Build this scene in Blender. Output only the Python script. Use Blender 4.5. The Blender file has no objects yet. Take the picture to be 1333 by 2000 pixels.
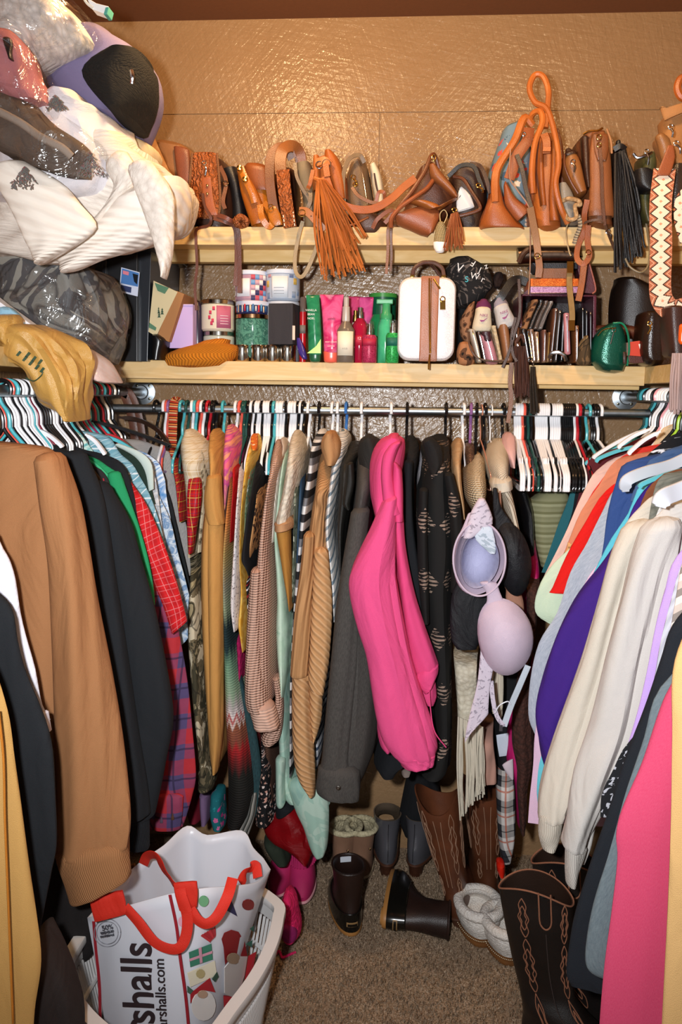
import bpy, math, random
from mathutils import Vector, noise
sc = bpy.context.scene
C = sc.collection
R = math.radians
# ---------------------------------------------------------------- camera
F = 1600.0
CAM = Vector((0, 0, 1.65))
YAW, PITCH, ROLL = R(4.3), R(-8.2), 0.016
fh = Vector((-math.sin(YAW), math.cos(YAW), 0)); rr = Vector((math.cos(YAW), math.sin(YAW), 0))
fw = fh*math.cos(PITCH) + Vector((0, 0, 1))*math.sin(PITCH)
up = rr.cross(fw)
RT = (rr*math.cos(ROLL) + up*math.sin(ROLL)).normalized()
UP = (up*math.cos(ROLL) - rr*math.sin(ROLL)).normalized()
def P(px, py, Y):
    """the point on the plane y = Y that the photograph shows at pixel (px, py)"""
    d = fw*F + RT*(px - 666.5) + UP*(1000 - py)
    return CAM + d*(Y/d.y)
def PZ(px, py, z):
    d = fw*F + RT*(px - 666.5) + UP*(1000 - py)
    return CAM + d*((z - CAM.z)/d.z)
def PX(v):
    d = Vector(v) - CAM; k = F/d.dot(fw)
    return 666.5 + d.dot(RT)*k, 1000 - d.dot(UP)*k
cd = bpy.data.cameras.new('camera'); cam = bpy.data.objects.new('camera', cd); C.objects.link(cam)
from mathutils import Matrix
m3 = Matrix((RT, UP, -fw)).transposed()
cam.matrix_world = Matrix.Translation(CAM) @ m3.to_4x4()
cd.sensor_fit = 'VERTICAL'; cd.sensor_height = 36; cd.lens = F/2000*36; cd.clip_start = .02
sc.camera = cam
# ---------------------------------------------------------------- light
sc.view_settings.view_transform = 'Standard'; sc.view_settings.look = 'None'
sc.view_settings.exposure = 0.0; sc.view_settings.gamma = 1; sc.view_settings.use_curve_mapping = False
w = bpy.data.worlds.new('world'); sc.world = w; w.use_nodes = True
w.node_tree.nodes['Background'].inputs[0].default_value = (1, .97, .93, 1)
w.node_tree.nodes['Background'].inputs[1].default_value = WORLD if 'WORLD' in globals() else 0.5
def lamp(name, kind, loc, energy, color, size=.05, target=None, **k):
    l = bpy.data.lights.new(name, kind); l.energy = energy; l.color = color
    if kind == 'AREA': l.size = size
    else: l.shadow_soft_size = size
    for a, b in k.items(): setattr(l, a, b)
    o = bpy.data.objects.new(name, l); C.objects.link(o); o.location = loc
    if target is not None: o.rotation_euler = (Vector(target) - Vector(loc)).to_track_quat('-Z', 'Y').to_euler()
    return o
lamp('camera_flash', 'SPOT', (-.16, .03, 1.72), 215, (.95, .97, 1), .035, (0, 2.8, 1.42), spot_size=R(108), spot_blend=1)
lamp('ceiling_bulb_left', 'POINT', (-.42, 2.0, 2.72), 24, (1, .66, .33), .05)
lamp('ceiling_bulb_right', 'POINT', (.40, 1.75, 2.66), 18, (1, .66, .33), .05)
# ---------------------------------------------------------------- materials
def rgb(c):
    if isinstance(c, str):
        c = [int(c[i:i+2], 16)/255 for i in (0, 2, 4)]
    return tuple((x/12.92 if x <= .04045 else ((x+.055)/1.055)**2.4) for x in c[:3]) + (1,)
class G:
    """tiny node graph helper"""
    def __init__(s, name):
        s.m = bpy.data.materials.new(name); s.m.use_nodes = True; s.t = s.m.node_tree
        s.b = s.t.nodes['Principled BSDF']
    def n(s, typ, ins=None, **k):
        nd = s.t.nodes.new(typ)
        for a, b in k.items(): setattr(nd, a, b)
        for a, b in (ins or {}).items():
            if isinstance(b, bpy.types.NodeSocket): s.t.links.new(b, nd.inputs[a])
            else: nd.inputs[a].default_value = b
        return nd
    def uv(s, sc3=(1, 1, 1), rot=(0, 0, 0), obj=False):
        t = s.n('ShaderNodeTexCoord')
        return s.n('ShaderNodeMapping', {0: t.outputs['Object' if obj else 'UV'], 'Scale': sc3, 'Rotation': rot}).outputs[0]
    def noise(s, vec, scale=5, detail=2, dist=0, rough=.5):
        return s.n('ShaderNodeTexNoise', {'Vector': vec, 'Scale': scale, 'Detail': detail, 'Distortion': dist, 'Roughness': rough}).outputs['Fac']
    def wave(s, vec, scale=5, dist=0, dirn='X', prof='SIN', phase=0, dscale=1):
        return s.n('ShaderNodeTexWave', {'Vector': vec, 'Scale': scale, 'Distortion': dist, 'Phase Offset': phase, 'Detail Scale': dscale},
                   bands_direction=dirn, wave_profile=prof).outputs['Fac']
    def vor(s, vec, scale=5, feature='F1', out='Distance'):
        return s.n('ShaderNodeTexVoronoi', {'Vector': vec, 'Scale': scale}, feature=feature).outputs[out]
    def ramp(s, fac, stops, const=False):
        nd = s.n('ShaderNodeValToRGB', {0: fac}); e = nd.color_ramp.elements
        nd.color_ramp.interpolation = 'CONSTANT' if const else 'LINEAR'
        while len(e) > 1: e.remove(e[-1])
        for i, (p, c) in enumerate(stops):
            el = e[0] if i == 0 else e.new(p)
            el.position = p; el.color = rgb(c) if not isinstance(c, (int, float)) else (c, c, c, 1)
        return nd.outputs[0]
    def mix(s, fac, a, b, mode='MIX'):
        nd = s.n('ShaderNodeMix', {}, data_type='RGBA', blend_type=mode)
        for i, v in ((0, fac), (6, a), (7, b)):
            if isinstance(v, bpy.types.NodeSocket): s.t.links.new(v, nd.inputs[i])
            elif i == 0: nd.inputs[0].default_value = v
            else: nd.inputs[i].default_value = rgb(v)
        return nd.outputs[2]
    def math(s, op, a, b=0, clamp=False):
        return s.n('ShaderNodeMath', {0: a, 1: b}, operation=op, use_clamp=clamp).outputs[0]
    def sep(s, v): return s.n('ShaderNodeSeparateXYZ', {0: v}).outputs
    def col(s, v):
        if isinstance(v, bpy.types.NodeSocket): s.t.links.new(v, s.b.inputs['Base Color'])
        else: s.b.inputs['Base Color'].default_value = rgb(v)
    def bump(s, h, strength=.3, dist=.005):
        s.t.links.new(s.n('ShaderNodeBump', {'Height': h, 'Strength': strength, 'Distance': dist}).outputs[0], s.b.inputs['Normal'])
    def fin(s, rough=.8, metal=0, spec=.5, **k):
        s.b.inputs['Roughness'].default_value = rough; s.b.inputs['Metallic'].default_value = metal
        s.b.inputs['Specular IOR Level'].default_value = spec
        for a, b in k.items(): s.b.inputs[a.replace('_', ' ')].default_value = b
        return s.m
_mc = {}
def M(kind, *c, rough=None, s=1.0, **k):
    """material of a kind, from one or more hex colours; cached"""
    key = (kind, c, rough, s, tuple(sorted(k.items())))
    if key in _mc: return _mc[key]
    g = G(kind + '_' + (c[0] if c else 'x')); base = c[0] if c else '808080'
    r = .85 if rough is None else rough; kw = dict(k); sp = kw.pop('spec', .3)
    if kind == 'cloth':
        v = g.uv(); n1 = g.noise(g.uv((1, .3, 1)), 11*s, 3, .8); n2 = g.noise(v, 700, 1)
        g.col(g.mix(g.math('MULTIPLY', n2, .35), base, c[1] if len(c) > 1 else shade(base, .72)))
        g.bump(g.math('ADD', g.math('MULTIPLY', n1, .8), g.math('MULTIPLY', n2, .06)), .55, .035)
    elif kind == 'heather':
        v = g.uv((1, .25, 1)); n2 = g.noise(v, 260*s, 4, 0, .8)
        g.col(g.ramp(n2, [(.35, base), (.65, c[1])])); g.bump(n2, .4, .003)
    elif kind == 'waffle':
        v = g.uv(); a = g.wave(v, 42*s, 0, 'Y'); b = g.wave(v, 25*s, 0, 'X')
        h = g.math('ADD', a, g.math('MULTIPLY', b, .5)); g.col(g.mix(g.ramp(h, [(.2, 1.0), (.9, 0.0)]), base, c[1])); g.bump(h, .8, .006)
    elif kind == 'rib':
        v = g.uv((1, 1, 1), (0, 0, k.get('ang', 0))); kw.pop('ang', 0); a = g.wave(v, 14*s, .6, 'X', dscale=2)
        g.col(g.mix(g.ramp(a, [(.0, .8), (.35, 0.0)]), base, c[1])); g.bump(a, .5, .005)
    elif kind == 'fuzzy':
        v = g.uv(); n = g.noise(v, 90*s, 4, .6, .7); vo = g.vor(v, 70*s)
        g.col(g.mix(g.ramp(vo, [(.2, 0.0), (.9, 1.0)]), base, c[1] if len(c) > 1 else shade(base, .8))); g.bump(g.math('ADD', n, vo), .55, .006)
    elif kind == 'plaid':
        # base, band, line, [line2]
        v = g.uv(); fx = g.sep(v)
        def band(o, freq, lo, ph=0):
            return g.ramp(g.math('FRACT', g.math('ADD', g.math('MULTIPLY', o, freq*s), ph)), [(0, 0.0), (lo, 1.0)], True)
        bx, by = band(fx[0], 11, .5), band(fx[1], 11, .5)
        t = g.mix(g.math('MULTIPLY', g.math('ADD', bx, by), .5), base, c[1])
        lx, ly = band(fx[0], 11, .93, .3), band(fx[1], 11, .93, .3)
        t = g.mix(g.math('MULTIPLY', g.math('MAXIMUM', lx, ly), .75), t, c[2])
        if len(c) > 3:
            lx, ly = band(fx[0], 11, .95, .72), band(fx[1], 11, .95, .72)
            t = g.mix(g.math('MULTIPLY', g.math('MAXIMUM', lx, ly), .75), t, c[3])
        g.col(t); g.bump(g.noise(v, 12, 3), .35, .02)
    elif kind == 'camo':
        v = g.uv((1, .6, 1)); n = g.noise(v, 16*s, 3, 1.2); st = [(0, base)]
        for i, cc in enumerate(c[1:4]): st.append((.42+.09*i, cc))
        t = g.ramp(n, st, True)
        e = g.vor(g.n('ShaderNodeMix', {0: .12, 4: v, 5: g.n('ShaderNodeTexNoise', {'Vector': v, 'Scale': 9.0}).outputs['Color']}, data_type='VECTOR').outputs[1], 24*s, 'DISTANCE_TO_EDGE')
        g.col(g.mix(g.ramp(e, [(.0, .85), (.06, 0.0)]), t, c[-1])); g.bump(n, .3, .01)
    elif kind == 'leopard':
        v = g.uv(); d = g.vor(v, 55*s); n = g.noise(v, 90*s, 2)
        x = g.math('ADD', d, g.math('MULTIPLY', g.math('SUBTRACT', n, .5), .5))
        g.col(g.ramp(x, [(0, c[1]), (.2, c[2]), (.42, base)], True)); g.bump(n, .2, .003)
    elif kind == 'floral':
        v = g.uv(); d = g.vor(v, 60*s); cc = g.vor(v, 60*s, out='Color'); n = g.noise(v, 110*s, 2, 1)
        x = g.math('ADD', d, g.math('MULTIPLY', g.math('SUBTRACT', n, .5), .9)); k1 = g.sep(cc)[0]
        st = [(i/len(c[1:]), q) for i, q in enumerate(c[1:])]
        g.col(g.mix(g.ramp(x, [(0, 1.0), (.33, 0.0)], True), base, g.ramp(k1, st, True))); g.bump(n, .2, .004)
    elif kind == 'stripes':
        v = g.uv((1, 1, 1), (0, 0, k.get('ang', 0))); kw.pop('ang', 0); y = g.sep(v)[1]; f = g.math('FRACT', g.math('MULTIPLY', y, 8*s))
        g.col(g.ramp(f, [(i/len(c), q) for i, q in enumerate(c)], True)); g.bump(g.noise(v, 20, 3), .3, .01)
    elif kind == 'zramp':      # stops (world-metres down the piece) with zigzag
        v = g.uv(); o = g.sep(v); zz = g.wave(v, 12, 0, 'X', 'TRI')
        y = g.math('ADD', o[1], g.math('MULTIPLY', zz, kw.pop('zig', .03)))
        st = kw.pop('stops'); g.col(g.ramp(g.math('DIVIDE', y, kw.pop('span')), list(st), False)); g.bump(g.wave(v, 40, 2, 'Y'), .4, .004)
    elif kind == 'speckle':
        v = g.uv(); n = g.noise(v, 60*s, 2, .5); g.col(g.ramp(n, [(0, c[1]), (kw.pop('th', .38), base)], True)); g.bump(n, .3, .004)
    elif kind == 'watercolor':
        v = g.uv(); n = g.noise(v, 14*s, 3, 1); g.col(g.ramp(n, [(.25+.5*i/(len(c)-1), q) for i, q in enumerate(c)])); g.bump(g.noise(v, 8, 3), .3, .02)
    elif kind == 'aztec':
        v = g.uv(); o = g.sep(v); zx = g.math('ABSOLUTE', g.math('SUBTRACT', g.math('FRACT', g.math('MULTIPLY', o[0], 13)), .5))
        per = g.math('ABSOLUTE', g.math('SUBTRACT', g.math('FRACT', g.math('MULTIPLY', o[1], 6.2)), .5))
        band = g.math('LESS_THAN', per, g.math('SUBTRACT', .22, g.math('MULTIPLY', zx, .5)))
        lines = g.math('GREATER_THAN', g.wave(v, 30, 0, 'Y'), .35)
        br = g.math('GREATER_THAN', g.noise(g.uv((1, 6, 1)), 26, 2), .48)
        g.col(g.mix(g.math('MULTIPLY', g.math('MULTIPLY', band, lines), g.math('MULTIPLY', br, .8)), base, c[1])); g.bump(g.noise(v, 12, 3), .3, .01)
    elif kind == 'leather':
        v = g.uv(obj=True); n = g.noise(v, 7*s, 3, .3); n2 = g.vor(v, 380)
        g.col(g.mix(g.ramp(n, [(.3, 0.0), (.75, 1.0)]), base, c[1] if len(c) > 1 else shade(base, .6)))
        g.bump(g.math('ADD', g.math('MULTIPLY', n2, .1), n), .3, .01); r = .42 if rough is None else rough; sp = .5
    elif kind == 'tooled':
        v = g.uv(obj=True); n = g.wave(v, 28*s, 9, 'X', dscale=2.2); vo = g.vor(v, 45*s)
        h = g.math('ADD', n, vo); g.col(g.mix(g.ramp(h, [(.15, 1.0), (.75, 0.0)]), base, c[1])); g.bump(h, .8, .008); r = .42 if rough is None else rough
    elif kind == 'wood':
        v = g.uv((kw.pop('sx', 1.2), 9, 9), obj=True); n = g.noise(v, 3, 5, 1.1); k2 = g.vor(g.uv((1, 1.0, 1), obj=True), 3.1)
        t = g.ramp(n, [(.3, base), (.5, c[1]), (.72, base)])
        g.col(g.mix(g.ramp(k2, [(.0, 1.0), (.02, .75), (.05, 0.0)]), t, c[2])); g.bump(n, .15, .003); r = .5 if rough is None else rough
    elif kind == 'glitter':
        v = g.uv(obj=True); vo = g.vor(v, 520*s, out='Color'); k1 = g.sep(vo)
        g.col(g.mix(k1[0], base, c[1])); g.bump(k1[1], 1, .002); r = .35 if rough is None else rough
        kw.setdefault('metal', .4)
    elif kind == 'plastic':
        g.col(base); r = .28 if rough is None else rough; sp = .5
    elif kind == 'metal':
        v = g.uv(obj=True); g.col(g.mix(g.noise(v, 60, 3), base, c[1] if len(c) > 1 else shade(base, .8))); r = .3 if rough is None else rough; kw['metal'] = 1
    elif kind == 'glass':
        g.col(base); r = .05 if rough is None else rough; kw.setdefault('Transmission_Weight', .9); kw.setdefault('IOR', 1.2)
    elif kind == 'film':       # clear crumpled plastic bag
        v = g.uv(obj=True); n = g.noise(v, 9*s, 4, 1.5); g.bump(n, .9, .03); t_ = g.t; tr = g.n('ShaderNodeBsdfTransparent', {0: (.97, .97, .97, 1)}); gl = g.n('ShaderNodeBsdfGlossy', {0: (.9, .9, .9, 1), 'Roughness': .13})
        t_.links.new(g.b.inputs['Normal'].links[0].from_socket, gl.inputs['Normal']); fc = g.math('ADD', g.math('MULTIPLY', g.ramp(n, [(.45, 0.0), (.7, 1.0)]), .16), .05)
        mx = g.n('ShaderNodeMixShader', {0: fc, 1: tr.outputs[0], 2: gl.outputs[0]}); t_.links.new(mx.outputs[0], t_.nodes['Material Output'].inputs[0])
    m = g.fin(r, kw.pop('metal', 0), sp, **kw); _mc[key] = m
    return m
def shade(h, f):
    return ''.join('%02x' % max(0, min(255, int(int(h[i:i+2], 16)*f))) for i in (0, 2, 4))
# ---------------------------------------------------------------- mesh building
class MB:
    def __init__(s): s.v = []; s.f = []; s.uv = []; s.smooth = True
    def grid(s, rings, closed=True, caps=(True, True), uv=None):
        """rings of equal length joined into a skin"""
        b = len(s.v); n = len(rings[0])
        for r_ in rings: s.v += [tuple(p) for p in r_]
        vl = 0
        for i in range(len(rings)-1):
            a0, a1 = b+i*n, b+(i+1)*n
            d = (Vector(rings[i+1][0]) - Vector(rings[i][0])).length if uv is None else 0
            ul = 0
            for j in range(n if closed else n-1):
                j2 = (j+1) % n
                s.f.append((a0+j, a0+j2, a1+j2, a1+j))
                if uv: q = uv
                if uv is None:
                    du = (Vector(rings[i][j2]) - Vector(rings[i][j])).length
                    s.uv.append(((ul, vl), (ul+du, vl), (ul+du, vl+d), (ul, vl+d))); ul += du
                else:
                    U = lambda ii, jj: uv[ii][jj]
                    s.uv.append((U(i, j), U(i, j+1), U(i+1, j+1), U(i+1, j)))
            vl += d
        if caps[0]: s.f.append(tuple(range(b+n-1, b-1, -1))); s.uv.append(tuple((0, 0) for _ in range(n)))
        if caps[1]:
            e = b+(len(rings)-1)*n; s.f.append(tuple(range(e, e+n))); s.uv.append(tuple((0, vl) for _ in range(n)))
    def box(s, lo, hi, bev=0):
        x0, y0, z0 = lo; x1, y1, z1 = hi; b = len(s.v)
        q = [(x, y, z) for z in (z0, z1) for x, y in ((x0, y0), (x1, y0), (x1, y1), (x0, y1))]
        s.v += q
        for f in ((3, 2, 1, 0), (4, 5, 6, 7), (0, 1, 5, 4), (1, 2, 6, 5), (2, 3, 7, 6), (3, 0, 4, 7)):
            s.f.append(tuple(b+i for i in f))
            a, bb, cc, dd = [Vector(q[i]) for i in f]; w_, h_ = (bb-a).length, (dd-a).length
            s.uv.append(((0, 0), (w_, 0), (w_, h_), (0, h_)))
    def tube(s, pts, r, seg=8, sub=6, closed=False, flat=None, up_=None):
        """round tube, or a flat strap (half width, half thickness) along a smoothed path"""
        pts = smooth(pts, sub, closed) if sub else [Vector(p) for p in pts]
        n = len(pts); rings = []; prev = None
        for i, p in enumerate(pts):
            if closed: t = pts[(i+1) % n] - pts[i-1]
            else: t = pts[min(i+1, n-1)] - pts[max(i-1, 0)]
            t = t.normalized() if t.length > 1e-9 else Vector((0, 0, 1))
            if prev is None:
                ref = Vector(up_) if up_ is not None else (Vector((0, 1, 0)) if abs(t.y) < .9 else Vector((1, 0, 0)))
                u = ref - t*ref.dot(t)
                if u.length < 1e-5: u = Vector((1, 0, 0)) - t*t.x
                u.normalize()
            else:
                ref = Vector(up_) if up_ is not None else prev
                u = ref - t*ref.dot(t)
                if u.length < 1e-3: u = prev - t*prev.dot(t)
                u.normalize()
            prev = u; v = t.cross(u); rad = r(i/(n-1)) if callable(r) else r
            ring = []
            if flat:
                fw_, ft = flat[0]*(rad if callable(r) else 1), flat[1]
                for a, bq in ((-1, -.6), (-.92, -1), (.92, -1), (1, -.6), (1, .6), (.92, 1), (-.92, 1), (-1, .6)):
                    ring.append(p + v*(a*fw_) + u*(bq*ft))
            else:
                for k in range(seg):
                    an = 2*math.pi*k/seg; ring.append(p + u*(math.cos(an)*rad) + v*(math.sin(an)*rad))
            rings.append(ring)
        if closed: rings.append(rings[0]); s.grid(rings, True, (False, False))
        else: s.grid(rings)
    def lathe(s, c, prof, seg=24, ax=(0, 0, 1)):
        ax = Vector(ax).normalized(); a = ax.orthogonal().normalized(); b = ax.cross(a); c = Vector(c)
        if abs(ax.z) > .99: a, b = Vector((1, 0, 0)), Vector((0, 1, 0))*ax.z
        s.grid([[c + ax*h + (a*math.cos(2*math.pi*k/seg) + b*math.sin(2*math.pi*k/seg))*r_ for k in range(seg)] for r_, h in prof])
    def build(s, name, mat, parent=None, smooth=True, bevel=0, sharp=40):
        me = bpy.data.meshes.new(name)
        vs = [Vector(p) for p in s.v]
        lo = [min(p[i] for p in vs) for i in range(3)]; hi = [max(p[i] for p in vs) for i in range(3)]
        org = Vector(((lo[0]+hi[0])/2, (lo[1]+hi[1])/2, lo[2]))
        me.from_pydata([p - org for p in vs], [], s.f)
        uvl = me.uv_layers.new(name='UVMap'); k = 0; flat = []
        for u4 in s.uv:
            for t in u4: flat += [t[0], t[1]]
        if len(flat) == 2*len(me.loops): uvl.data.foreach_set('uv', flat)
        me.validate(); me.materials.append(mat)
        if smooth:
            me.polygons.foreach_set('use_smooth', [True]*len(me.polygons))
            try: me.set_sharp_from_angle(angle=R(sharp))
            except Exception: pass
        o = bpy.data.objects.new(name, me); C.objects.link(o)
        o.location = org
        if parent is not None: o.parent = parent; o.location = org - wloc(parent)
        if bevel:
            b = o.modifiers.new('bevel', 'BEVEL'); b.width = bevel; b.segments = 3; b.limit_method = 'ANGLE'
        return o
def wloc(o):
    l = Vector(o.location)
    while o.parent is not None: o = o.parent; l += Vector(o.location)
    return l
def smooth(pts, sub=6, closed=False):
    pts = [Vector(p) for p in pts]; n = len(pts)
    if n < 3 and not closed:
        return [pts[0].lerp(pts[-1], i/sub) for i in range(sub+1)]
    out = []
    for i in range(n if closed else n-1):
        p0 = pts[(i-1) % n] if closed or i > 0 else pts[0]*2 - pts[1]
        p1 = pts[i]; p2 = pts[(i+1) % n]
        p3 = pts[(i+2) % n] if closed or i+2 < n else pts[-1]*2 - pts[-2]
        for k in range(sub):
            t = k/sub
            out.append(.5*((2*p1) + (p2-p0)*t + (2*p0-5*p1+4*p2-p3)*t*t + (3*p1-p0-3*p2+p3)*t**3))
    if not closed: out.append(pts[-1])
    return out
def tag(o, label=None, cat=None, group=None, kind=None):
    for k, v in (('label', label), ('category', cat), ('group', group), ('kind', kind)):
        if v: o[k] = v
    return o
def thing(name, label, cat, loc, group=None):
    o = bpy.data.objects.new(name, None); C.objects.link(o); o.location = loc; o.empty_display_size = .05
    return tag(o, label, cat, group)
def struct(o): o['kind'] = 'structure'; return o
def sg(x, e): return math.copysign(abs(x)**e, x)
def loft(mb, rows, Y, D, n=2.6, m=36, step=.016, fold=.006, freq=9, seed=0, hem=True, sub=None, top=.5, lump=0, grow=1.0, back=0):
    """A soft body traced down the photograph: rows (y, xl, xr[, Yrow, Drow]) or ('s', xl, yl, xr, yr[, Y, D]);
    each row is a closed cross-section that starts at depth Y and is D deep."""
    A = []; B = []; DD = []
    for r_ in rows:
        if r_[0] == 's':
            yy = r_[5] if len(r_) > 5 else Y; dd = r_[6] if len(r_) > 6 else D
            a = P(r_[1], r_[2], yy); b = P(r_[3], r_[4], yy)
        else:
            yy = r_[3] if len(r_) > 3 else Y; dd = r_[4] if len(r_) > 4 else D
            a = P(r_[1], r_[0], yy); b = P(r_[2], r_[0], yy)
        A.append(a); B.append(b); DD.append(Vector((dd, 0, 0)))
    tot = sum(((A[i+1]+B[i+1])/2 - (A[i]+B[i])/2).length for i in range(len(A)-1))
    sb = sub or max(2, int(tot/step/(len(A)-1)) + 1)
    A = smooth(A, sb); B = smooth(B, sb); DD = smooth(DD, sb)
    rnd = random.Random(seed); ph = [rnd.uniform(0, 6.28) for _ in range(8)]; dr = [rnd.uniform(-2.5, 2.5) for _ in range(8)]
    rings = []; N = len(A); uvs = []; vl = 0; pc = None
    for i in range(N):
        a, b, d = A[i], B[i], max(.002, DD[i].x); c = (a+b)/2; h = (b-a)/2; w_ = max(h.length, .0015); hx = h/w_ if w_ > .0016 else Vector((1, 0, 0))
        if hx.x < 0: hx = -hx
        nz = hx.cross(Vector((0, 1, 0)))
        if pc is not None: vl += (c-pc).length
        pc = c; t = i/(N-1); env = min(1, t*4+.15)*(1 + (grow-1)*t)
        ring = []; uvr = []; ul = 0; pp = None
        for j in range(m):
            an = 2*math.pi*(j+.5)/m; cx, sy = sg(math.cos(an), 2/n), sg(math.sin(an), 2/n)
            s_ = cx*w_ if w_ > d else sy*d/2
            s2 = (cx*w_ + sy*d*.5)
            o_ = fold*env*(.6*math.sin(6.28*freq*s2 + ph[0] + dr[0]*t*2) + .4*math.sin(6.28*freq*2.3*s2 + ph[1] + dr[1]*t*3) + .35*math.sin(6.28*freq*.45*s2 + ph[2] + dr[2]*t*2))
            lim = .45*min(w_, d/2); o_ = max(-lim, min(lim, o_))
            p = c + Vector((0, d/2, 0)) + hx*(cx*w_) + Vector((0, sy*d/2, 0))
            p += (hx*cx*min(1, w_*12) + Vector((0, sy, 0)))*o_
            if lump: p += noise.noise_vector(p*9 + Vector((seed*3.1, 0, 0)))*lump*min(1, w_*20)
            ring.append(p)
            if pp is not None: ul += (p-pp).length
            pp = p; uvr.append((ul, vl))
        uvr.append((ul + (ring[0]-pp).length, vl))
        rings.append(ring); uvs.append(uvr)
    def scl(ring, f, dz, uvr):
        c = sum(ring, Vector())/m; return [c + (p-c)*f + dz for p in ring]
    d0 = (sum(rings[0], Vector()) - sum(rings[min(2, N-1)], Vector())).normalized()
    d1 = (sum(rings[-1], Vector()) - sum(rings[max(-3, -N)], Vector())).normalized()
    sz0 = min((A[0]-B[0]).length, DD[0].x)*top; sz1 = min((A[-1]-B[-1]).length, DD[-1].x)*.3
    head = [scl(rings[0], .25, d0*sz0*.55, 0), scl(rings[0], .75, d0*sz0*.38, 0)]
    tail = [scl(rings[-1], .97, d1*sz1*.1, 0), scl(rings[-1], .8, -d1*.006, 0), scl(rings[-1], .3, -d1*.02, 0)] if hem else \
           [scl(rings[-1], .85, d1*sz1*.5, 0), scl(rings[-1], .3, d1*sz1*.8, 0)]
    R_ = head + rings + tail; U_ = [uvs[0]]*len(head) + uvs + [uvs[-1]]*len(tail)
    mb.grid(R_, True, (True, True), U_)
    return mb
def soft(name, rows, Y, D, mat, parent=None, label=None, cat=None, group=None, **k):
    mb = MB(); loft(mb, rows, Y, D, **k); o = mb.build(name, mat, parent)
    return tag(o, label, cat, group)
def ribbon(name, pts, hw, mat, parent=None, ht=.0016, Y=None, up_=(0, 1, 0), sub=6, **t):
    """flat strap through (px, py, Y) points"""
    mb = MB(); mb.tube([P(*(p if len(p) == 3 else (p[0], p[1], Y))) for p in pts], 1, flat=(hw, ht), up_=up_, sub=sub)
    return tag(mb.build(name, mat, parent), **t)
def cord(name, pts, r_, mat, parent=None, Y=None, seg=8, sub=6, closed=False, **t):
    mb = MB(); mb.tube([P(*(p if len(p) == 3 else (p[0], p[1], Y))) for p in pts], r_, seg, sub, closed)
    return tag(mb.build(name, mat, parent), **t)
def text(name, s_, loc, size, mat, parent=None, rx=math.pi/2, rz=0, ry=0, bold=.0, ext=.0006, m=None, align='CENTER'):
    cu = bpy.data.curves.new(name, 'FONT'); cu.body = s_; cu.size = size; cu.extrude = ext; cu.offset = bold; cu.align_x = align; cu.align_y = 'CENTER'
    tmp = bpy.data.objects.new('tmp', cu); C.objects.link(tmp); dg = bpy.context.evaluated_depsgraph_get(); dg.update()
    me = bpy.data.meshes.new_from_object(tmp.evaluated_get(dg)); bpy.data.objects.remove(tmp)
    if m is None:
        from mathutils import Euler
        m = Matrix.Translation(Vector(loc)) @ Euler((rx, ry, rz)).to_matrix().to_4x4()
    me.transform(m); org = sum((v.co for v in me.vertices), Vector())/max(1, len(me.vertices))
    me.transform(Matrix.Translation(-org)); me.materials.clear(); me.materials.append(mat)
    o = bpy.data.objects.new(name, me); C.objects.link(o); o.location = org
    if parent is not None: o.parent = parent; o.location = org - wloc(parent)
    return o
def decal(mb, c, ux, uz, w_, h_, e=.0008, seg=0, rot=0):
    """thin raised patch: rectangle, or ellipse when seg"""
    c = Vector(c); ux = Vector(ux).normalized(); uz = Vector(uz).normalized(); nn = ux.cross(uz).normalized()
    if rot: ux, uz = ux*math.cos(rot)+uz*math.sin(rot), uz*math.cos(rot)-ux*math.sin(rot)
    if seg: pl = [(math.cos(6.2832*i/seg), math.sin(6.2832*i/seg)) for i in range(seg)]
    else: pl = [(-1, -1), (1, -1), (1, 1), (-1, 1)]
    mb.grid([[c + ux*(a*w_/2) + uz*(b*h_/2) - nn*e*q for a, b in pl] for q in (1, -1)])
def poly(mb, pts, nrm, e=.0008):
    pts = [Vector(p) for p in pts]; nrm = Vector(nrm).normalized()
    mb.grid([[p + nrm*e*q for p in pts] for q in (-1, 1)])
# ================================================================ the room
WALLY = 2.82
XL, XR = -1.19, 1.08
ZC = P(700, 34, WALLY).z
g = G('painted_strand_board')
v = g.uv(obj=True)
chips = None
for i, (a, s3) in enumerate(((.3, 8), (1.4, 10), (2.4, 7))):
    mp = g.uv((1, 1, 1), (0, a, 0), obj=True); mp2 = g.n('ShaderNodeMapping', {0: mp, 'Scale': (1, 1, .22)}).outputs[0]
    q = g.vor(mp2, s3*2.2, 'F1', 'Color'); k = g.sep(q)[i]; fine = g.noise(mp2, 90, 2, .4)
    h_ = g.math('ADD', g.math('MULTIPLY', k, .5), g.math('MULTIPLY', fine, .4))
    chips = h_ if chips is None else g.math('ADD', chips, h_)
big = g.noise(v, 7, 3)
g.col(g.mix(g.math('MULTIPLY', big, .5), '9a7a58', '866848')); g.bump(chips, .6, .008)
rn = g.ramp(g.noise(v, 6, 2), [(.35, .22), (.7, .36)]); g.t.links.new(rn, g.b.inputs['Roughness'])
WALL = g.fin(.3, 0, .5); g.t.links.new(rn, g.b.inputs['Roughness'])
g = G('ceiling_paint'); g.col(g.mix(g.noise(g.uv(obj=True), 90, 3), '7a4c2c', '6c4226')); g.bump(g.noise(g.uv(obj=True), 220, 2), .2, .002); CEIL = g.fin(.8)
def slab(name, lo, hi, mat):
    mb = MB(); mb.box(lo, hi); return struct(mb.build(name, mat, smooth=False))
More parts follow.
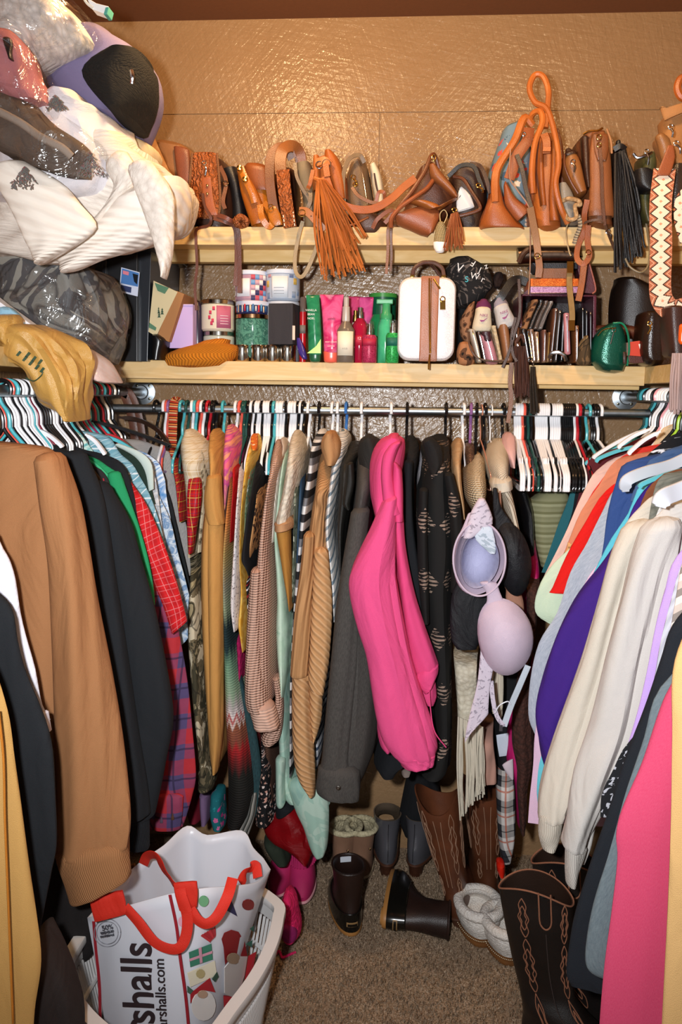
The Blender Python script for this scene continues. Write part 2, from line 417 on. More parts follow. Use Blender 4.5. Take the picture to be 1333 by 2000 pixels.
# back wall: boards with seams between them (each board is part of one wall)
wb = MB(); sx = P(741, 300, WALLY).x; sz = P(700, 220, WALLY).z; gp = .0012
for x0, x1 in ((XL, sx-gp), (sx+gp, XR)):
    wb.box((x0, WALLY, 0), (x1, WALLY+.05, sz-gp))
wb.box((XL, WALLY, sz+gp), (XR, WALLY+.05, ZC)); wb.box((XL, WALLY+.004, 0), (XR, WALLY+.06, ZC))
struct(wb.build('wall_back', WALL, smooth=False))
slab('wall_left', (XL-.05, -.9, 0), (XL, WALLY+.05, ZC), WALL)
slab('wall_right', (XR, -.9, 0), (XR+.05, WALLY+.05, ZC), WALL)
slab('ceiling', (XL-.05, -.9, ZC), (XR+.05, WALLY+.05, ZC+.05), CEIL)
g = G('speckled_carpet'); v = g.uv(obj=True); n1 = g.noise(v, 230, 3, 0, .7); n2 = g.noise(v, 7, 4)
g.col(g.mix(g.ramp(n2, [(.35, 0.0), (.65, .4)]), g.ramp(n1, [(.3, '5c4a38'), (.45, '947c62'), (.55, 'b09880'), (.7, 'd8c6ae')]), '84705c')); g.bump(n1, .7, .008)
CARPET = g.fin(.97, 0, .1)
slab('floor', (XL-.05, -.9, -.05), (XR+.05, WALLY+.05, 0), CARPET)
# carpet pile as short tufts near the lens
rnd = random.Random(5); pile = MB()
for i in range(26000):
    x = rnd.uniform(-.62, .62); y = rnd.uniform(1.6, 2.8); h_ = rnd.uniform(.006, .012); a = rnd.uniform(0, 3.14); l_ = .0028
    dx, dy = math.cos(a)*l_, math.sin(a)*l_; tx, ty = rnd.uniform(-.005, .005), rnd.uniform(-.005, .005); b = len(pile.v)
    pile.v += [(x-dx, y-dy, 0), (x+dx, y+dy, 0), (x+tx+dy*.5, y+ty-dx*.5, h_), (x+tx-dx*.3, y+ty, h_)]
    pile.f += [(b, b+1, b+2, b+3)]; pile.uv += [((0, 0), (1, 0), (1, 1), (0, 1))]
tag(pile.build('carpet_pile', CARPET), 'short brown and beige carpet pile on the closet floor', 'carpet', kind='stuff')
# ---- shelves
PINE = M('wood', 'e8cc9c', 'dcb87e', 'a8692f'); PINE2 = M('wood', 'ddc08a', 'ccaa6c', '99612e', sx=1.4)
def board(name, lo, hi, label, parent=None, mat=PINE):
    mb = MB(); mb.box(lo, hi); o = mb.build(name, mat, parent, smooth=False, bevel=.002)
    return o
SY = 2.50
z0, z1 = P(740, 746, SY).z, P(740, 709, SY).z; LOWZ = z1
lsx = P(225, 720, SY).x; rsx = P(1261, 730, SY).x
z2, z3 = P(740, 479, SY).z, P(740, 443, SY).z; UPZ = z3
low = thing('wooden_shelf', 'long lower pine shelf on the back wall holding toiletries and clutches', 'shelf', ((lsx+rsx)/2, 2.66, z0))
board('shelf_board', (lsx, SY, z0), (rsx, WALLY, z1), '', low)
board('support_batten', (lsx+.01, SY+.05, z0-.012), (rsx-.0, SY+.09, z0), '', low, PINE2)
upl = P(333, 460, SY).x; upr = P(1300, 460, SY).x
ups = thing('wooden_shelf', 'upper pine shelf on the back wall crowded with leather purses', 'shelf', (0, 2.66, z2))
board('shelf_board', (XL, SY, z2), (XR, WALLY, z3), '', ups)
zb = P(700, 513, 2.58).z
board('support_batten', (XL, 2.58, zb), (XR, 2.62, z2), '', ups, PINE2)
ls = thing('wooden_shelf', 'pine shelf along the left wall under the camouflage bundle', 'shelf', (XL+.15, 1.6, z0))
board('shelf_board', (XL, .6, z0+.012), (lsx, WALLY, z1-.001), '', ls, PINE2)
rs = thing('wooden_shelf', 'short visible pine shelf along the right wall under the striped wallet', 'shelf', (XR-.15, 1.6, z0))
board('shelf_board', (rsx, .6, z0+.006), (XR, WALLY, z1-.001), '', rs, PINE2)
lus = thing('wooden_shelf', 'upper left wall shelf hidden under the white blankets', 'shelf', (XL+.15, 1.6, z2))
board('shelf_board', (XL, 1.97, z2), (XL+.30, SY, z3), '', lus)
rus = thing('wooden_shelf', 'upper right wall shelf behind the woven guitar strap', 'shelf', (XR-.15, 1.6, z2))
board('shelf_board', (XR-.17, .6, z2), (XR, SY, z3), '', rus)
# ---- rails
GALV = M('metal', 'b4bcc2', '8e979c', rough=.38)
def flange(parent, c, r_=.042):
    mb = MB(); mb.lathe(c, [(.0, 0), (r_, 0), (r_, .006), (r_*.5, .010), (.024, .024), (.022, .03), (0.017, .03)], 32, (0, -1, 0))
    o = mb.build('pipe_flange', GALV, parent)
    for k in range(4):
        a = R(45+90*k); q = Vector(c) + Vector((math.cos(a)*r_*.72, -.006, math.sin(a)*r_*.72)); s_ = MB(); s_.lathe(q, [(.0, 0), (.0055, 0), (.0055, .0018), (.003, .003)], 12, (0, -1, 0)); s_.build('screw', M('metal', '8a8878', '55534a'), o)
FL = P(281, 766, WALLY); FR = P(1221, 776, WALLY)
def rail(label, c, y0, y1):
    t = thing('hanging_rail', label, 'clothes rail', c); mb = MB(); mb.tube([(c.x, y0, c.z), (c.x, y1, c.z)], .0135, 20, 2); mb.build('pipe', GALV, t); flange(t, (c.x, y1, c.z)); return t
rail('galvanized pipe clothes rail running along the left wall', FL, .5, WALLY)
rail('galvanized pipe clothes rail running along the right wall', FR, .5, WALLY)
RY = 2.53; RA = P(320, 798, RY); RB = P(1110, 806, RY); dz = (RB.z-RA.z)/(RB.x-RA.x)
rodz = lambda x: RA.z + (x-RA.x)*dz
br = thing('hanging_rail', 'galvanized pipe clothes rail running across the back under the lower shelf', 'clothes rail', (0, RY, RA.z))
mb = MB(); mb.tube([(FL.x-.02, RY, rodz(FL.x-.02)), (FR.x+.0, RY, rodz(FR.x))], .0125, 20, 2); mb.build('pipe', GALV, br)
# ================================================================ hangers
HC = {'white': 'f2f2f4', 'black': '121214', 'teal': '4fb3bd', 'coral': 'e8604f', 'red': 'b8202c', 'maroon': '7d1c34', 'magenta': '9a1d5c',
      'dark green': '1e4a44', 'cream': 'e9e2d2', 'blue': '3a72b8', 'purple': '8a5f94', 'pink': 'eba6b0', 'lime': 'a3cf3c', 'copper': 'b98068'}
_hm = {}
def hanger_mesh(color, kind='tube'):
    if (color, kind) in _hm: return _hm[color, kind]
    mb = MB(); r_ = .0022 if kind == 'wire' else .0047
    hook = [(-.021, 0, -.010), (-.0225, 0, .004), (-.016, 0, .0165), (0, 0, .0215), (.016, 0, .0165), (.0225, 0, .003), (.0225, 0, -.012), (.016, 0, -.032), (.004, 0, -.05), (0, 0, -.066), (0, 0, -.088)]
    mb.tube(hook, r_, 8, 4)
    sh = .068 if kind == 'wide' else 0
    body = [(0, 0, -.086), (.04, 0, -.098), (.17, 0, -.158), (.198, 0, -.180), (.200, 0, -.205), (.185, 0, -.218), (0, 0, -.218), (-.185, 0, -.218), (-.200, 0, -.205), (-.198, 0, -.180), (-.17, 0, -.158), (-.04, 0, -.098)]
    if kind == 'side': body = [(x*.2, 0, z if z > -.1 else -.1+(z+.1)*.5) for x, y, z in body]
    if kind == 'worn': body = [(x*.45, 0, z if z > -.1 else -.1+(z+.1)*.8) for x, y, z in body]
    mb.tube(body, r_*.95, 8, 3, closed=True)
    if kind == 'tube':
        for s_ in (-1, 1):   # the small strap notches
            mb.tube([(s_*.13, 0, -.140), (s_*.135, 0, -.128), (s_*.148, 0, -.134), (s_*.150, 0, -.149)], .0022, 6, 2)
    o = mb.build('clothes_hanger', M('plastic', HC[color], rough=.22 if color != 'white' else .35))
    _hm[color, kind] = [o, o.location.copy(), False]; return _hm[color, kind]
ORD = 'first second third fourth fifth sixth seventh eighth ninth tenth eleventh twelfth thirteenth fourteenth fifteenth sixteenth seventeenth eighteenth nineteenth twentieth'.split() + ['twenty-first', 'twenty-second', 'twenty-third', 'twenty-fourth', 'twenty-fifth', 'twenty-sixth']
_cnt = {}
def hang(color, rail_name, loc, rz, tilt=0, kind='worn', empty=False, word='from the left'):
    o0, off, used = hanger_mesh(color, kind)
    if used: o = o0.copy(); C.objects.link(o)
    else: o = o0; _hm[color, kind][2] = True
    from mathutils import Euler
    e = Euler((0, tilt, rz)); o.rotation_euler = e; o.location = Vector(loc) + e.to_matrix() @ off
    k = (color, rail_name, empty, kind); _cnt[k] = _cnt.get(k, 0) + 1; n_ = _cnt[k]-1
    mt = 'wire' if kind == 'wire' else 'plastic'
    tag(o, ('%s %s %s hanger %s on the %s rail' % (ORD[n_], 'empty ' + color if empty else color, mt, word, rail_name)) , 'hanger', 'hangers on the %s rail' % rail_name)
    return o
rnd = random.Random(11)
LR, RR = FL, FR
def yl(px, x=None):
    x = LR.x if x is None else x; a, b = .9, 2.8
    for _ in range(40):
        m_ = (a+b)/2; q = PX((x, m_, LR.z))[0]
        if (q < px) == (x < 0): a = m_
        else: b = m_
    return m_
left_list = [(3, 'black'), (7, 'coral'), (16, 'teal'), (21, 'black'), (27, 'white'), (33, 'white'), (38, 'black'), (45, 'white'), (49, 'black'), (54, 'white'), (60, 'white'), (64, 'teal'), (68, 'white'), (72, 'maroon'),
   (77, 'white'), (82, 'black'), (87, 'black'), (92, 'black'), (97, 'black'), (103, 'white'), (109, 'white'), (113, 'black'), (118, 'black'), (124, 'white'), (130, 'black'), (136, 'teal'), (142, 'black'), (147, 'white'), (151, 'black'),
   (155, 'dark green'), (160, 'red'), (165, 'teal'), (170, 'magenta'), (175, 'teal'), (180, 'black'), (185, 'red'), (190, 'teal'), (195, 'black'), (200, 'red'), (205, 'black'), (211, 'cream'), (219, 'black')]
for px, c_ in left_list:
    y = yl(px); hang(c_, 'left', (LR.x, y, LR.z+.002), math.pi + rnd.uniform(-.12, .12), 0, 'side', word='counting from the front')
for px, c_ in [(1262, 'dark green'), (1267, 'teal'), (1273, 'black'), (1279, 'white'), (1284, 'white'), (1289, 'black'), (1295, 'pink'), (1300, 'white'), (1305, 'white'), (1310, 'white'), (1316, 'white'), (1322, 'black'), (1329, 'lime'), (1335, 'black')]:
    y = yl(px, RR.x); hang(c_, 'right', (RR.x, y, RR.z+.002), rnd.uniform(-.12, .12), 0, 'side', word='counting from the back')
back_list = [(306, 'black'), (322, 'white'), (327, 'coral'), (332, 'purple'), (356, 'teal'), (367, 'dark green'), (376, 'white'), (382, 'teal'), (390, 'coral'), (396, 'white'), (402, 'black'), (408, 'red'), (416, 'black'), (421, 'black'), (437, 'teal'),
   (462, 'white'), (470, 'coral'), (476, 'dark green'), (481, 'dark green'), (486, 'black'), (493, 'white'), (498, 'black'), (502, 'white'), (507, 'white'), (512, 'black'), (517, 'white'), (522, 'white'), (526, 'white'), (531, 'black'), (536, 'teal'),
   (542, 'white'), (548, 'white'), (553, 'white'), (559, 'black'), (567, 'white'), (572, 'white'), (577, 'white'), (583, 'black'), (588, 'white'), (593, 'black'), (604, 'white'), (624, 'black'), (650, 'white'), (660, 'white'), (677, 'blue'),
   (707, 'white'), (764, 'white'), (796, 'black'), (872, 'black'), (906, 'white'), (921, 'purple'), (932, 'black'), (948, 'black'), (984, 'black')]
for px, c_ in back_list:
    x = P(px, 800, RY).x; hang(c_, 'back', (x, RY, rodz(x)+.002), R(90) + rnd.uniform(-.10, .10), 0)
for px, c_ in ((941, 'copper'), (960, 'white')):
    x = P(px, 800, RY).x; hang(c_, 'back', (x, RY, rodz(x)), R(90)+.08, 0, kind='wire')
emp = [(1009, 'white'), (1014, 'white'), (1019, 'white'), (1024, 'coral'), (1029, 'black'), (1035, 'dark green'), (1041, 'black'), (1051, 'white'), (1055, 'white'), (1059, 'white'), (1063, 'white'), (1067, 'white'), (1071, 'white'), (1075, 'black'),
   (1079, 'white'), (1083, 'white'), (1088, 'white'), (1092, 'white'), (1096, 'white'), (1101, 'black'), (1105, 'black'), (1109, 'black'), (1113, 'black'), (1117, 'black'), (1121, 'black'), (1126, 'white'), (1132, 'red'), (1137, 'black')]
for px, c_ in emp:
    x = P(px, 800, RY).x; hang(c_, 'back', (x, RY, rodz(x)+.002), R(90) + rnd.uniform(-.03, .03), 0, 'tube', empty=True)
for px, c_, t in ((1150, 'teal', .12), (1160, 'black', .10), (1165, 'black', .12), (1172, 'white', .17)):
    x = P(px, 800, RY).x; o = hang(c_, 'back', (x, RY, rodz(x)+.002), R(90) + t*.8, 0, 'tube', empty=True)
# ---- garments on the side rails: rows follow the aisle-side edge; the far side mirrors it about the rail
def side(name, label, cat, mat, edge, Y, s='L', D=.05, group=None, parts=(), seed=None, far=.21, **k):
    rail_x = LR.x if s == 'L' else RR.x; sgn = 1 if s == 'L' else -1
    rows = []
    for y, x in edge:
        p = P(x, y, Y); hw = abs(p.x - rail_x); fx = rail_x - sgn*min(hw, far)
        q = P(0, y, Y); xx = PX((fx, Y, p.z))[0]
        rows.append((y, min(x, xx), max(x, xx)) if s == 'L' else (y, min(x, xx), max(x, xx)))
    k.setdefault('m', 64); k.setdefault('fold', .008); k.setdefault('freq', 7); k.setdefault('n', 2.2); k.setdefault('step', .02)
    sd = seed if seed is not None else len(bpy.data.objects)
    mb = MB(); loft(mb, rows, Y, D, seed=sd, **k)
    if not parts: return tag(mb.build(name, mat), label, cat, group)
    t = thing(name, label, cat, (rail_x, Y, 1.0), group); mb.build('body', mat, t)
    for i, pt in enumerate(parts):
        pn, rws, dy, dd = pt[:4]; kk = dict(m=44, fold=.006, freq=9, n=2.0, seed=sd+i+1, step=.018); kk.update(pt[4] if len(pt) > 4 else {})
        mt = kk.pop('mat', mat); mb = MB(); loft(mb, rws, Y-dy, dd, **kk); mb.build(pn, mt, t)
    return t
def back(name, label, cat, mat, rows, Y=2.31, group=None, parts=(), drop=75, D=None, seed=None, **k):
    y0 = rows[0][0]; rr_ = []
    def dec(rw):
        if rw[0] == 's' or len(rw) > 3: return rw
        t = min(1, max(0, (rw[0]-y0)/drop)); t = t*(2-t); yy = (RY-.07)*(1-t) + Y*t
        dd = .13*(1-t) + (RY+.18-Y)*t if D is None else D
        return (rw[0], rw[1], rw[2], yy, dd)
    rr_ = [dec(rw) for rw in rows]
    k.setdefault('m', 44); k.setdefault('n', 2.4); k.setdefault('fold', .004); k.setdefault('freq', 12)
    sd = seed if seed is not None else len(bpy.data.objects)
    mb = MB(); loft(mb, rr_, Y, .3, seed=sd, **k)
    if not parts: return tag(mb.build(name, mat), label, cat, group)
    p = P((rows[0][1]+rows[0][2])/2, y0, RY); t = thing(name, label, cat, (p.x, RY, .9), group); mb.build('body', mat, t)
    for i, pt in enumerate(parts):
        pn, rws, dy, dd = pt[:4]; kk = dict(m=40, fold=.004, freq=12, n=2.1, seed=sd+i+1); kk.update(pt[4] if len(pt) > 4 else {})
        mt = kk.pop('mat', mat); mb = MB(); loft(mb, rws, Y-dy, dd, **kk); mb.build(pn, mt, t)
    return t
# ================================================================ left rail
BROWN = M('cloth', 'a27048', '8c5e3a'); BLK = M('cloth', '1c1f23', '101215', s=.8); GOLD = M('cloth', 'c29656', 'a87c40')
side('gold_sweatshirt', 'golden tan garment with an orange seam at the lower left corner of the photo', 'sweatshirt', GOLD,
     [(1180, -190), (1230, -70), (1300, -25), (1400, 2), (1500, 14), (1600, 28), (1700, 42), (1800, 55), (1900, 62), (2000, 50), (2100, 45)], 1.30, D=.06,
     parts=[('sleeve_seam', [(1390, -8, -2), (1480, 3, 7), (1600, 6, 10), (1700, 10, 14), (1800, 14, 18), (2000, 22, 26)], .012, .006, dict(mat=M('cloth', 'c47a26', '9c5c18'), fold=0, m=10))])
side('black_sweatshirt', 'long black sweatshirt between the golden garment and the brown sweatshirt', 'sweatshirt', BLK,
     [(1120, -150), (1150, -40), (1200, 10), (1260, 28), (1330, 42), (1400, 58), (1480, 80), (1570, 92), (1660, 102), (1720, 92), (1800, 72), (1850, 60)], 1.45, D=.06, fold=.012)
side('white_shirt', 'white long-sleeved shirt squeezed between two dark sweatshirts at far left', 'shirt', M('cloth', 'e8e6ee', 'cfccd8'),
     [(980, -150), (1020, -50), (1075, -4), (1120, 12), (1200, 34), (1290, 54), (1370, 76), (1412, 92)], 1.56, D=.035,
     parts=[('cuff', [('s', 62, 1412, 88, 1396), ('s', 70, 1436, 94, 1432)], .006, .03, dict(fold=.002))])
side('brown_sweatshirt', 'caramel brown crew sweatshirt, largest garment at left front', 'sweatshirt', BROWN,
     [(858, -110), (866, -20), (872, 40), (882, 75), (905, 100), (960, 118), (1010, 134), (1060, 140), (1200, 130), (1400, 120), (1600, 118), (1660, 118)], 1.68, D=.09, fold=.01, freq=4,
     parts=[('sleeve', [('s', 52, 905, 104, 897), ('s', 62, 985, 139, 990), ('s', 78, 1100, 162, 1105), ('s', 84, 1250, 184, 1250), ('s', 87, 1400, 204, 1400), ('s', 90, 1540, 222, 1530), ('s', 88, 1640, 236, 1620), ('s', 94, 1690, 232, 1672)], .05, .10, dict(fold=.012, freq=7)),
            ('sleeve', [(1505, 205, 218), (1560, 214, 236), (1600, 218, 240), (1650, 218, 241), (1700, 222, 243)], .0, .06),
            ('cuff', [('s', 92, 1688, 233, 1670), ('s', 100, 1720, 238, 1690), ('s', 118, 1772, 243, 1718), ('s', 124, 1784, 243, 1730)], .055, .09, dict(fold=.003, mat=M('rib', 'a27048', '96673f', s=5)))])
side('black_sweatshirt', 'charcoal black sweatshirt hanging just behind the caramel brown one', 'sweatshirt', BLK,
     [(838, -40), (848, 20), (856, 60), (872, 100), (895, 125), (930, 145), (985, 160), (1060, 170), (1200, 178), (1400, 205), (1560, 240), (1640, 245)], 1.95, D=.08, fold=.008,
     parts=[('sleeve', [('s', 140, 960, 205, 955), ('s', 160, 1030, 240, 1022), ('s', 175, 1110, 262, 1105), ('s', 188, 1240, 300, 1235), ('s', 205, 1400, 333, 1400), ('s', 225, 1500, 318, 1500), ('s', 240, 1620, 296, 1600)], .05, .08, dict(fold=.007, freq=6)),
            ('sleeve', [('s', 105, 900, 160, 890), ('s', 130, 990, 196, 985), ('s', 160, 1150, 222, 1150), ('s', 190, 1300, 245, 1300), ('s', 215, 1420, 262, 1420), ('s', 232, 1540, 280, 1540), ('s', 240, 1610, 285, 1600)], .09, .06, dict(fold=.006)),
            ('cuff', [('s', 238, 1606, 284, 1604), ('s', 243, 1660, 286, 1666)], .05, .06, dict(mat=M('rib', '1c1f23', '181a1e', s=5)))])
side('red_dotted_shirt', 'red shirt with tiny white dots behind the black sweatshirt shoulder', 'shirt', M('speckle', 'c8262a', 'f0d8d0', th=.33), [(880, 90), (890, 138), (905, 152), (940, 168), (960, 180), (1000, 190)], 1.99, D=.02)
side('olive_shirt', 'dark olive brown shirt beside the green polo', 'shirt', M('cloth', '4a3c2c', '382c20'), [(890, 100), (902, 150), (918, 180), (945, 198), (1000, 210), (1100, 230)], 2.02, D=.02)
side('dark_shirt', 'dark grey shirt with a red piping line beside the green polo', 'shirt', M('cloth', '2c2828', '1e1b1b'), [(885, 120), (900, 168), (925, 198), (960, 215), (1010, 232), (1100, 240), (1200, 250)], 2.04, D=.02,
     parts=[('piping', [(935, 200, 203), (960, 204, 207), (1000, 208, 211)], .006, .004, dict(mat=M('cloth', 'b03040'), fold=0, m=8))])
GRN = M('cloth', '259a62', '1c7c4c')
side('green_polo_shirt', 'bright green polo shirt with a short sleeve on the left rail', 'polo shirt', GRN,
     [(868, 60), (880, 130), (888, 165), (905, 198), (930, 226), (960, 235), (1040, 240), (1150, 246), (1260, 250)], 2.07, D=.04,
     parts=[('sleeve', [('s', 205, 930, 232, 925), ('s', 215, 990, 252, 980), ('s', 228, 1040, 272, 1040), ('s', 245, 1100, 288, 1100), ('s', 268, 1160, 296, 1150), ('s', 282, 1190, 299, 1184)], .01, .03, dict(fold=.004)),
            ('collar_seam', [('s', 135, 884, 140, 882), ('s', 180, 908, 186, 904), ('s', 216, 940, 221, 938)], .006, .006, dict(fold=0, m=8, mat=M('cloth', '3fb47c')))])
side('black_shirt', 'black shirt tucked behind the green polo shirt collar', 'shirt', M('cloth', '1b1c1f', '111214'), [(868, 130), (880, 170), (892, 210), (912, 236), (950, 252), (1010, 264), (1080, 275)], 2.10, D=.025)
side('red_plaid_shirt', 'bright red short-sleeved shirt with thin white plaid lines on the left rail', 'shirt', M('plaid', 'cc1a20', 'b8141a', 'd86064', 'e08c8c', s=2.6),
     [(900, 130), (915, 190), (935, 228), (955, 240), (1000, 262), (1050, 275), (1120, 290), (1180, 300)], 2.13, D=.03,
     parts=[('sleeve', [('s', 236, 950, 252, 945), ('s', 252, 1000, 284, 990), ('s', 275, 1080, 315, 1060), ('s', 296, 1140, 338, 1130), ('s', 315, 1190, 352, 1180), ('s', 332, 1242, 362, 1216)], .02, .04, dict(fold=.005))])
side('flannel_shirt', 'long red and navy buffalo plaid flannel shirt above the tote bag', 'flannel shirt', M('plaid', 'b02c34', '50446c', '2c2440', s=1.0),
     [(1000, 140), (1040, 200), (1100, 262), (1160, 312), (1210, 338), (1260, 350), (1340, 362), (1440, 372), (1520, 379), (1560, 372), (1600, 360), (1622, 352)], 2.17, D=.05,
     parts=[('cuff', [(1560, 300, 356), (1600, 300, 354), (1624, 298, 350)], .012, .03, dict(fold=.002)),
            ('cuff_button', [(1596, 334, 340), (1602, 334, 340)], .018, .004, dict(mat=M('plastic', '5c4030'), fold=0, m=12, top=.2)),
            ('cuff_button', [(1602, 312, 318), (1608, 312, 318)], .018, .004, dict(mat=M('plastic', '5c5060'), fold=0, m=12, top=.2))])
side('teal_plaid_shirt', 'pale teal and white plaid shirt with rounded shoulder on the left rail', 'shirt', M('plaid', '8fb6c0', '6c9fb0', 'e8f0f2', '4a7f92', s=1.3),
     [(832, 100), (842, 160), (850, 196), (862, 214), (890, 232), (915, 262), (950, 284), (1000, 302), (1050, 315), (1100, 324), (1160, 322)], 2.20, D=.04)
side('paisley_shirt', 'teal paisley print shirt at the top of the left rail', 'shirt', M('watercolor', '4e9aa0', '8cc4c0', 'dfeadf', '3d8c90', s=4),
     [(826, 90), (832, 120), (846, 150), (870, 172), (900, 190)], 2.16, D=.02)
side('forest_green_shirt', 'dark green shirt with pale mint collar edge on the left rail', 'shirt', M('cloth', '25382e', '1a2820'),
     [(862, 200), (872, 225), (886, 250), (905, 274), (935, 288), (985, 300)], 2.24, D=.02,
     parts=[('collar_edge', [('s', 222, 870, 232, 866), ('s', 262, 892, 275, 884), ('s', 282, 920, 296, 908), ('s', 290, 960, 300, 955)], .01, .01, dict(mat=M('cloth', 'cfe0d8'), fold=.001, m=12))])
side('grey_print_shirt', 'pale grey ornamental print shirt between teal plaid and tie-dye shirts', 'shirt', M('watercolor', 'b9b6b8', 'd8d4d4', '98a0a8', 'e4e2e2', s=3), [(868, 220), (880, 262), (900, 288), (940, 302), (1000, 312), (1060, 322)], 2.27, D=.02)
side('bandana_print_shirt', 'light blue bandana print shirt with long sleeve on the left rail', 'shirt', M('watercolor', '9fb8cc', 'cfdbe4', '5f86b0', 'e4ecf0', s=3.2),
     [(900, 240), (930, 286), (980, 310), (1020, 328), (1080, 342), (1130, 356), (1180, 368), (1215, 372), (1250, 364), (1268, 350)], 2.31, D=.03, fold=.006)
side('tie_dye_shirt', 'blue and white tie-dye shirt edge beside the grey sweater', 'shirt', M('watercolor', '2f6cb0', 'e4eef6', '4f8cc8', 'f0f4f8', s=2), [(880, 270), (895, 300), (920, 312), (960, 324), (1020, 336), (1080, 345)], 2.36, D=.02)
side('black_tee', 'black shirt edge running behind the light grey sweater', 't-shirt', M('cloth', '1f2224', '141618'), [(890, 280), (920, 312), (960, 326), (1010, 342), (1060, 354), (1110, 366), (1150, 374)], 2.41, D=.02)
side('grey_sweater', 'light grey knit sweater, last garment on the left rail', 'sweater', M('heather', '8f8b88', 'aaa6a2'),
     [(864, 285), (870, 300), (880, 322), (900, 332), (940, 340), (990, 352), (1040, 364), (1090, 376), (1125, 381)], 2.47, D=.04, fold=.005)
side('dark_coat', 'dark coat in the shadow low at left behind the laundry basket', 'coat', M('cloth', '221e1e', '141212'), [(1500, -60), (1560, 100), (1650, 130), (1750, 180), (1850, 190), (1900, 150)], 1.80, D=.04)
# ================================================================ right rail
tanb = M('cloth', 'cfa56c', 'b88f58')
side('tan_garment', 'tan smooth garment at the lower right corner of the photo', 'jacket', tanb, [(1100, 1500), (1180, 1400), (1300, 1340), (1450, 1332), (1600, 1325), (1800, 1314), (2000, 1302), (2100, 1298)], 1.18, 'R', D=.05)
side('pink_sweater', 'raspberry pink knit sweater hanging at right front', 'sweater', M('heather', 'c43c60', 'cc4c6c', s=3),
     [(1180, 1440), (1270, 1370), (1350, 1330), (1400, 1306), (1500, 1268), (1560, 1240), (1610, 1220), (1650, 1213), (1700, 1215), (1800, 1204), (1900, 1191), (2000, 1182), (2100, 1176)], 1.30, 'R', D=.06, fold=.006)
side('grey_sweatshirt', 'slate grey sweatshirt cuff showing beside the raspberry pink sweater', 'sweatshirt', M('heather', '5a666c', '6c787c'),
     [(1250, 1400), (1350, 1300), (1450, 1268), (1550, 1232), (1650, 1208), (1700, 1196), (1780, 1172), (1840, 1156), (1890, 1149), (1915, 1160), (1930, 1195)], 1.38, 'R', D=.04)
side('black_jacket', 'black long-sleeved jacket between lavender shirt and pink sweater', 'jacket', M('cloth', '1b1f26', '101318'),
     [(1150, 1390), (1230, 1328), (1300, 1306), (1400, 1272), (1500, 1230), (1600, 1196), (1700, 1162), (1800, 1132), (1860, 1120), (1920, 1112), (1945, 1120)], 1.50, 'R', D=.06)
side('black_patterned_skirt', 'black and white speckled cloth peeking behind the black jacket', 'dress', M('speckle', '16161a', 'b0b0b8', th=.4, s=1.5), [(1380, 1330), (1450, 1230), (1520, 1192), (1560, 1182), (1600, 1180)], 1.56, 'R', D=.02)
LAV = M('cloth', 'c2a0e0', 'a888cc')
side('lavender_shirt', 'lavender long-sleeved shirt in front of the cream sweatshirts', 'shirt', LAV,
     [(1000, 1400), (1090, 1332), (1150, 1312), (1220, 1288), (1320, 1270), (1400, 1254), (1480, 1230), (1540, 1208), (1580, 1205)], 1.60, 'R', D=.03)
side('grey_ribbed_shirt', 'pale grey ribbed shirt between lavender shirt and black jacket', 'shirt', M('rib', 'c4c4cc', 'a8a8b4', s=2), [(1030, 1390), (1090, 1345), (1180, 1318), (1260, 1298), (1340, 1284), (1440, 1258), (1500, 1240)], 1.575, 'R', D=.02)
side('patterned_cardigan', 'fuzzy beige zigzag cardigan edge at the right edge of the photo', 'cardigan', M('stripes', 'c9b8ac', '8c8078', 'ddd0c6', s=3, ang=.7), [(1000, 1420), (1080, 1352), (1180, 1326), (1260, 1310), (1350, 1296), (1440, 1275)], 1.55, 'R', D=.03)
CRM = M('cloth', 'cbc6c0', 'b8b2aa'); CRM2 = M('cloth', 'd0c8ba', 'bcb2a2')
side('cream_sweatshirt', 'large cream sweatshirt with wide sleeve and ribbed cuff, nearer of the two', 'sweatshirt', CRM,
     [(972, 1400), (980, 1340), (990, 1308), (1005, 1292), (1040, 1272), (1120, 1262), (1250, 1250), (1400, 1238), (1480, 1215)], 1.74, 'R', D=.05,
     parts=[('sleeve', [('s', 1262, 1040, 1345, 1030), ('s', 1240, 1100, 1330, 1095), ('s', 1215, 1200, 1308, 1200), ('s', 1192, 1300, 1288, 1300), ('s', 1166, 1420, 1262, 1440), ('s', 1135, 1520, 1222, 1530), ('s', 1112, 1620, 1170, 1630), ('s', 1104, 1660, 1152, 1672)], .03, .08, dict(fold=.013, freq=11)),
            ('cuff', [('s', 1108, 1655, 1152, 1668), ('s', 1108, 1700, 1138, 1710), ('s', 1110, 1733, 1130, 1738)], .03, .05, dict(mat=M('rib', 'c8c2ba', 'bab3a8', s=5))),
            ('hem', [('s', 1150, 1560, 1182, 1560), ('s', 1140, 1640, 1160, 1650), ('s', 1132, 1690, 1145, 1690)], -.02, .03)])
side('cream_sweatshirt', 'cream sweatshirt with smaller sleeve, farther of the two, beside the purple one', 'sweatshirt', CRM2,
     [(955, 1370), (962, 1310), (970, 1276), (990, 1258), (1040, 1228), (1120, 1205), (1250, 1190), (1400, 1180), (1500, 1150)], 1.84, 'R', D=.05,
     parts=[('sleeve', [('s', 1222, 1040, 1290, 1030), ('s', 1195, 1100, 1268, 1100), ('s', 1168, 1200, 1240, 1200), ('s', 1140, 1300, 1215, 1300), ('s', 1105, 1400, 1185, 1400), ('s', 1076, 1490, 1150, 1500), ('s', 1061, 1560, 1118, 1575), ('s', 1058, 1610, 1105, 1610)], .03, .07, dict(fold=.013, freq=11)),
            ('cuff', [('s', 1058, 1600, 1105, 1605), ('s', 1056, 1640, 1098, 1648), ('s', 1062, 1664, 1092, 1668)], .03, .05, dict(mat=M('rib', 'ccc3b4', 'bcb2a2', s=5)))])
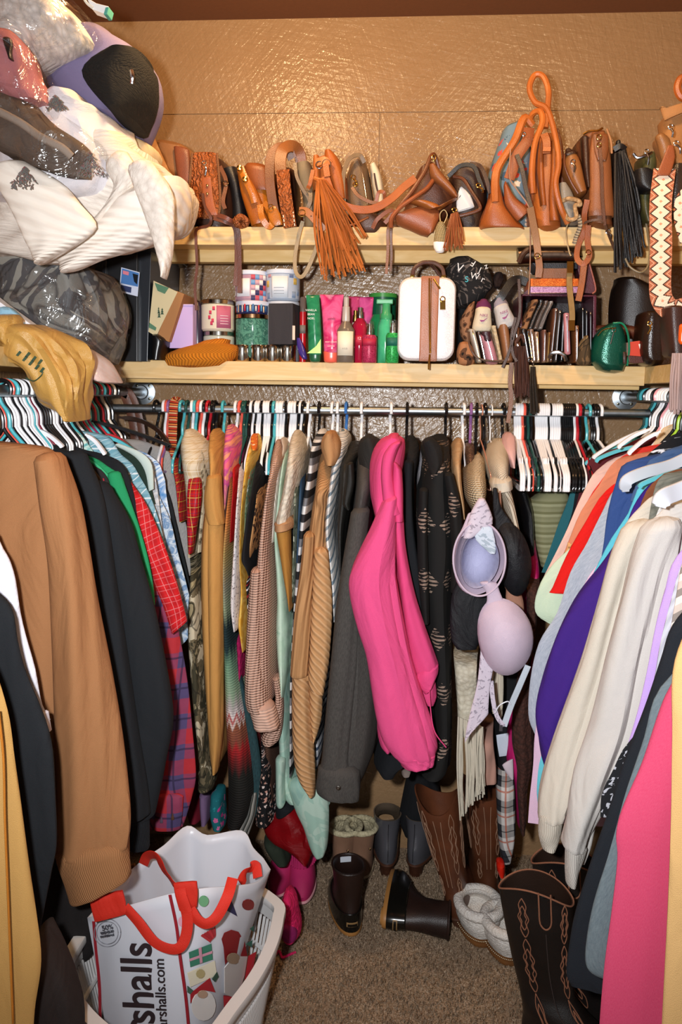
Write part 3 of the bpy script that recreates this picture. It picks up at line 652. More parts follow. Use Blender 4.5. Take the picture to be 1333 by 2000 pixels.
side('white_knit_sweater', 'white open-knit sweater at the shoulder of the cream sweatshirt', 'sweater', M('fuzzy', 'e6e4e2', 'bcb8b4'), [(935, 1400), (945, 1340), (965, 1305), (1000, 1284), (1040, 1270)], 1.79, 'R', D=.02)
side('olive_fleece', 'grey olive fleece jacket edge behind the cream sweatshirts', 'jacket', M('fuzzy', '77776c', '5c5c52'), [(915, 1380), (925, 1310), (940, 1284), (980, 1272), (1040, 1262), (1110, 1250)], 1.815, 'R', D=.025)
side('black_floral_dress', 'black dress with small orange and white flowers between purple and cream tops', 'dress', M('floral', '18181c', 'd88830', 'd8d4d0', '5c6c54', 'b0a8a0'), [(960, 1300), (1000, 1262), (1060, 1240), (1150, 1215), (1250, 1168), (1330, 1138), (1400, 1115), (1460, 1108), (1500, 1110)], 1.88, 'R', D=.02)
PUR = M('cloth', '3c1c7c', '2e1662')
side('purple_sweatshirt', 'deep purple sweatshirt with full sleeve on the right rail', 'sweatshirt', PUR,
     [(925, 1400), (935, 1310), (950, 1275), (990, 1245), (1040, 1222), (1090, 1195), (1200, 1170), (1350, 1140)], 1.93, 'R', D=.04,
     parts=[('sleeve', [('s', 1215, 1060, 1262, 1060), ('s', 1182, 1110, 1240, 1120), ('s', 1128, 1180, 1215, 1190), ('s', 1088, 1255, 1195, 1270), ('s', 1062, 1340, 1160, 1360), ('s', 1052, 1410, 1125, 1430), ('s', 1062, 1480, 1096, 1490), ('s', 1072, 1520, 1080, 1530)], .02, .06, dict(fold=.010, freq=9))])
side('dark_brown_shirt', 'rust brown shirt stripe between the purple sweatshirt and fleece', 'shirt', M('cloth', '7c4a30', '5c3420'), [(905, 1390), (918, 1320), (935, 1290), (960, 1268), (1000, 1252), (1040, 1240)], 1.90, 'R', D=.015)
side('turquoise_tee', 'turquoise t-shirt with short sleeve behind the purple sweatshirt', 't-shirt', M('cloth', '5fc4d8', '48a8bc'),
     [(905, 1400), (915, 1345), (928, 1298), (942, 1262), (980, 1244), (1030, 1214), (1075, 1188), (1120, 1160), (1150, 1148)], 1.99, 'R', D=.03)
side('pale_pink_shirt', 'pale pink long-sleeved shirt with a gathered hem low beside the plaid scarf', 'shirt', M('cloth', 'e4c0d8', 'cfa8c4'),
     [(960, 1300), (1000, 1235), (1080, 1190), (1130, 1150), (1200, 1120), (1300, 1085), (1420, 1048), (1500, 1042), (1560, 1036), (1612, 1033)], 2.05, 'R', D=.03)
side('aqua_sweatshirt', 'aqua sweatshirt cuff between the pale pink shirt and purple sleeve', 'sweatshirt', M('cloth', '6cc8d8', '54b0c0'), [(1350, 1150), (1400, 1090), (1480, 1062), (1540, 1056), (1576, 1058)], 2.0, 'R', D=.03)
side('heather_grey_sweater', 'heather grey sweatshirt beside the red t-shirt on the right rail', 'sweatshirt', M('heather', '9aa2b0', 'b8bec8'),
     [(920, 1330), (935, 1250), (960, 1205), (1000, 1175), (1060, 1145), (1120, 1115), (1200, 1092), (1260, 1060), (1330, 1044), (1400, 1040), (1440, 1050)], 2.10, 'R', D=.04, fold=.008)
side('blue_hoodie', 'royal blue washed hoodie high on the right rail', 'hoodie', M('cloth', '33508c', '263c70', s=2),
     [(880, 1340), (892, 1270), (905, 1238), (925, 1218), (970, 1200), (1020, 1188), (1060, 1182), (1090, 1176)], 2.06, 'R', D=.05)
side('peach_tee', 'peach coral t-shirt high on the right rail beside the red one', 't-shirt', M('cloth', 'd98866', 'c47452'),
     [(872, 1330), (885, 1262), (896, 1216), (912, 1190), (950, 1172), (1000, 1142), (1060, 1118), (1110, 1098), (1150, 1080), (1158, 1085)], 2.2, 'R', D=.03,
     parts=[('printed_graphic', [('s', 1096, 1090, 1104, 1096), ('s', 1108, 1074, 1122, 1078), ('s', 1110, 1060, 1126, 1066)], .003, .012, dict(mat=M('speckle', 'd8a068', '9a7048', th=.45), fold=.001))])
side('red_tee', 'bright red t-shirt sleeve pointing down on the right rail', 't-shirt', M('cloth', 'e01812', 'c8100c'),
     [(930, 1260), (940, 1225), (948, 1200), (975, 1176), (1020, 1152), (1070, 1122), (1110, 1102), (1150, 1084), (1160, 1078)], 2.15, 'R', D=.03)
side('ivory_tee', 'ivory and salmon edged t-shirt leaning beside the peach one', 't-shirt', M('cloth', 'ecc4b4', 'e0b0a0'),
     [(865, 1300), (880, 1240), (895, 1205), (920, 1170), (950, 1150), (1000, 1122), (1050, 1100), (1100, 1080), (1130, 1068)], 2.27, 'R', D=.03)
side('coral_tee', 'coral red t-shirt shoulder below the white hanger on the right rail', 't-shirt', M('cloth', 'd8382e', 'c42c24'), [(868, 1290), (876, 1252), (886, 1225), (900, 1205), (930, 1180), (960, 1160), (1000, 1140)], 2.235, 'R', D=.015)
side('mint_tee', 'pale mint green t-shirt tail low between pink and grey garments', 't-shirt', M('cloth', 'cfe0c4', 'b8ccb0'), [(1060, 1130), (1100, 1090), (1140, 1062), (1180, 1048), (1205, 1052), (1222, 1075)], 2.17, 'R', D=.03)
side('maroon_shirt', 'dark maroon shirt at the back of the right rail', 'shirt', M('cloth', '5c1c24', '44141c'),
     [(858, 1250), (875, 1215), (885, 1180), (900, 1152), (940, 1140), (1000, 1128), (1060, 1112), (1110, 1100)], 2.36, 'R', D=.03)
side('dark_teal_shirt', 'dark teal shirt, last visible garment at the back of the right rail', 'shirt', M('cloth', '2c6c74', '205058'),
     [(860, 1240), (890, 1160), (930, 1128), (980, 1112), (1030, 1088), (1080, 1070), (1120, 1058)], 2.45, 'R', D=.03)
side('black_slip', 'black silky shirt between dark teal and maroon shirts', 'shirt', M('cloth', '141419', '0c0c10'), [(870, 1230), (900, 1150), (950, 1130), (1000, 1118), (1050, 1100), (1100, 1086)], 2.41, 'R', D=.025)
side('denim_shirt', 'blue denim shirt collar at the top right edge of the photo', 'shirt', M('cloth', '44608c', '344c70'), [(862, 1360), (872, 1330), (885, 1300), (900, 1272), (940, 1250), (980, 1240)], 2.03, 'R', D=.03)
side('dotted_blouse', 'black blouse with white dots at the top right edge', 'blouse', M('speckle', '141418', 'e0e0e4', th=.36, s=.8), [(842, 1340), (850, 1315), (862, 1298), (880, 1275), (900, 1262)], 2.12, 'R', D=.02)
side('beige_camisole', 'beige camisole at the neck of the dotted blouse', 'camisole', M('cloth', 'dcc09a', 'c8aa84'), [(828, 1320), (836, 1298), (850, 1290), (872, 1275)], 2.3, 'R', D=.02)
# broad flat white hangers of the nearer tops, lying over the shoulders
def shoulder_hanger(label, pts, Y, w_, col='d4d8e0', rr_=.2):
    mb = MB(); q = [P(x, y, Y+dy) for x, y, dy in pts]; mb.tube(q, lambda t: 1 if .08 < t < .92 else .6, flat=(w_, .006), up_=(0, 1, 0), sub=6)
    return tag(mb.build('clothes_hanger', M('plastic', col, rough=.3)), label, 'hanger')
shoulder_hanger('wide white padded-end hanger arm over the royal blue hoodie', [(1222, 958, -.04), (1226, 938, -.05), (1262, 922, -.03), (1312, 908, 0), (1370, 880, .02)], 2.0, .014)
shoulder_hanger('wide white hanger arm over the cream sweatshirt at the right edge', [(1290, 990, -.04), (1298, 972, -.04), (1330, 958, -.02), (1400, 930, 0)], 1.72, .018)
for i, (a, b, Y, c_, nm) in enumerate([((1160, 888), (1262, 838), 2.34, 'f2f2f4', 'white hanger arm sloping over the maroon shirt'), ((1165, 895), (1250, 870), 2.28, '62c0cc', 'teal hanger arm sloping over the ivory t-shirt'),
      ((1208, 868), (1270, 838), 2.2, 'f2f2f4', 'white hanger arm sloping above the peach t-shirt'), ((1228, 880), (1290, 842), 2.14, 'f2f2f4', 'white hanger arm just above the coral t-shirt'), ((1145, 900), (1235, 862), 2.4, '62c0cc', 'teal hanger arm farthest back over the maroon shirt'),
      ((1250, 945), (1345, 915), 1.95, '62c0cc', 'turquoise edged hanger arm over the purple sweatshirt')]):
    shoulder_hanger(nm, [(a[0], a[1]+8, -.01), (a[0]+6, a[1], -.01), ((a[0]+b[0])/2, (a[1]+b[1])/2-2, 0), (b[0], b[1], 0)], Y, .0048, c_)
for i, (a, b, Y, c_, nm) in enumerate([((180, 822), (330, 868), 2.2, '161618', 'black hanger arm sloping over the teal plaid shirt'), ((168, 848), (206, 882), 2.08, 'f0f0f4', 'white hanger arm on the teal plaid shoulder'),
      ((200, 850), (262, 878), 2.26, '5fc0cc', 'teal hanger arm beside the dark green shirt'), ((208, 848), (250, 868), 2.3, 'c83038', 'red hanger arm beside the dark green shirt'),
      ((70, 838), (122, 868), 1.97, 'f0f0f4', 'white hanger arm above the charcoal black sweatshirt')]):
    shoulder_hanger(nm, [(a[0], a[1], 0), ((a[0]+b[0])/2, (a[1]+b[1])/2-3, 0), (b[0]-4, b[1], -.01), (b[0], b[1]+6, -.01)], Y, .0048, c_)
shoulder_hanger('polished brown wooden hanger arching beside the leather belts', [(232, 815, 0), (270, 820, 0), (305, 838, -.02), (325, 862, -.04), (327, 880, -.04)], 2.48, .006, '2c1c14')
# ================================================================ back rail, left to right
back('tartan_shirt', 'red tartan shirt sleeve peeking beside the light grey sweater', 'shirt', M('plaid', 'b01c20', '8c1418', 'd8b040', '20402c', s=3), [(900, 333, 344), (940, 336, 352), (1000, 342, 358), (1020, 346, 357)], 2.40)
back('cream_flannel_shirt', 'cream and tan checked flannel shirt near the left end of the back rail', 'flannel shirt', M('plaid', 'd6c8b0', 'c4ac84', 'e8e0d0', s=2.6),
     [(843, 356, 374), (855, 348, 384), (872, 341, 396), (905, 339, 402), (950, 348, 396), (1000, 354, 388), (1050, 358, 380), (1090, 362, 376)], 2.36)
back('tartan_scarf', 'shiny red tartan scarf in front of the cream checked flannel', 'scarf', M('plaid', 'c01c22', '8c1418', 'e0c060', '24305c', s=3.2, rough=.45),
     [(905, 371, 384), (930, 366, 388), (965, 362, 389), (1000, 361, 386), (1030, 362, 380), (1060, 364, 376), (1083, 366, 372)], 2.30, D=.05)
back('snakeskin_blouse', 'narrow snakeskin print blouse beside the caramel cardigan', 'blouse', M('leopard', 'c8bca0', '5c5040', '8c8068', s=.9), [(862, 384, 396), (900, 384, 400), (1000, 384, 402), (1080, 378, 396)], 2.37)
back('camo_jacket', 'brown and cream tree-bark camouflage jacket sleeve with cuff', 'jacket', M('camo', 'c8bca0', '6c6048', '3c3828', '988a68', '24201a'),
     [(1075, 366, 380), (1130, 364, 386), (1200, 356, 392), (1260, 356, 394), (1330, 362, 396), (1400, 370, 398), (1450, 376, 402), (1490, 378, 410), (1520, 380, 413)], 2.30, parts=[('cuff', [(1518, 380, 412), (1535, 380, 415), (1550, 380, 411)], .0, .12)])
CAR = M('cloth', 'c6914f', 'b07c3e')
back('caramel_cardigan', 'caramel tan long cardigan with rolled short sleeve over a long one', 'cardigan', CAR,
     [(840, 412, 421), (852, 403, 424), (880, 399, 425), (930, 401, 424), (960, 396, 424), (1000, 388, 428), (1060, 380, 430), (1150, 378, 431), (1250, 381, 431), (1330, 386, 431), (1420, 394, 430), (1480, 400, 429), (1505, 408, 424)], 2.28,
     parts=[('short_sleeve', [(935, 398, 424), (975, 392, 427), (1010, 394, 431), (1026, 399, 433)], .015, .10), ('long_sleeve', [(1020, 400, 431), (1150, 402, 432), (1330, 404, 431), (1440, 404, 430), (1515, 412, 421)], .008, .08)])
back('tie_dye_blouse', 'pink orange and violet tie-dye blouse under a teal hanger hook', 'blouse', M('watercolor', 'd8803c', 'e05c8c', 'b04888', 'e89870', 'c83c78', s=1.3),
     [(832, 441, 450), (846, 434, 457), (875, 429, 456), (910, 428, 455), (960, 430, 450), (1010, 434, 446)], 2.34)
back('olive_print_top', 'thin olive snakeskin top edge beside the tie-dye blouse', 'top', M('leopard', '9c9470', '4c4838', 'c8c0a0'), [(890, 428, 436), (960, 430, 438), (1020, 432, 440)], 2.40)
ST = [(0, '3c2a20'), (.12, '7c4a2c'), (.22, 'c87a3c'), (.32, 'b8a468'), (.40, '909080'), (.46, '8c9c80'), (.50, '1c3034'), (.56, '1c3438'), (.60, '6c9478'), (.68, '8ca488'), (.72, 'b4a8a8'), (.735, 'd8d0cc'), (.745, 'a82020'), (.76, 'd8c8c0'), (.77, '8c5038'), (.81, '7c4434'), (.83, 'a01c20'), (.86, '6c1c1c'), (.90, '1c1c18'), (1, '181614')]
back('chevron_poncho', 'long zigzag knit poncho fading from orange through green and red to black', 'poncho', M('zramp', 'chev', stops=tuple(ST), span=1.16, zig=.028),
     [(905, 449, 456), (950, 444, 454), (1020, 435, 448), (1100, 432, 441), (1200, 430, 446), (1280, 429, 456), (1350, 428, 468), (1420, 429, 480), (1500, 431, 494), (1560, 432, 500), (1600, 433, 490), (1622, 433, 478)], 2.30,
     parts=[('poncho_edge', [('s', 455, 1290, 462, 1288), ('s', 470, 1380, 484, 1376), ('s', 482, 1450, 502, 1444), ('s', 490, 1540, 512, 1534), ('s', 480, 1600, 500, 1596)], -.05, .03, dict(mat=M('heather', '28484c', '1c3034'))),
            ('fringe', [('s', 484, 1560, 502, 1552), ('s', 476, 1595, 496, 1600), ('s', 462, 1628, 482, 1640)], -.04, .03, dict(mat=M('stripes', '6c6c68', '34342f', '98948c', s=9, ang=1.57)))])
back('red_blouse', 'narrow red velvet blouse beside the white lace top', 'blouse', M('cloth', 'b81418', '8c0c10', rough=.5), [(888, 455, 464), (920, 450, 463), (980, 448, 459), (1060, 446, 452)], 2.33)
back('brown_mesh_top', 'dark brown mesh top beside the red blouse', 'top', M('heather', '4c3024', '2c1c14'), [(905, 448, 454), (960, 442, 450), (1010, 436, 446)], 2.32, D=.06)
back('white_lace_top', 'white lace blouse with dark pinholes and scalloped hem', 'blouse', M('speckle', 'e2dcdc', '8c8488', th=.4, s=2.2),
     [(905, 465, 474), (950, 460, 471), (1000, 455, 468), (1100, 447, 466), (1180, 442, 464), (1215, 446, 464), (1235, 452, 462)], 2.29)
back('mustard_floral_kimono', 'mustard yellow floral kimono with a long mustard tail', 'kimono', M('watercolor', 'c88a1c', 'd8a038', 'e8c060', 'b07810', s=2),
     [(850, 493, 500), (866, 484, 500), (890, 476, 494), (950, 470, 482), (1020, 466, 475), (1100, 465, 473), (1160, 465, 480), (1220, 458, 480), (1250, 464, 478), (1275, 470, 477)], 2.31)
back('orange_print_blouse', 'orange and white scarf print blouse collar at the centre left of the back rail', 'blouse', M('floral', 'd86c24', 'f0e0c0', 'b83018', 'e8a040'), [(848, 492, 500), (856, 488, 501), (872, 489, 500), (880, 492, 498)], 2.27, D=.05)
back('green_stripe_blouse', 'green and multicolour beaded stripe blouse beside the mustard kimono', 'blouse', M('floral', '7c8c6c', 'd8d8c8', '4c6c54', 'b85c3c', s=1.2), [(878, 492, 500), (920, 484, 494), (970, 476, 486), (1060, 473, 480)], 2.34)
back('black_tunic', 'black tunic with slanted sleeve over a striped hem', 'tunic', M('cloth', '18181b', '0e0e10'),
     [(895, 500, 507), (930, 492, 503), (1000, 478, 494), (1060, 468, 490), (1095, 463, 489), (1110, 472, 489), (1125, 482, 488)], 2.27)
back('striped_top', 'black top with diagonal white and red stripes under the black tunic', 'top', M('stripes', '18181c', '18181c', 'e8e4e4', '18181c', '18181c', '9c2028', s=2.5, ang=.6), [(1095, 470, 488), (1130, 474, 489), (1160, 478, 488), (1195, 481, 486)], 2.33)
back('leopard_blouse', 'tan leopard print blouse between the black tunic and the waffle cardigan', 'blouse', M('leopard', 'c08c58', '221814', '4c3424'), [(920, 500, 510), (980, 496, 506), (1040, 486, 500), (1075, 481, 494), (1092, 482, 490)], 2.30)
back('magenta_lace_top', 'hot pink lace top hem below the mustard kimono', 'top', M('fuzzy', 'b8185c', '8c0c40'), [(1215, 456, 466), (1260, 456, 474), (1310, 459, 474), (1345, 460, 472)], 2.35)
back('blue_grey_top', 'pale blue grey hem below the magenta lace top', 'top', M('cloth', '98a4b8'), [(1310, 460, 470), (1350, 461, 474), (1400, 466, 474)], 2.38)
PKW = M('waffle', 'd6b09c', 'b8907e')
back('waffle_cardigan', 'dusty pink waffle knit cardigan with ribbed cuffs', 'cardigan', PKW,
     [(862, 536, 551), (874, 530, 552), (900, 522, 550), (950, 514, 536), (1000, 506, 530), (1060, 497, 528), (1130, 488, 530), (1200, 482, 532), (1300, 480, 532), (1380, 482, 532)], 2.24,
     parts=[('sleeve', [(1120, 486, 510), (1200, 479, 508), (1300, 474, 510), (1370, 475, 518), (1395, 479, 520)], .02, .09), ('cuff', [(1388, 481, 530), (1410, 485, 536), (1430, 490, 541)], .02, .1, dict(mat=M('rib', 'd6b09c', 'b8907e', s=2.5, ang=1.57))),
            ('sleeve', [(1330, 530, 545), (1375, 535, 551), (1420, 520, 550), (1448, 508, 545), (1459, 510, 535)], -.05, .08)])
back('white_ribbed_top', 'cream ribbed top edge behind the waffle cardigan', 'top', M('rib', 'ddd0c4', 'b8a898', s=3), [(858, 546, 556), (880, 548, 558), (930, 538, 547), (1000, 530, 540), (1060, 528, 536)], 2.30)
MINT = M('watercolor', 'a8c8b0', 'b8d4bc', 'c4dcc8', '9cc0a8', s=1.2, rough=.5)
back('mint_satin_shirt', 'mint green satin shirt between waffle cardigan and sherpa vest', 'shirt', MINT,
     [(868, 556, 564), (900, 548, 560), (960, 540, 552), (1050, 531, 546), (1120, 532, 556), (1180, 533, 562), (1230, 530, 566), (1290, 533, 564), (1340, 541, 558), (1370, 545, 553)], 2.30)
MCAM = M('camo', '9cbcac', 'b0c8b8', 'a4c4b4', '8cb0a4', '9cbcac', s=.6)
back('mint_camo_hoodie', 'pale mint camouflage hoodie whose sleeve hangs lowest beside the grey coat', 'hoodie', MCAM,
     [(1200, 548, 562), (1300, 540, 564), (1400, 536, 566), (1480, 537, 572), (1540, 537, 585), (1560, 538, 600), (1572, 548, 604)], 2.34,
     parts=[('sleeve', [('s', 560, 1545, 612, 1530), ('s', 575, 1590, 638, 1565), ('s', 592, 1630, 640, 1620), ('s', 604, 1665, 637, 1662), ('s', 612, 1680, 633, 1678)], .03, .07),
            ('sleeve', [(1490, 536, 556), (1540, 537, 555), (1572, 537, 556), (1580, 540, 553)], .03, .06), ('thumb_cuff', [('s', 622, 1558, 634, 1556), ('s', 632, 1568, 645, 1564), ('s', 638, 1577, 645, 1572)], .0, .05)])
back('sherpa_vest', 'cream sherpa vest with a wide armhole showing the mustard sleeve inside', 'vest', M('fuzzy', 'e0d6c4', 'b8ac98'),
     [(843, 572, 584), (855, 564, 586), (880, 556, 585), (920, 550, 582), (960, 544, 576), (1000, 535, 568), (1020, 529, 567), (1034, 528, 570)], 2.24,
     parts=[('lined_edge', [('s', 528, 1030, 570, 1022), ('s', 529, 1042, 569, 1036)], .006, .2, dict(mat=M('cloth', 'b88c64', '9c7450'))),
            ('inner_sleeve', [(1034, 534, 564), (1080, 542, 565), (1130, 550, 567), (1170, 558, 567), (1195, 563, 567)], -.02, .10, dict(mat=M('cloth', 'b07c38', '906024')))])
back('light_camo_shirt', 'pale green camouflage shirt strip beside the sherpa vest', 'shirt', M('camo', '98a08c', '707c68', 'b8bca8', '545c4c', '404838'), [(880, 576, 586), (950, 572, 582), (1050, 568, 580), (1150, 566, 576), (1180, 567, 573)], 2.30)
back('black_blouse', 'black shiny blouse sliver behind the camouflage shirt', 'blouse', M('cloth', '161619', '0c0c0e', rough=.4), [(868, 582, 592), (900, 578, 592), (960, 574, 584), (1060, 566, 574), (1200, 563, 568)], 2.36)
back('steel_blue_shirt', 'dark steel blue shirt sliver before the buffalo check sweater', 'shirt', M('cloth', '33506c', '243c54'), [(908, 588, 594), (960, 583, 590), (1020, 580, 586), (1100, 577, 583)], 2.29, D=.1)
back('buffalo_check_sweater', 'fuzzy white black and grey buffalo check sweater left of the tan ribbed cardigan', 'sweater', M('stripes', 'd8d8d8', '202022', '78787c', 'd8d8d8', '2a2a2e', s=1.05),
     [(842, 620, 634), (856, 610, 636), (880, 602, 620), (930, 596, 613), (1000, 584, 603), (1080, 577, 592), (1150, 571, 588), (1250, 565, 580), (1350, 562, 574), (1460, 562, 573), (1520, 562, 570)], 2.29)
back('black_lace_dress', 'black dress hem with small pink flowers above the red cloth', 'dress', M('floral', '121214', 'd8b0a0', 'c89484', 'e4d0c8', s=1.3),
     [(1440, 508, 514), (1500, 504, 524), (1550, 495, 532), (1600, 489, 535), (1618, 488, 534)], 2.33)
back('brown_sheer_skirt', 'brown sheer pleated skirt above the black flowered hem', 'skirt', M('rib', '54382a', '34221a', s=2), [(1430, 500, 530), (1460, 510, 532), (1520, 515, 534), (1570, 520, 536)], 2.36)
TAN = M('rib', 'b98a5c', '9c7046', s=1.2)
TAN2 = M('rib', 'b98a5c', 'd0a478', s=1.3, ang=.9)
back('ribbed_cardigan', 'tan ribbed open cardigan with tall collar and layered sleeves', 'cardigan', TAN,
     [(888, 622, 652), (905, 617, 656), (950, 609, 652), (1000, 601, 640), (1060, 592, 642), (1120, 585, 645), (1200, 578, 646), (1280, 574, 644), (1330, 572, 636)], 2.26,
     parts=[('collar', [(848, 632, 652), (858, 625, 658), (875, 622, 663), (895, 627, 662), (910, 632, 655)], .0, .16, dict(mat=M('cloth', 'b98a5c', '9c7046'))),
            ('sleeve', [(1050, 590, 615), (1120, 583, 612), (1200, 572, 608), (1280, 566, 604), (1325, 563, 602)], .03, .10), ('sleeve', [('s', 612, 1080, 640, 1080), ('s', 606, 1180, 648, 1180), ('s', 602, 1280, 642, 1285), ('s', 600, 1340, 632, 1355), ('s', 606, 1350, 630, 1362)], .025, .06, dict(mat=TAN2)),
            ('under_sleeve', [(1318, 568, 602), (1400, 568, 607), (1480, 570, 612), (1530, 580, 613), (1560, 600, 613)], .01, .08, dict(mat=TAN2)), ('under_sleeve', [(1345, 603, 629), (1400, 604, 628), (1430, 606, 622), (1452, 610, 615)], .0, .05, dict(mat=TAN2))])
AZ = M('stripes', 'e4e0da', '8c98a0', 'dcd8d4', 'c8c4c0', '70808c', 'e8e4e0', s=2.2, ang=.5)
back('aztec_cardigan', 'white cardigan with slate blue geometric print right of the tan one', 'cardigan', AZ,
     [(842, 660, 676), (858, 656, 680), (885, 648, 674), (930, 640, 662), (980, 632, 656), (1040, 629, 650), (1100, 633, 658), (1150, 640, 662), (1190, 647, 658), (1215, 650, 656)], 2.28)
back('blue_striped_tee', 'white shirt with fine navy stripes showing low beside the grey coat', 'shirt', M('stripes', 'e4e4e8', 'e4e4e8', '44546c', s=4), [(1200, 625, 655), (1300, 622, 650), (1420, 612, 628), (1470, 612, 625), (1502, 614, 622)], 2.37)
back('black_silk_blouse', 'black silk wrap blouse below the blue hanger', 'blouse', M('cloth', '201f1c', '121210', rough=.45),
     [(868, 680, 702), (890, 668, 700), (910, 658, 692), (960, 655, 690), (1000, 652, 684), (1040, 653, 676), (1100, 658, 672), (1130, 662, 668)], 2.25,
     parts=[('lapel', [('s', 676, 910, 690, 906), ('s', 672, 950, 692, 945), ('s', 668, 985, 684, 982), ('s', 678, 998, 684, 996)], .012, .04)])
CHAR = M('heather', '4e4a46', '3a3734', s=1.2)
back('wool_coat', 'charcoal grey wool coat with a single snap near its hem', 'coat', CHAR,
     [(872, 700, 732), (900, 694, 735), (950, 690, 730), (1000, 684, 722), (1060, 674, 722), (1130, 662, 728), (1200, 650, 738), (1300, 640, 748), (1400, 632, 748), (1480, 624, 738), (1530, 618, 722), (1555, 616, 710), (1570, 640, 702)], 2.20,
     parts=[('hood', [(854, 712, 728), (860, 702, 740), (875, 697, 746), (900, 699, 742), (925, 704, 730)], -.06, .14, dict(mat=M('cloth', '262421', '181614'))),
            ('sleeve', [('s', 684, 1005, 722, 1000), ('s', 668, 1100, 712, 1100), ('s', 654, 1200, 704, 1200), ('s', 644, 1300, 700, 1300), ('s', 634, 1400, 690, 1400), ('s', 626, 1490, 682, 1500), ('s', 620, 1515, 700, 1522)], .02, .08, dict(mat=CHAR)),
            ('cuff', [('s', 619, 1510, 702, 1518), ('s', 616, 1545, 704, 1552), ('s', 618, 1560, 700, 1574)], .025, .08)])
mb = MB(); mb.lathe(P(661, 1538, 2.155), [(0, 0), (.0065, 0), (.0065, .003), (.003, .004), (.0028, .002), (0, .002)], 16, (0, -1, 0)); o = mb.build('snap_button', M('metal', '8a8680'), bpy.data.objects['wool_coat'])
PNK = M('cloth', 'e04a80', 'c83a70'); PNK2 = M('cloth', 'e65288', 'cc4076')
back('pink_hoodie', 'bright hot pink fleece hoodie at the centre of the back rail', 'hoodie', PNK,
     [(900, 745, 780), (940, 740, 788), (1000, 735, 788), (1080, 715, 790), (1150, 705, 800), (1230, 712, 815), (1320, 722, 830), (1400, 738, 838), (1460, 745, 840)], 2.18,
     parts=[('hood', [(856, 756, 780), (862, 742, 790), (880, 729, 792), (910, 721, 788), (945, 720, 780), (975, 722, 768), (998, 727, 752), (1012, 731, 742)], .03, .22, dict(n=2.2, fold=.003)),
            ('hood_fold', [('s', 760, 872, 784, 866), ('s', 748, 892, 776, 884), ('s', 744, 925, 768, 915), ('s', 746, 960, 770, 955), ('s', 752, 1010, 784, 1004)], .055, .05, dict(n=2, fold=.001)),
            ('hood_fold', [('s', 768, 905, 786, 925), ('s', 766, 960, 788, 965), ('s', 770, 1020, 788, 1020)], .045, .06, dict(n=2, fold=.001)),
            ('sleeve', [('s', 745, 985, 778, 975), ('s', 722, 1040, 774, 1040), ('s', 692, 1105, 772, 1110), ('s', 680, 1142, 776, 1150), ('s', 684, 1185, 784, 1200), ('s', 698, 1240, 794, 1255), ('s', 714, 1290, 806, 1310), ('s', 724, 1350, 824, 1370), ('s', 734, 1410, 844, 1430), ('s', 748, 1460, 852, 1470), ('s', 768, 1488, 852, 1490)], .07, .10, dict(n=2.1, fold=.006, mat=PNK2)),
            ('cuff', [('s', 772, 1486, 852, 1487), ('s', 780, 1498, 851, 1498), ('s', 786, 1507, 848, 1504)], .065, .08, dict(fold=.004, freq=30, mat=PNK2)),
            ('sleeve', [('s', 764, 1010, 788, 1005), ('s', 772, 1080, 794, 1080), ('s', 780, 1160, 810, 1160), ('s', 790, 1230, 830, 1225), ('s', 800, 1290, 850, 1280), ('s', 808, 1322, 858, 1305)], .02, .09, dict(n=2.1)),
            ('cuff', [('s', 812, 1330, 858, 1306), ('s', 822, 1352, 857, 1322), ('s', 830, 1362, 850, 1336)], .025, .07, dict(fold=.002)),
            ('pocket_edge', [('s', 822, 1345, 852, 1340), ('s', 822, 1362, 854, 1365), ('s', 832, 1378, 848, 1382)], -.0, .05), 
            ('hem_band', [(1385, 738, 756), (1430, 737, 764), (1462, 743, 768), (1473, 752, 764)], .0, .07)])
cord('drawstring', [(838, 1330, 2.16), (842, 1390, 2.15), (850, 1430, 2.15), (872, 1460, 2.15)], .0016, PNK, bpy.data.objects['pink_hoodie'])
back('black_hoodie', 'black hoodie hanging just right of the hot pink hoodie', 'hoodie', M('cloth', '14161a', '0a0b0e'),
     [(856, 796, 812), (872, 790, 820), (900, 786, 820), (950, 786, 812), (1020, 784, 812), (1100, 786, 820), (1200, 792, 832), (1300, 790, 845), (1420, 760, 845), (1480, 730, 850), (1510, 724, 800), (1524, 735, 780)], 2.27,
     parts=[('sleeve', [(905, 790, 808), (980, 789, 806), (1060, 790, 812), (1150, 800, 828), (1250, 812, 842)], .02, .06)])
back('taupe_lace_top', 'taupe lace hem showing under the pink hoodie cuff', 'top', M('cloth', '8c7c74', '706058'), [(1470, 785, 810), (1500, 783, 808), (1520, 785, 802)], 2.31, D=.1)
back('grey_floral_blouse', 'grey blouse with black lace collar behind the embroidered coat', 'blouse', M('watercolor', '9c9aa0', '88868c', 'b0a8a8'), [(880, 822, 838), (920, 812, 838), (960, 814, 832)], 2.40)
EMB = M('aztec', '141312', '9c8474')
back('embroidered_coat', 'long black coat with beige tribal embroidery reaching the brown boots', 'coat', EMB,
     [(853, 848, 872), (862, 832, 880), (880, 824, 884), (910, 828, 886), (960, 820, 892), (1010, 816, 898), (1080, 815, 902), (1160, 820, 892), (1260, 832, 890), (1360, 842, 890), (1450, 845, 890), (1510, 825, 888), (1528, 815, 880)], 2.22,
     parts=[('collar', [('s', 826, 868, 846, 856), ('s', 832, 890, 862, 872), ('s', 838, 915, 866, 905), ('s', 842, 928, 856, 924)], .01, .06, dict(mat=M('cloth', '1a1817', '100f0e'))),
            ('sleeve', [(930, 868, 888), (980, 876, 900), (1040, 882, 906), (1100, 884, 908), (1160, 882, 900)], .02, .07), ('sleeve', [(960, 820, 838), (1040, 816, 836), (1130, 818, 838), (1220, 826, 840)], .02, .07)])
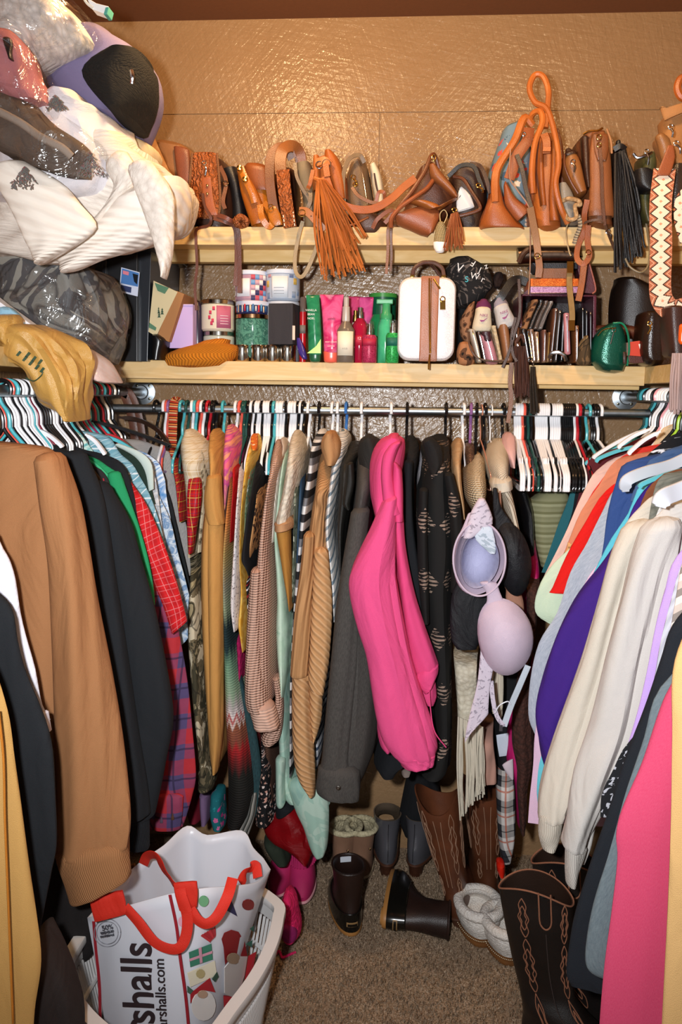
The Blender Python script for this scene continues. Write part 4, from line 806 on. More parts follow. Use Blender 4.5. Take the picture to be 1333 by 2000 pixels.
back('camel_sling_top', 'light camel sleeveless top squeezed beside the embroidered coat', 'top', M('cloth', 'c09c74', 'a8845c'), [(860, 892, 904), (875, 887, 908), (910, 884, 906), (950, 888, 908), (990, 898, 912), (1015, 904, 912)], 2.28)
back('bronze_sequin_top', 'dark bronze sequin top behind the crochet top', 'top', M('glitter', '2c1c18', '8c6c58'), [(872, 910, 930), (890, 908, 932), (920, 910, 935)], 2.38)
back('crochet_blouse', 'cream crochet blouse with folded lower edge', 'top', M('waffle', 'd8c6a8', 'b89c78', s=1.1), [(888, 928, 942), (902, 918, 952), (930, 912, 957), (965, 912, 960), (985, 916, 958), (1010, 930, 955)], 2.24)
CBL = M('rib', 'd0c2ac', 'ac9c84', s=2.4)
back('cable_knit_dress', 'cream cable knit dress with a band at its waist', 'dress', CBL, [(862, 968, 990), (876, 960, 1000), (905, 958, 1004), (940, 965, 1004), (990, 986, 1014), (1040, 998, 1024), (1075, 1006, 1032)], 2.25,
     parts=[('waist_band', [('s', 962, 948, 1006, 940), ('s', 966, 964, 1008, 958)], .01, .16, dict(mat=M('cloth', 'd8ccb8')))])
back('blush_satin_slip', 'small blush pink satin slip under a black hook', 'slip', M('cloth', 'dcb0ac', 'c49894', rough=.4), [(846, 992, 1002), (856, 986, 1010), (880, 986, 1012), (900, 996, 1010), (915, 1002, 1009)], 2.34, D=.1)
# dark and bright things behind and below the lingerie
back('black_dress', 'black dress with a white care tag behind the lilac bra', 'dress', M('cloth', '121316', '0a0b0d'), [(1150, 940, 1010), (1250, 955, 1030), (1340, 960, 1030), (1420, 964, 1022), (1500, 968, 1005), (1530, 972, 1003)], 2.40,
     parts=[('care_tag', [('s', 970, 1436, 994, 1432), ('s', 972, 1455, 993, 1455), ('s', 976, 1478, 990, 1476)], .01, .002, dict(mat=M('cloth', 'd4dcea', rough=.6), fold=0, n=6))])
back('black_nightgown', 'black glossy nightgown behind the hangers left of the empty ones', 'nightgown', M('cloth', '101013', '08080a', rough=.25), [(950, 1010, 1030), (1000, 1020, 1048), (1060, 1025, 1052), (1110, 1030, 1050), (1160, 1034, 1048)], 2.42)
back('fuchsia_dress', 'fuchsia satin dress behind the brown ruffled scarf', 'dress', M('cloth', 'c01c68', '981050', rough=.4), [(1060, 1030, 1050), (1120, 1032, 1062), (1180, 1030, 1060), (1260, 1028, 1050), (1340, 1010, 1050), (1420, 985, 1052), (1490, 980, 1052), (1540, 1000, 1040), (1600, 1010, 1034), (1625, 1014, 1030)], 2.37,
     parts=[('lining', [('s', 982, 1496, 1003, 1484), ('s', 990, 1512, 1004, 1510), ('s', 1000, 1524, 1004, 1522)], .02, .01, dict(mat=M('cloth', 'd8c8d0'), fold=0))])
back('ruffled_scarf', 'chocolate brown ruffled scarf trailing down beside the pale pink shirt', 'scarf', M('fuzzy', '4c2c24', '34201a', s=1.4),
     [(1110, 1026, 1058), (1150, 1030, 1056), (1200, 1032, 1052), (1260, 1034, 1050), (1300, 1020, 1040), (1350, 1010, 1040), (1400, 1004, 1042), (1450, 1006, 1046), (1500, 1012, 1044), (1550, 1012, 1034), (1600, 1016, 1032), (1635, 1020, 1028)], 2.31, D=.06, drop=1, lump=.01, fold=.008)
back('plaid_scarf', 'black white and orange plaid scarf hanging to the floor between the boots', 'scarf', M('plaid', '24262c', 'c8c4c0', 'a85030', '101014', s=1.1),
     [(1480, 970, 1004), (1540, 972, 1008), (1600, 974, 1010), (1650, 976, 1008), (1690, 982, 1000)], 2.34, D=.06, drop=1)
soft('straw_hat_bag', [(975, 1050, 1118), (985, 1040, 1122), (1020, 1040, 1112), (1060, 1048, 1100), (1090, 1052, 1088), (1110, 1060, 1080)], 2.48, .12, M('stripes', '8c8a68', '74724f', '9c9a78', '848260', s=4, rough=.9),
     label='olive green pleated hat hanging below the empty hangers', cat='hat', fold=.004)
# shawl with fringe, camisole
sh = back('fringed_shawl', 'cream knit shawl with long twisted fringe left of the brown boots', 'shawl', M('fuzzy', 'd0c8b4', 'b4aa94'), [(1262, 886, 938), (1300, 888, 934), (1360, 892, 932), (1400, 895, 934), (1440, 896, 944)], 2.26, drop=1, D=.05)
FRM = M('cloth', 'd2c9b6', 'b0a690')
t = thing('shawl_fringe_bundle', 'bundle of cream fringe strands swinging beside the lilac bra band', 'fringe', P(965, 1400, 2.3)); rnd = random.Random(3)
def fringe(parent, name, tops, bots, n_, Y0, Y1, r_, mat, jit=3, sway=6, seed=1):
    rn_ = random.Random(seed)
    for i in range(n_):
        f = i/(n_-1) if n_ > 1 else .5; x0 = tops[0][0]+(tops[1][0]-tops[0][0])*f; y0 = tops[0][1]+(tops[1][1]-tops[0][1])*f
        x1 = bots[0][0]+(bots[1][0]-bots[0][0])*f + rn_.uniform(-jit, jit); y1 = bots[0][1]+(bots[1][1]-bots[0][1])*f + rn_.uniform(-3*jit, 2*jit); Y = rn_.uniform(Y0, Y1)
        mx, my = (x0+x1)/2 + rn_.uniform(-sway, sway), (y0+y1)/2
        mb = MB(); mb.tube([P(x0, y0, Y), P(mx, my, Y-.004), P(x1, y1, Y)], r_, 6, 4); mb.build(name, mat, parent)
fringe(sh, 'fringe_strand', ((896, 1400), (944, 1420)), ((896, 1595), (948, 1545)), 44, 2.22, 2.25, .0022, FRM, 4, 5, 2)
fringe(t, 'fringe_strand', ((966, 1290), (984, 1280)), ((964, 1395), (982, 1400)), 12, 2.24, 2.27, .0022, FRM, 2, 3, 4)
back('nude_camisole', 'dusty nude camisole hem with a faint printed label beside the fringe', 'camisole', M('cloth', 'b88c7c', '9c7264'), [(1400, 942, 966), (1450, 940, 965), (1500, 938, 970), (1533, 936, 972)], 2.30, drop=1, D=.03)
# ---- bras: cups are real shells with a hollow inside
def cup(parent, cx, cy, rx, ry, Y, mat, name='cup', rot=0, hollow=True, depth=.05, inner=None):
    c = P(cx, cy, Y); sx_ = (P(cx+1, cy, Y)-c); sy_ = (c-P(cx, cy+1, Y)); ca, sa = math.cos(rot), math.sin(rot)
    U = sx_*ca + sy_*sa; V = sy_*ca - sx_*sa; mb = MB(); seg = 36
    def ring(f, dy, off=(0, 0)): return [c + U*(rx*(f*math.cos(6.2832*k/seg)+off[0])) + V*(ry*(f*math.sin(6.2832*k/seg)*(1-.12*math.cos(6.2832*k/seg))+off[1])) + Vector((0, dy, 0)) for k in range(seg)]
    if hollow:  # open side faces the aisle
        rings = [ring(.05, depth), ring(.4, depth*.93), ring(.7, depth*.7), ring(.88, depth*.35), ring(.97, .0), ring(1.0, -.004), ring(1.03, .004), ring(1.0, depth*.4), ring(.75, depth*.8), ring(.4, depth*1.05), ring(.05, depth*1.12)]
    else:
        rings = [ring(.05, -depth), ring(.25, -depth*.97), ring(.5, -depth*.82), ring(.75, -depth*.55), ring(.92, -depth*.22), ring(1, 0), ring(.98, .006), ring(.8, -depth*.4), ring(.4, -depth*.8), ring(.05, -depth*.9)]
    mb.grid(rings); return mb.build(name, mat, parent)
LIL = M('cloth', 'c6b4c4', 'b4a2b4', s=.5, rough=.6); LLACE = M('speckle', 'c8bcc8', '9a909c', th=.42, s=1.6)
bra = thing('lilac_bra', 'large lilac padded bra hanging by one strap over the black ones', 'bra', P(965, 1200, 2.1))
cup(bra, 937, 1092, 49, 70, 2.10, LIL, rot=-.12, depth=.075)
cup(bra, 938, 1095, 37, 54, 2.094, M('cloth', 'a8a8c4', '9898b4', s=2, rough=.6), name='cup_lining', rot=-.12, depth=.068)
cord('cup_rim', [(937+51*math.cos(R(a)), 1092+72*math.sin(R(a)), 2.092) for a in range(0, 360, 24)], .0028, LIL, bra, closed=True)
cup(bra, 988, 1243, 54, 76, 2.10, LIL, rot=.18, hollow=False, depth=.055)
for nm, rws, yy, dd, mt in (('strap', [(978, 934, 950), (1000, 922, 960), (1025, 914, 964), (1042, 908, 940), (1052, 906, 924)], 2.085, .03, LLACE),
      ('side_wing', [('s', 893, 1055, 930, 1030), ('s', 905, 1030, 950, 1010), ('s', 915, 1005, 955, 990)], 2.105, .02, LIL), ('bridge', [(1140, 938, 972), (1158, 950, 978), (1175, 952, 985), (1192, 945, 990)], 2.09, .02, LIL),
      ('band', [('s', 942, 1230, 972, 1262), ('s', 938, 1290, 966, 1300), ('s', 932, 1340, 958, 1345), ('s', 920, 1390, 955, 1385), ('s', 912, 1425, 952, 1400), ('s', 908, 1452, 922, 1430)], 2.10, .012, LLACE),
      ('inner_lining', [(1030, 925, 962), (1055, 930, 968), (1075, 950, 970), (1082, 958, 968)], 2.088, .012, M('speckle', 'c4ccd8', 'a0acb8', th=.45))):
    mb = MB(); loft(mb, rws, yy, dd, n=2, m=30, fold=.002); mb.build(nm, mt, bra)
ribbon('shoulder_strap', [(1032, 1300, 2.1), (1015, 1340, 2.1), (998, 1380, 2.11), (985, 1418, 2.11)], .008, M('cloth', 'c4ccd4', 'b0b8c4', rough=.5), bra)
ribbon('shoulder_strap', [(985, 1418, 2.11), (972, 1400, 2.11), (964, 1370, 2.11), (960, 1330, 2.11)], .006, LLACE, bra)
cord('strap_ring', [(968, 1392, 2.1), (976, 1378, 2.1), (992, 1370, 2.1), (998, 1376, 2.1)], .0016, M('plastic', 'd8d8e0'), bra)
mb = MB(); decal(mb, P(979, 1422, 2.1), RT, UP, .008, .016, .002); mb.build('hook_clasp', M('metal', '908c94'), bra)
b2 = thing('black_bra', 'black bra behind the lilac one, cup pointing right', 'bra', P(1000, 1100, 2.2)); BB = M('cloth', '15161a', '0c0d10', s=2, rough=.55)
cup(b2, 1004, 1092, 34, 72, 2.20, BB, rot=.16, hollow=False, depth=.04)
for rws in ([(955, 964, 972), (990, 964, 980), (1020, 966, 1000), (1060, 972, 1020)],):
    mb = MB(); loft(mb, rws, 2.2, .015, n=2, m=24, fold=.002); mb.build('strap', BB, b2)
soft('black_bralette', [(1140, 892, 952), (1165, 884, 958), (1200, 880, 952), (1230, 880, 944), (1255, 884, 938), (1270, 893, 932)], 2.17, .03, BB, label='smooth black bralette below the left cup of the lilac bra', cat='bra', fold=.002, n=2)
soft('nude_bra', [(960, 976, 980), (1060, 978, 986), (1140, 986, 1000), (1155, 990, 1016), (1175, 990, 1024), (1205, 1000, 1026), (1225, 1010, 1022)], 2.24, .03, M('cloth', 'a87a64', '906450'), label='brown nude bra edge below the black bra', cat='bra', fold=.001, n=2)
# belts on the rail
LBR = M('leather', '6e4230', '4c2c20')
for i, (dx, dy, lab) in enumerate(((0, 0, 'brown leather belt looped over the left rail, nearer of the pair'), (14, 3, 'brown leather belt looped over the left rail, farther of the pair'))):
    ribbon('leather_belt', [(226+dx, 772+dy, 2.62), (232+dx, 762+dy, 2.62), (242+dx, 770+dy, 2.62), (254+dx, 800+dy, 2.62), (262+dx, 840+dy, 2.62), (266+dx, 895+dy, 2.62)], .014, LBR, ht=.002, label=lab, cat='belt')
EB = M('aztec', '8c2c18', 'e0a850')
bl = thing('beaded_belt', 'red and gold beaded leather belt draped over the back rail at left', 'belt', P(340, 800, 2.5))
ribbon('belt_band', [(352, 788, 2.545), (346, 783, 2.53), (340, 788, 2.51), (338, 830, 2.505), (337, 880, 2.505), (336, 930, 2.505)], .0135, M('stripes', 'a8321c', '5c1c10', 'd8843c', '8c2014', 'c8b080', 'a8321c', s=6), bl, ht=.0015)
for k in range(22):
    mb = MB(); 
    for sx_ in (-8, 8): mb.lathe(P(338+sx_-k*.1, 796+k*6, 2.5), [(0, 0), (.0016, 0), (.001, .001)], 6, (0, -1, 0))
    mb.build('stud', M('metal', 'd0b070'), bl)
# things low at left under the flannels
soft('lavender_leggings', [(1560, 386, 404), (1600, 388, 404), (1615, 390, 402)], 2.45, .1, M('cloth', '84688c', '6c5474'), label='mauve leggings behind the camouflage cuff', cat='leggings')
soft('teal_floral_swimsuit', [(1560, 408, 432), (1600, 406, 434), (1625, 412, 434)], 2.42, .1, M('floral', '1c6c74', 'd03c8c', '2c98a0', 'e06ca0', s=.7), label='teal and pink tropical swimsuit low beside the chevron poncho', cat='swimsuit')
soft('crimson_top', [(1545, 352, 386), (1590, 360, 388), (1610, 366, 388)], 2.5, .08, M('cloth', '7c1428', '5c0c1c'), label='dark crimson top sliver between flannel and leggings', cat='top')
# ================================================================ purses on the upper shelf, left to right
LT = lambda a, b=None, **k: M('leather', a, b or shade(a, .62), **k)
TANL, ORG, ORG2, BRN, DBR, BLKL, TAUP, COG = LT('a8713e'), LT('bc6a2c', '84421a'), LT('a85a22', '743814'), LT('7c4628', '4c2614'), LT('42261a', '24120c'), LT('18171a', '0a0a0c'), LT('857058', '5c4c3c'), LT('9c5630', '6c3418')
GOLDM, SILM = M('metal', 'd8b468', 'a8843c', rough=.22), M('metal', 'c8c8cc', '8c8c90', rough=.2)
TOOL = M('tooled', 'a05a30', '5c2c16'); TOOL2 = M('tooled', '7c4028', '4c1c10')
def bag(name, label, rows, Y, D, mat, **k):
    k.setdefault('hem', False); k.setdefault('fold', .002); k.setdefault('lump', .004); k.setdefault('n', 3.0); k.setdefault('top', .3)
    c = rows[len(rows)//2]; p = P((rows[-1][1]+rows[-1][2])/2 if rows[-1][0] != 's' else rows[-1][1], rows[-1][0] if rows[-1][0] != 's' else rows[-1][2], Y)
    t = thing(name, label, 'purse', (p.x, Y+D/2, UPZ)); mb = MB(); loft(mb, rows, Y, D, **k); mb.build('bag_body', mat, t); return t
def lp(t, name, rows, Y, D, mat, **k):
    k.setdefault('n', 2.6); k.setdefault('fold', 0); k.setdefault('m', 24); mb = MB(); loft(mb, rows, Y, D, **k); return mb.build(name, mat, t)
def ring(t, x, y, Y, r_, mat, name='ring', w_=.0016, sq=1.0):
    c = P(x, y, Y); mb = MB(); mb.tube([c + RT*(r_*sq*math.cos(a*.7854)) + UP*(r_*math.sin(a*.7854)) for a in range(8)], w_, 6, 3, closed=True); return mb.build(name, mat, t)
def disk(t, x, y, Y, r_, mat, name='stud', h=.003):
    mb = MB(); mb.lathe(P(x, y, Y), [(0, 0), (r_, 0), (r_*.8, h*.7), (0, h)], 14, (0, -1, 0)); return mb.build(name, mat, t)
def clasp(t, x, y, x2, y2, Y, mat=None):
    mat = mat or SILM; ring(t, x, y, Y, .006, mat, 'clasp'); cord('clasp', [(x, y+3, Y), ((x+x2)/2+3, (y+y2)/2, Y-.004), (x2, y2, Y)], .0028, mat, t)
# 1 tall tan bag
b = bag('tan_tote_bag', 'tall smooth tan leather bag leaning beside the white blanket', [('s', 290, 272, 372, 288), ('s', 298, 300, 378, 300), ('s', 312, 345, 376, 345), ('s', 326, 400, 380, 400), ('s', 334, 444, 378, 444)], 2.52, .16, LT('a06c40'))
ribbon('edge_flap', [(292, 272, 2.48), (304, 300, 2.47), (320, 335, 2.46), (336, 362, 2.455), (343, 395, 2.455), (338, 430, 2.46), (334, 458, 2.47)], .016, LT('b07c48'), b, ht=.004, up_=(.3, -1, 0))
ribbon('strap', [(334, 458, 2.47), (352, 450, 2.455), (372, 436, 2.455), (382, 420, 2.47), (374, 410, 2.48), (366, 418, 2.49)], .0085, LT('a8713e'), b, ht=.003, up_=(0, -.3, 1))
lp(b, 'side_panel', [('s', 338, 285, 368, 292), ('s', 344, 340, 372, 330), ('s', 350, 370, 372, 370)], 2.5, .02, LT('8c4c30'))
cord('zipper_pull', [(352, 398, 2.47), (358, 404, 2.465), (356, 420, 2.47), (360, 440, 2.47)], .0012, SILM, b)
# 2 tooled flap bag
b = bag('tooled_leather_purse', 'brown purse with a tooled laced flap and a swivel clasp', [('s', 372, 306, 436, 310), ('s', 368, 350, 446, 345), ('s', 366, 390, 452, 385), ('s', 372, 428, 450, 430), ('s', 384, 442, 446, 442)], 2.52, .18, DBR)
lp(b, 'tooled_flap', [('s', 374, 299, 424, 299), ('s', 371, 330, 426, 330), ('s', 368, 370, 430, 370), ('s', 368, 405, 430, 402), ('s', 374, 424, 426, 424)], 2.488, .02, TOOL, m=30)
for xs in ((376, 373, 370, 370, 375), (424, 427, 430, 430, 426)):
    cord('laced_edge', [(xs[0], 299, 2.485), (xs[1], 330, 2.484), (xs[2], 370, 2.484), (xs[3], 404, 2.484), (xs[4], 424, 2.485)], .0036, M('rib', '8c6040', '4c2c18', s=8, ang=1.57), b)
clasp(b, 399, 318, 401, 342, 2.475); lp(b, 'snap_tab', [(346, 395, 412), (356, 394, 413), (395, 396, 418), (420, 402, 426)], 2.478, .006, LT('a8582c'))
for y in (362, 378): disk(b, 405, y, 2.474, .004, M('metal', '9c7c50'))
ribbon('hanging_strap', [(396, 378, 2.47), (400, 402, 2.465), (412, 425, 2.46), (408, 440, 2.47), (385, 448, 2.484), (383, 470, 2.49), (385, 520, 2.492), (381, 560, 2.49), (384, 606, 2.49)], .0042, LT('6c3c2c'), b)
ribbon('hanging_strap', [(418, 425, 2.465), (440, 432, 2.46), (458, 442, 2.478), (463, 470, 2.49), (463, 520, 2.49), (460, 558, 2.492)], .0075, LT('744230'), b)
ribbon('hanging_strap', [(425, 420, 2.46), (446, 428, 2.455), (464, 446, 2.48), (468, 500, 2.488), (468, 572, 2.486)], .0065, LT('6c3826'), b)
ribbon('side_strap', [(430, 325, 2.5), (442, 355, 2.49), (436, 392, 2.48), (440, 408, 2.478)], .006, LT('7c4a30'), b); ring(b, 441, 358, 2.485, .007, M('metal', '8c7050'), 'buckle')
# 3 black bag
b = bag('black_shoulder_bag', 'black leather bag wedged between tooled purse and amber duffle', [('s', 430, 330, 462, 322), ('s', 445, 360, 470, 355), ('s', 450, 400, 478, 395), ('s', 448, 442, 484, 442)], 2.53, .15, BLKL)
# 4 amber duffle
AMB = LT('b8701c', '8c4410', rough=.3)
b = bag('amber_barrel_bag', 'glossy amber leather barrel bag with brass knobs', [('s', 460, 330, 520, 330), ('s', 464, 350, 528, 345), ('s', 472, 385, 532, 380), ('s', 484, 425, 534, 415), ('s', 492, 444, 534, 444)], 2.5, .2, AMB)
lp(b, 'end_panel', [('s', 462, 332, 472, 325), ('s', 468, 370, 496, 360), ('s', 478, 405, 512, 395), ('s', 490, 440, 524, 430)], 2.485, .03, LT('a85c18', '74380c', rough=.3))
lp(b, 'top_panel', [('s', 474, 322, 526, 328), ('s', 478, 345, 530, 345), ('s', 492, 368, 530, 370)], 2.49, .06, LT('8c4c20', '642e10'))
ribbon('closure_strap', [(470, 326, 2.475), (480, 350, 2.468), (492, 376, 2.47), (498, 396, 2.475)], .010, AMB, b); 
for x, y in ((468, 328), (479, 350)): disk(b, x, y, 2.465, .009, GOLDM, 'brass_knob', .008)
ribbon('shoulder_strap', [(508, 400, 2.47), (512, 425, 2.46), (524, 442, 2.465), (532, 436, 2.47), (528, 410, 2.475), (516, 396, 2.478)], .009, AMB, b)
lp(b, 'buckle_flap', [('s', 522, 408, 540, 402), ('s', 524, 425, 548, 418), ('s', 532, 440, 552, 438)], 2.465, .01, AMB); ring(b, 529, 404, 2.46, .007, GOLDM, 'buckle')
b = thing('tooled_coin_pouch', 'small coiled tooled leather strap at the foot of the amber bag', 'strap', P(470, 442, 2.46)); cord('coil', [(460, 434, 2.46), (470, 424, 2.46), (482, 434, 2.47), (471, 440, 2.475)], .010, TOOL, b, closed=True)
# 5 strap bag with tooled strap
b = bag('saddle_bag', 'brown saddle bag with an arched strap and white-stitched tooled band', [('s', 530, 330, 575, 328), ('s', 532, 380, 580, 380), ('s', 536, 442, 580, 442)], 2.56, .15, LT('4c2c1c'))
ribbon('arched_strap', [(540, 430, 2.47), (532, 390, 2.47), (527, 345, 2.47), (530, 305, 2.475), (545, 289, 2.48), (562, 291, 2.49), (572, 310, 2.5)], .014, LT('7c4a28'), b, ht=.003)
ribbon('arched_strap', [(549, 340, 2.455), (548, 312, 2.46), (554, 292, 2.47), (572, 286, 2.49), (586, 302, 2.51), (590, 340, 2.52)], .017, LT('8c5428'), b, ht=.003)
ribbon('tooled_band', [(553, 332, 2.45), (555, 360, 2.447), (560, 400, 2.447), (567, 444, 2.455)], .019, TOOL, b, ht=.003)
st = MB()
for s_ in (-1, 1):
    for k in range(13):
        y = 338+k*8.2; x = 553.5 + (y-332)*.115 + s_*10; st.tube([P(x, y, 2.4475), P(x+.7, y+5, 2.4475)], .0014, 5, 1)
st.build('white_stitching', M('plastic', 'f0e8d8', rough=.6), b)
# 6 taupe bag
b = bag('taupe_crossbody_bag', 'taupe suede crossbody bag with a long pale strap looping below the shelf', [('s', 576, 318, 604, 312), ('s', 577, 345, 612, 340), ('s', 588, 380, 618, 380), ('s', 592, 442, 622, 442)], 2.5, .15, LT('7c6e56', '5c503c', rough=.75))
ribbon('edge_binding', [(577, 318, 2.485), (580, 345, 2.48), (592, 370, 2.48), (604, 390, 2.48), (609, 420, 2.48)], .005, TAUP, b)
ribbon('long_strap', [(592, 432, 2.47), (584, 460, 2.475), (577, 500, 2.478), (578, 530, 2.478), (588, 541, 2.476), (600, 528, 2.474), (616, 490, 2.472), (624, 455, 2.47), (622, 430, 2.47)], .0058, LT('a48c64', '7c6844'), b)
ribbon('belt_loop', [(585, 412, 2.455), (600, 414, 2.45), (618, 432, 2.45), (634, 450, 2.455)], .011, LT('b87848', '8c5028'), b, up_=(0, -1, 0), ht=.003); ring(b, 590, 416, 2.447, .010, GOLDM, 'buckle')
for x in (608, 622): disk(b, x, 422+(x-608)*.9, 2.446, .002, DBR, 'strap_hole', .001)
ribbon('short_strap', [(598, 368, 2.47), (606, 372, 2.46), (606, 395, 2.455), (598, 412, 2.46)], .006, TAUP, b)
# 7 orange hobo with tassel
b = bag('orange_hobo_bag', 'bright orange leather hobo bag with a very large fringe tassel', [('s', 608, 312, 655, 296), ('s', 610, 340, 670, 330), ('s', 612, 380, 676, 370), ('s', 620, 420, 682, 415), ('s', 626, 442, 682, 442)], 2.48, .18, ORG)
lp(b, 'bag_lobe', [('s', 632, 292, 648, 290), ('s', 630, 312, 662, 306), ('s', 638, 350, 676, 345), ('s', 652, 390, 680, 385)], 2.465, .12, ORG2); lp(b, 'bag_lobe', [(302, 610, 624), (320, 609, 626), (350, 608, 628), (370, 610, 626)], 2.465, .10, ORG)
ribbon('ring_tab', [(618, 318, 2.455), (634, 314, 2.45), (644, 322, 2.45)], .012, ORG, b, up_=(0, -1, .2), ht=.003); ring(b, 624, 322, 2.448, .010, SILM, 'd_ring'); ring(b, 638, 320, 2.447, .012, SILM, 'd_ring')
ribbon('closure_tab', [(636, 320, 2.445), (640, 345, 2.44)], .009, ORG2, b); ribbon('side_tab', [(612, 332, 2.45), (606, 358, 2.445), (602, 368, 2.45)], .006, ORG2, b)
ribbon('shoulder_strap', [(636, 344, 2.445), (650, 380, 2.44), (674, 402, 2.435), (705, 410, 2.44), (735, 406, 2.445), (765, 388, 2.45), (790, 365, 2.46), (812, 348, 2.47)], .011, LT('a85a28', '7c3a14'), b, up_=(0, -1, 0), ht=.0025)
ts = thing('leather_tassel', 'large orange leather fringe tassel spilling over the shelf edge', 'tassel', P(665, 450, 2.43))
fringe(ts, 'tassel_strand', ((620, 352), (634, 356)), ((630, 542), (714, 525)), 46, 2.42, 2.462, .0027, ORG, 5, 12, 7)
fringe(ts, 'tassel_strand', ((624, 350), (636, 352)), ((660, 490), (722, 478)), 14, 2.41, 2.43, .0027, ORG2, 6, 8, 9)
cord('tassel_knot', [(615, 348, 2.44), (624, 352, 2.435), (634, 352, 2.435)], .007, ORG, ts)
# 8 taupe camera bag
b = bag('taupe_camera_bag', 'taupe leather camera bag with gold buckles left of the wall seam', [('s', 682, 318, 712, 304), ('s', 674, 350, 720, 330), ('s', 672, 390, 726, 370), ('s', 682, 425, 734, 420), ('s', 690, 444, 736, 444)], 2.5, .14, LT('6c5238', '4c3824'))
ribbon('rim_strap', [(678, 425, 2.48), (672, 390, 2.475), (671, 345, 2.475), (678, 318, 2.478), (690, 305, 2.48), (704, 304, 2.485), (712, 318, 2.49)], .006, LT('7c6448'), b)
cord('zipper', [(700, 312, 2.485), (708, 340, 2.478), (714, 375, 2.475), (718, 400, 2.475)], .0014, SILM, b); clasp(b, 690, 346, 695, 362, 2.468, GOLDM)
ribbon('front_strap', [(688, 366, 2.465), (700, 382, 2.46), (722, 394, 2.46), (742, 398, 2.465)], .005, LT('8c5c3c'), b, up_=(0, -1, 0)); ring(b, 694, 360, 2.465, .006, GOLDM)
b = bag('cream_pouch', 'cream sided pouch with an oval slot against the taupe camera bag', [('s', 722, 322, 734, 314), ('s', 724, 345, 746, 340), ('s', 730, 380, 751, 378), ('s', 732, 405, 752, 405)], 2.52, .1, LT('d0c4ac', 'a89c84'))
lp(b, 'slot', [(338, 730, 733), (360, 733, 737), (375, 737, 740)], 2.515, .01, DBR); ribbon('loop', [(735, 395, 2.5), (740, 376, 2.495), (750, 376, 2.49), (752, 388, 2.5)], .005, COG, b)
b = bag('brown_strap_purse', 'low brown purse under the long orange strap', [(414, 690, 735), (425, 684, 752), (436, 684, 756), (444, 690, 750)], 2.49, .12, LT('5c3824'))
ribbon('folded_strap', [(728, 446, 2.47), (738, 428, 2.46), (760, 412, 2.46), (768, 416, 2.465), (752, 436, 2.47)], .006, COG, b); cord('rope', [(720, 424, 2.46), (680, 440, 2.455), (640, 420, 2.45), (626, 390, 2.448)], .003, ORG2, b); ring(b, 684, 412, 2.455, .006, COG, 'keeper', .003)
# 9 collapsed brown tote
b = bag('brown_slouch_tote', 'large brown slouchy tote collapsed over the shelf edge', [('s', 818, 328, 850, 312), ('s', 800, 365, 880, 350), ('s', 790, 400, 895, 390), ('s', 775, 425, 868, 425), ('s', 780, 443, 850, 443)], 2.52, .14, LT('5c3420', '3c1e12'))
lp(b, 'front_fold', [('s', 772, 424, 784, 412), ('s', 776, 436, 822, 398), ('s', 800, 446, 850, 402), ('s', 822, 456, 862, 416), ('s', 836, 459, 848, 450)], 2.455, .06, COG, n=2.2)
lp(b, 'side_gusset', [('s', 796, 392, 840, 390), ('s', 822, 400, 856, 396), ('s', 838, 408, 866, 402), ('s', 856, 402, 880, 392), ('s', 880, 390, 895, 384)], 2.44, .05, LT('a8642c', '7c4418'), n=2.2)
lp(b, 'side_gusset', [('s', 838, 322, 852, 318), ('s', 842, 345, 866, 335), ('s', 862, 362, 880, 352), ('s', 880, 378, 894, 372), ('s', 890, 386, 895, 382)], 2.45, .05, LT('8c542c', '64381c'), n=2.2)
cord('handle', [(764, 444, 2.46), (766, 425, 2.45), (784, 404, 2.445), (812, 384, 2.44), (834, 368, 2.45), (848, 350, 2.47)], .006, COG, b)
cord('handle', [(762, 440, 2.47), (780, 405, 2.46), (806, 372, 2.455), (830, 335, 2.46), (842, 306, 2.47), (850, 304, 2.48), (858, 330, 2.49)], .006, LT('7c4426'), b)
ribbon('thin_strap', [(764, 430, 2.46), (758, 450, 2.475), (758, 490, 2.48), (755, 535, 2.48)], .0042, LT('8c5428'), b); ribbon('thin_strap', [(768, 432, 2.462), (764, 452, 2.48), (765, 500, 2.486), (763, 530, 2.486)], .0038, LT('6c4020'), b)
ring(b, 848, 308, 2.465, .009, GOLDM, 'ring', sq=.6)
# 10 dark brown cowhide purse
b = bag('cowhide_purse', 'dark brown purse with a black and white cowhide panel', [('s', 884, 330, 940, 318), ('s', 880, 350, 955, 345), ('s', 878, 390, 955, 385), ('s', 880, 420, 950, 420), ('s', 890, 444, 948, 444)], 2.52, .16, LT('3c2418', '20120c'))
lp(b, 'hide_panel', [('s', 896, 372, 904, 364), ('s', 892, 395, 920, 380), ('s', 894, 412, 928, 402)], 2.5, .02, M('speckle', 'e4e4e4', '24242c', th=.36, s=.25)); cord('piping', [(886, 345, 2.49), (905, 350, 2.48), (920, 372, 2.475), (938, 402, 2.475), (932, 412, 2.475), (905, 420, 2.475), (880, 425, 2.48)], .005, LT('6c3c24'), b)
ribbon('strap', [(876, 345, 2.475), (900, 324, 2.47), (925, 325, 2.47), (936, 350, 2.47), (944, 372, 2.47)], .006, BLKL, b, ht=.003); ribbon('strap', [(918, 320, 2.49), (938, 325, 2.48), (950, 350, 2.475), (958, 378, 2.475)], .006, DBR, b, ht=.003); clasp(b, 935, 362, 944, 376, 2.462, GOLDM)
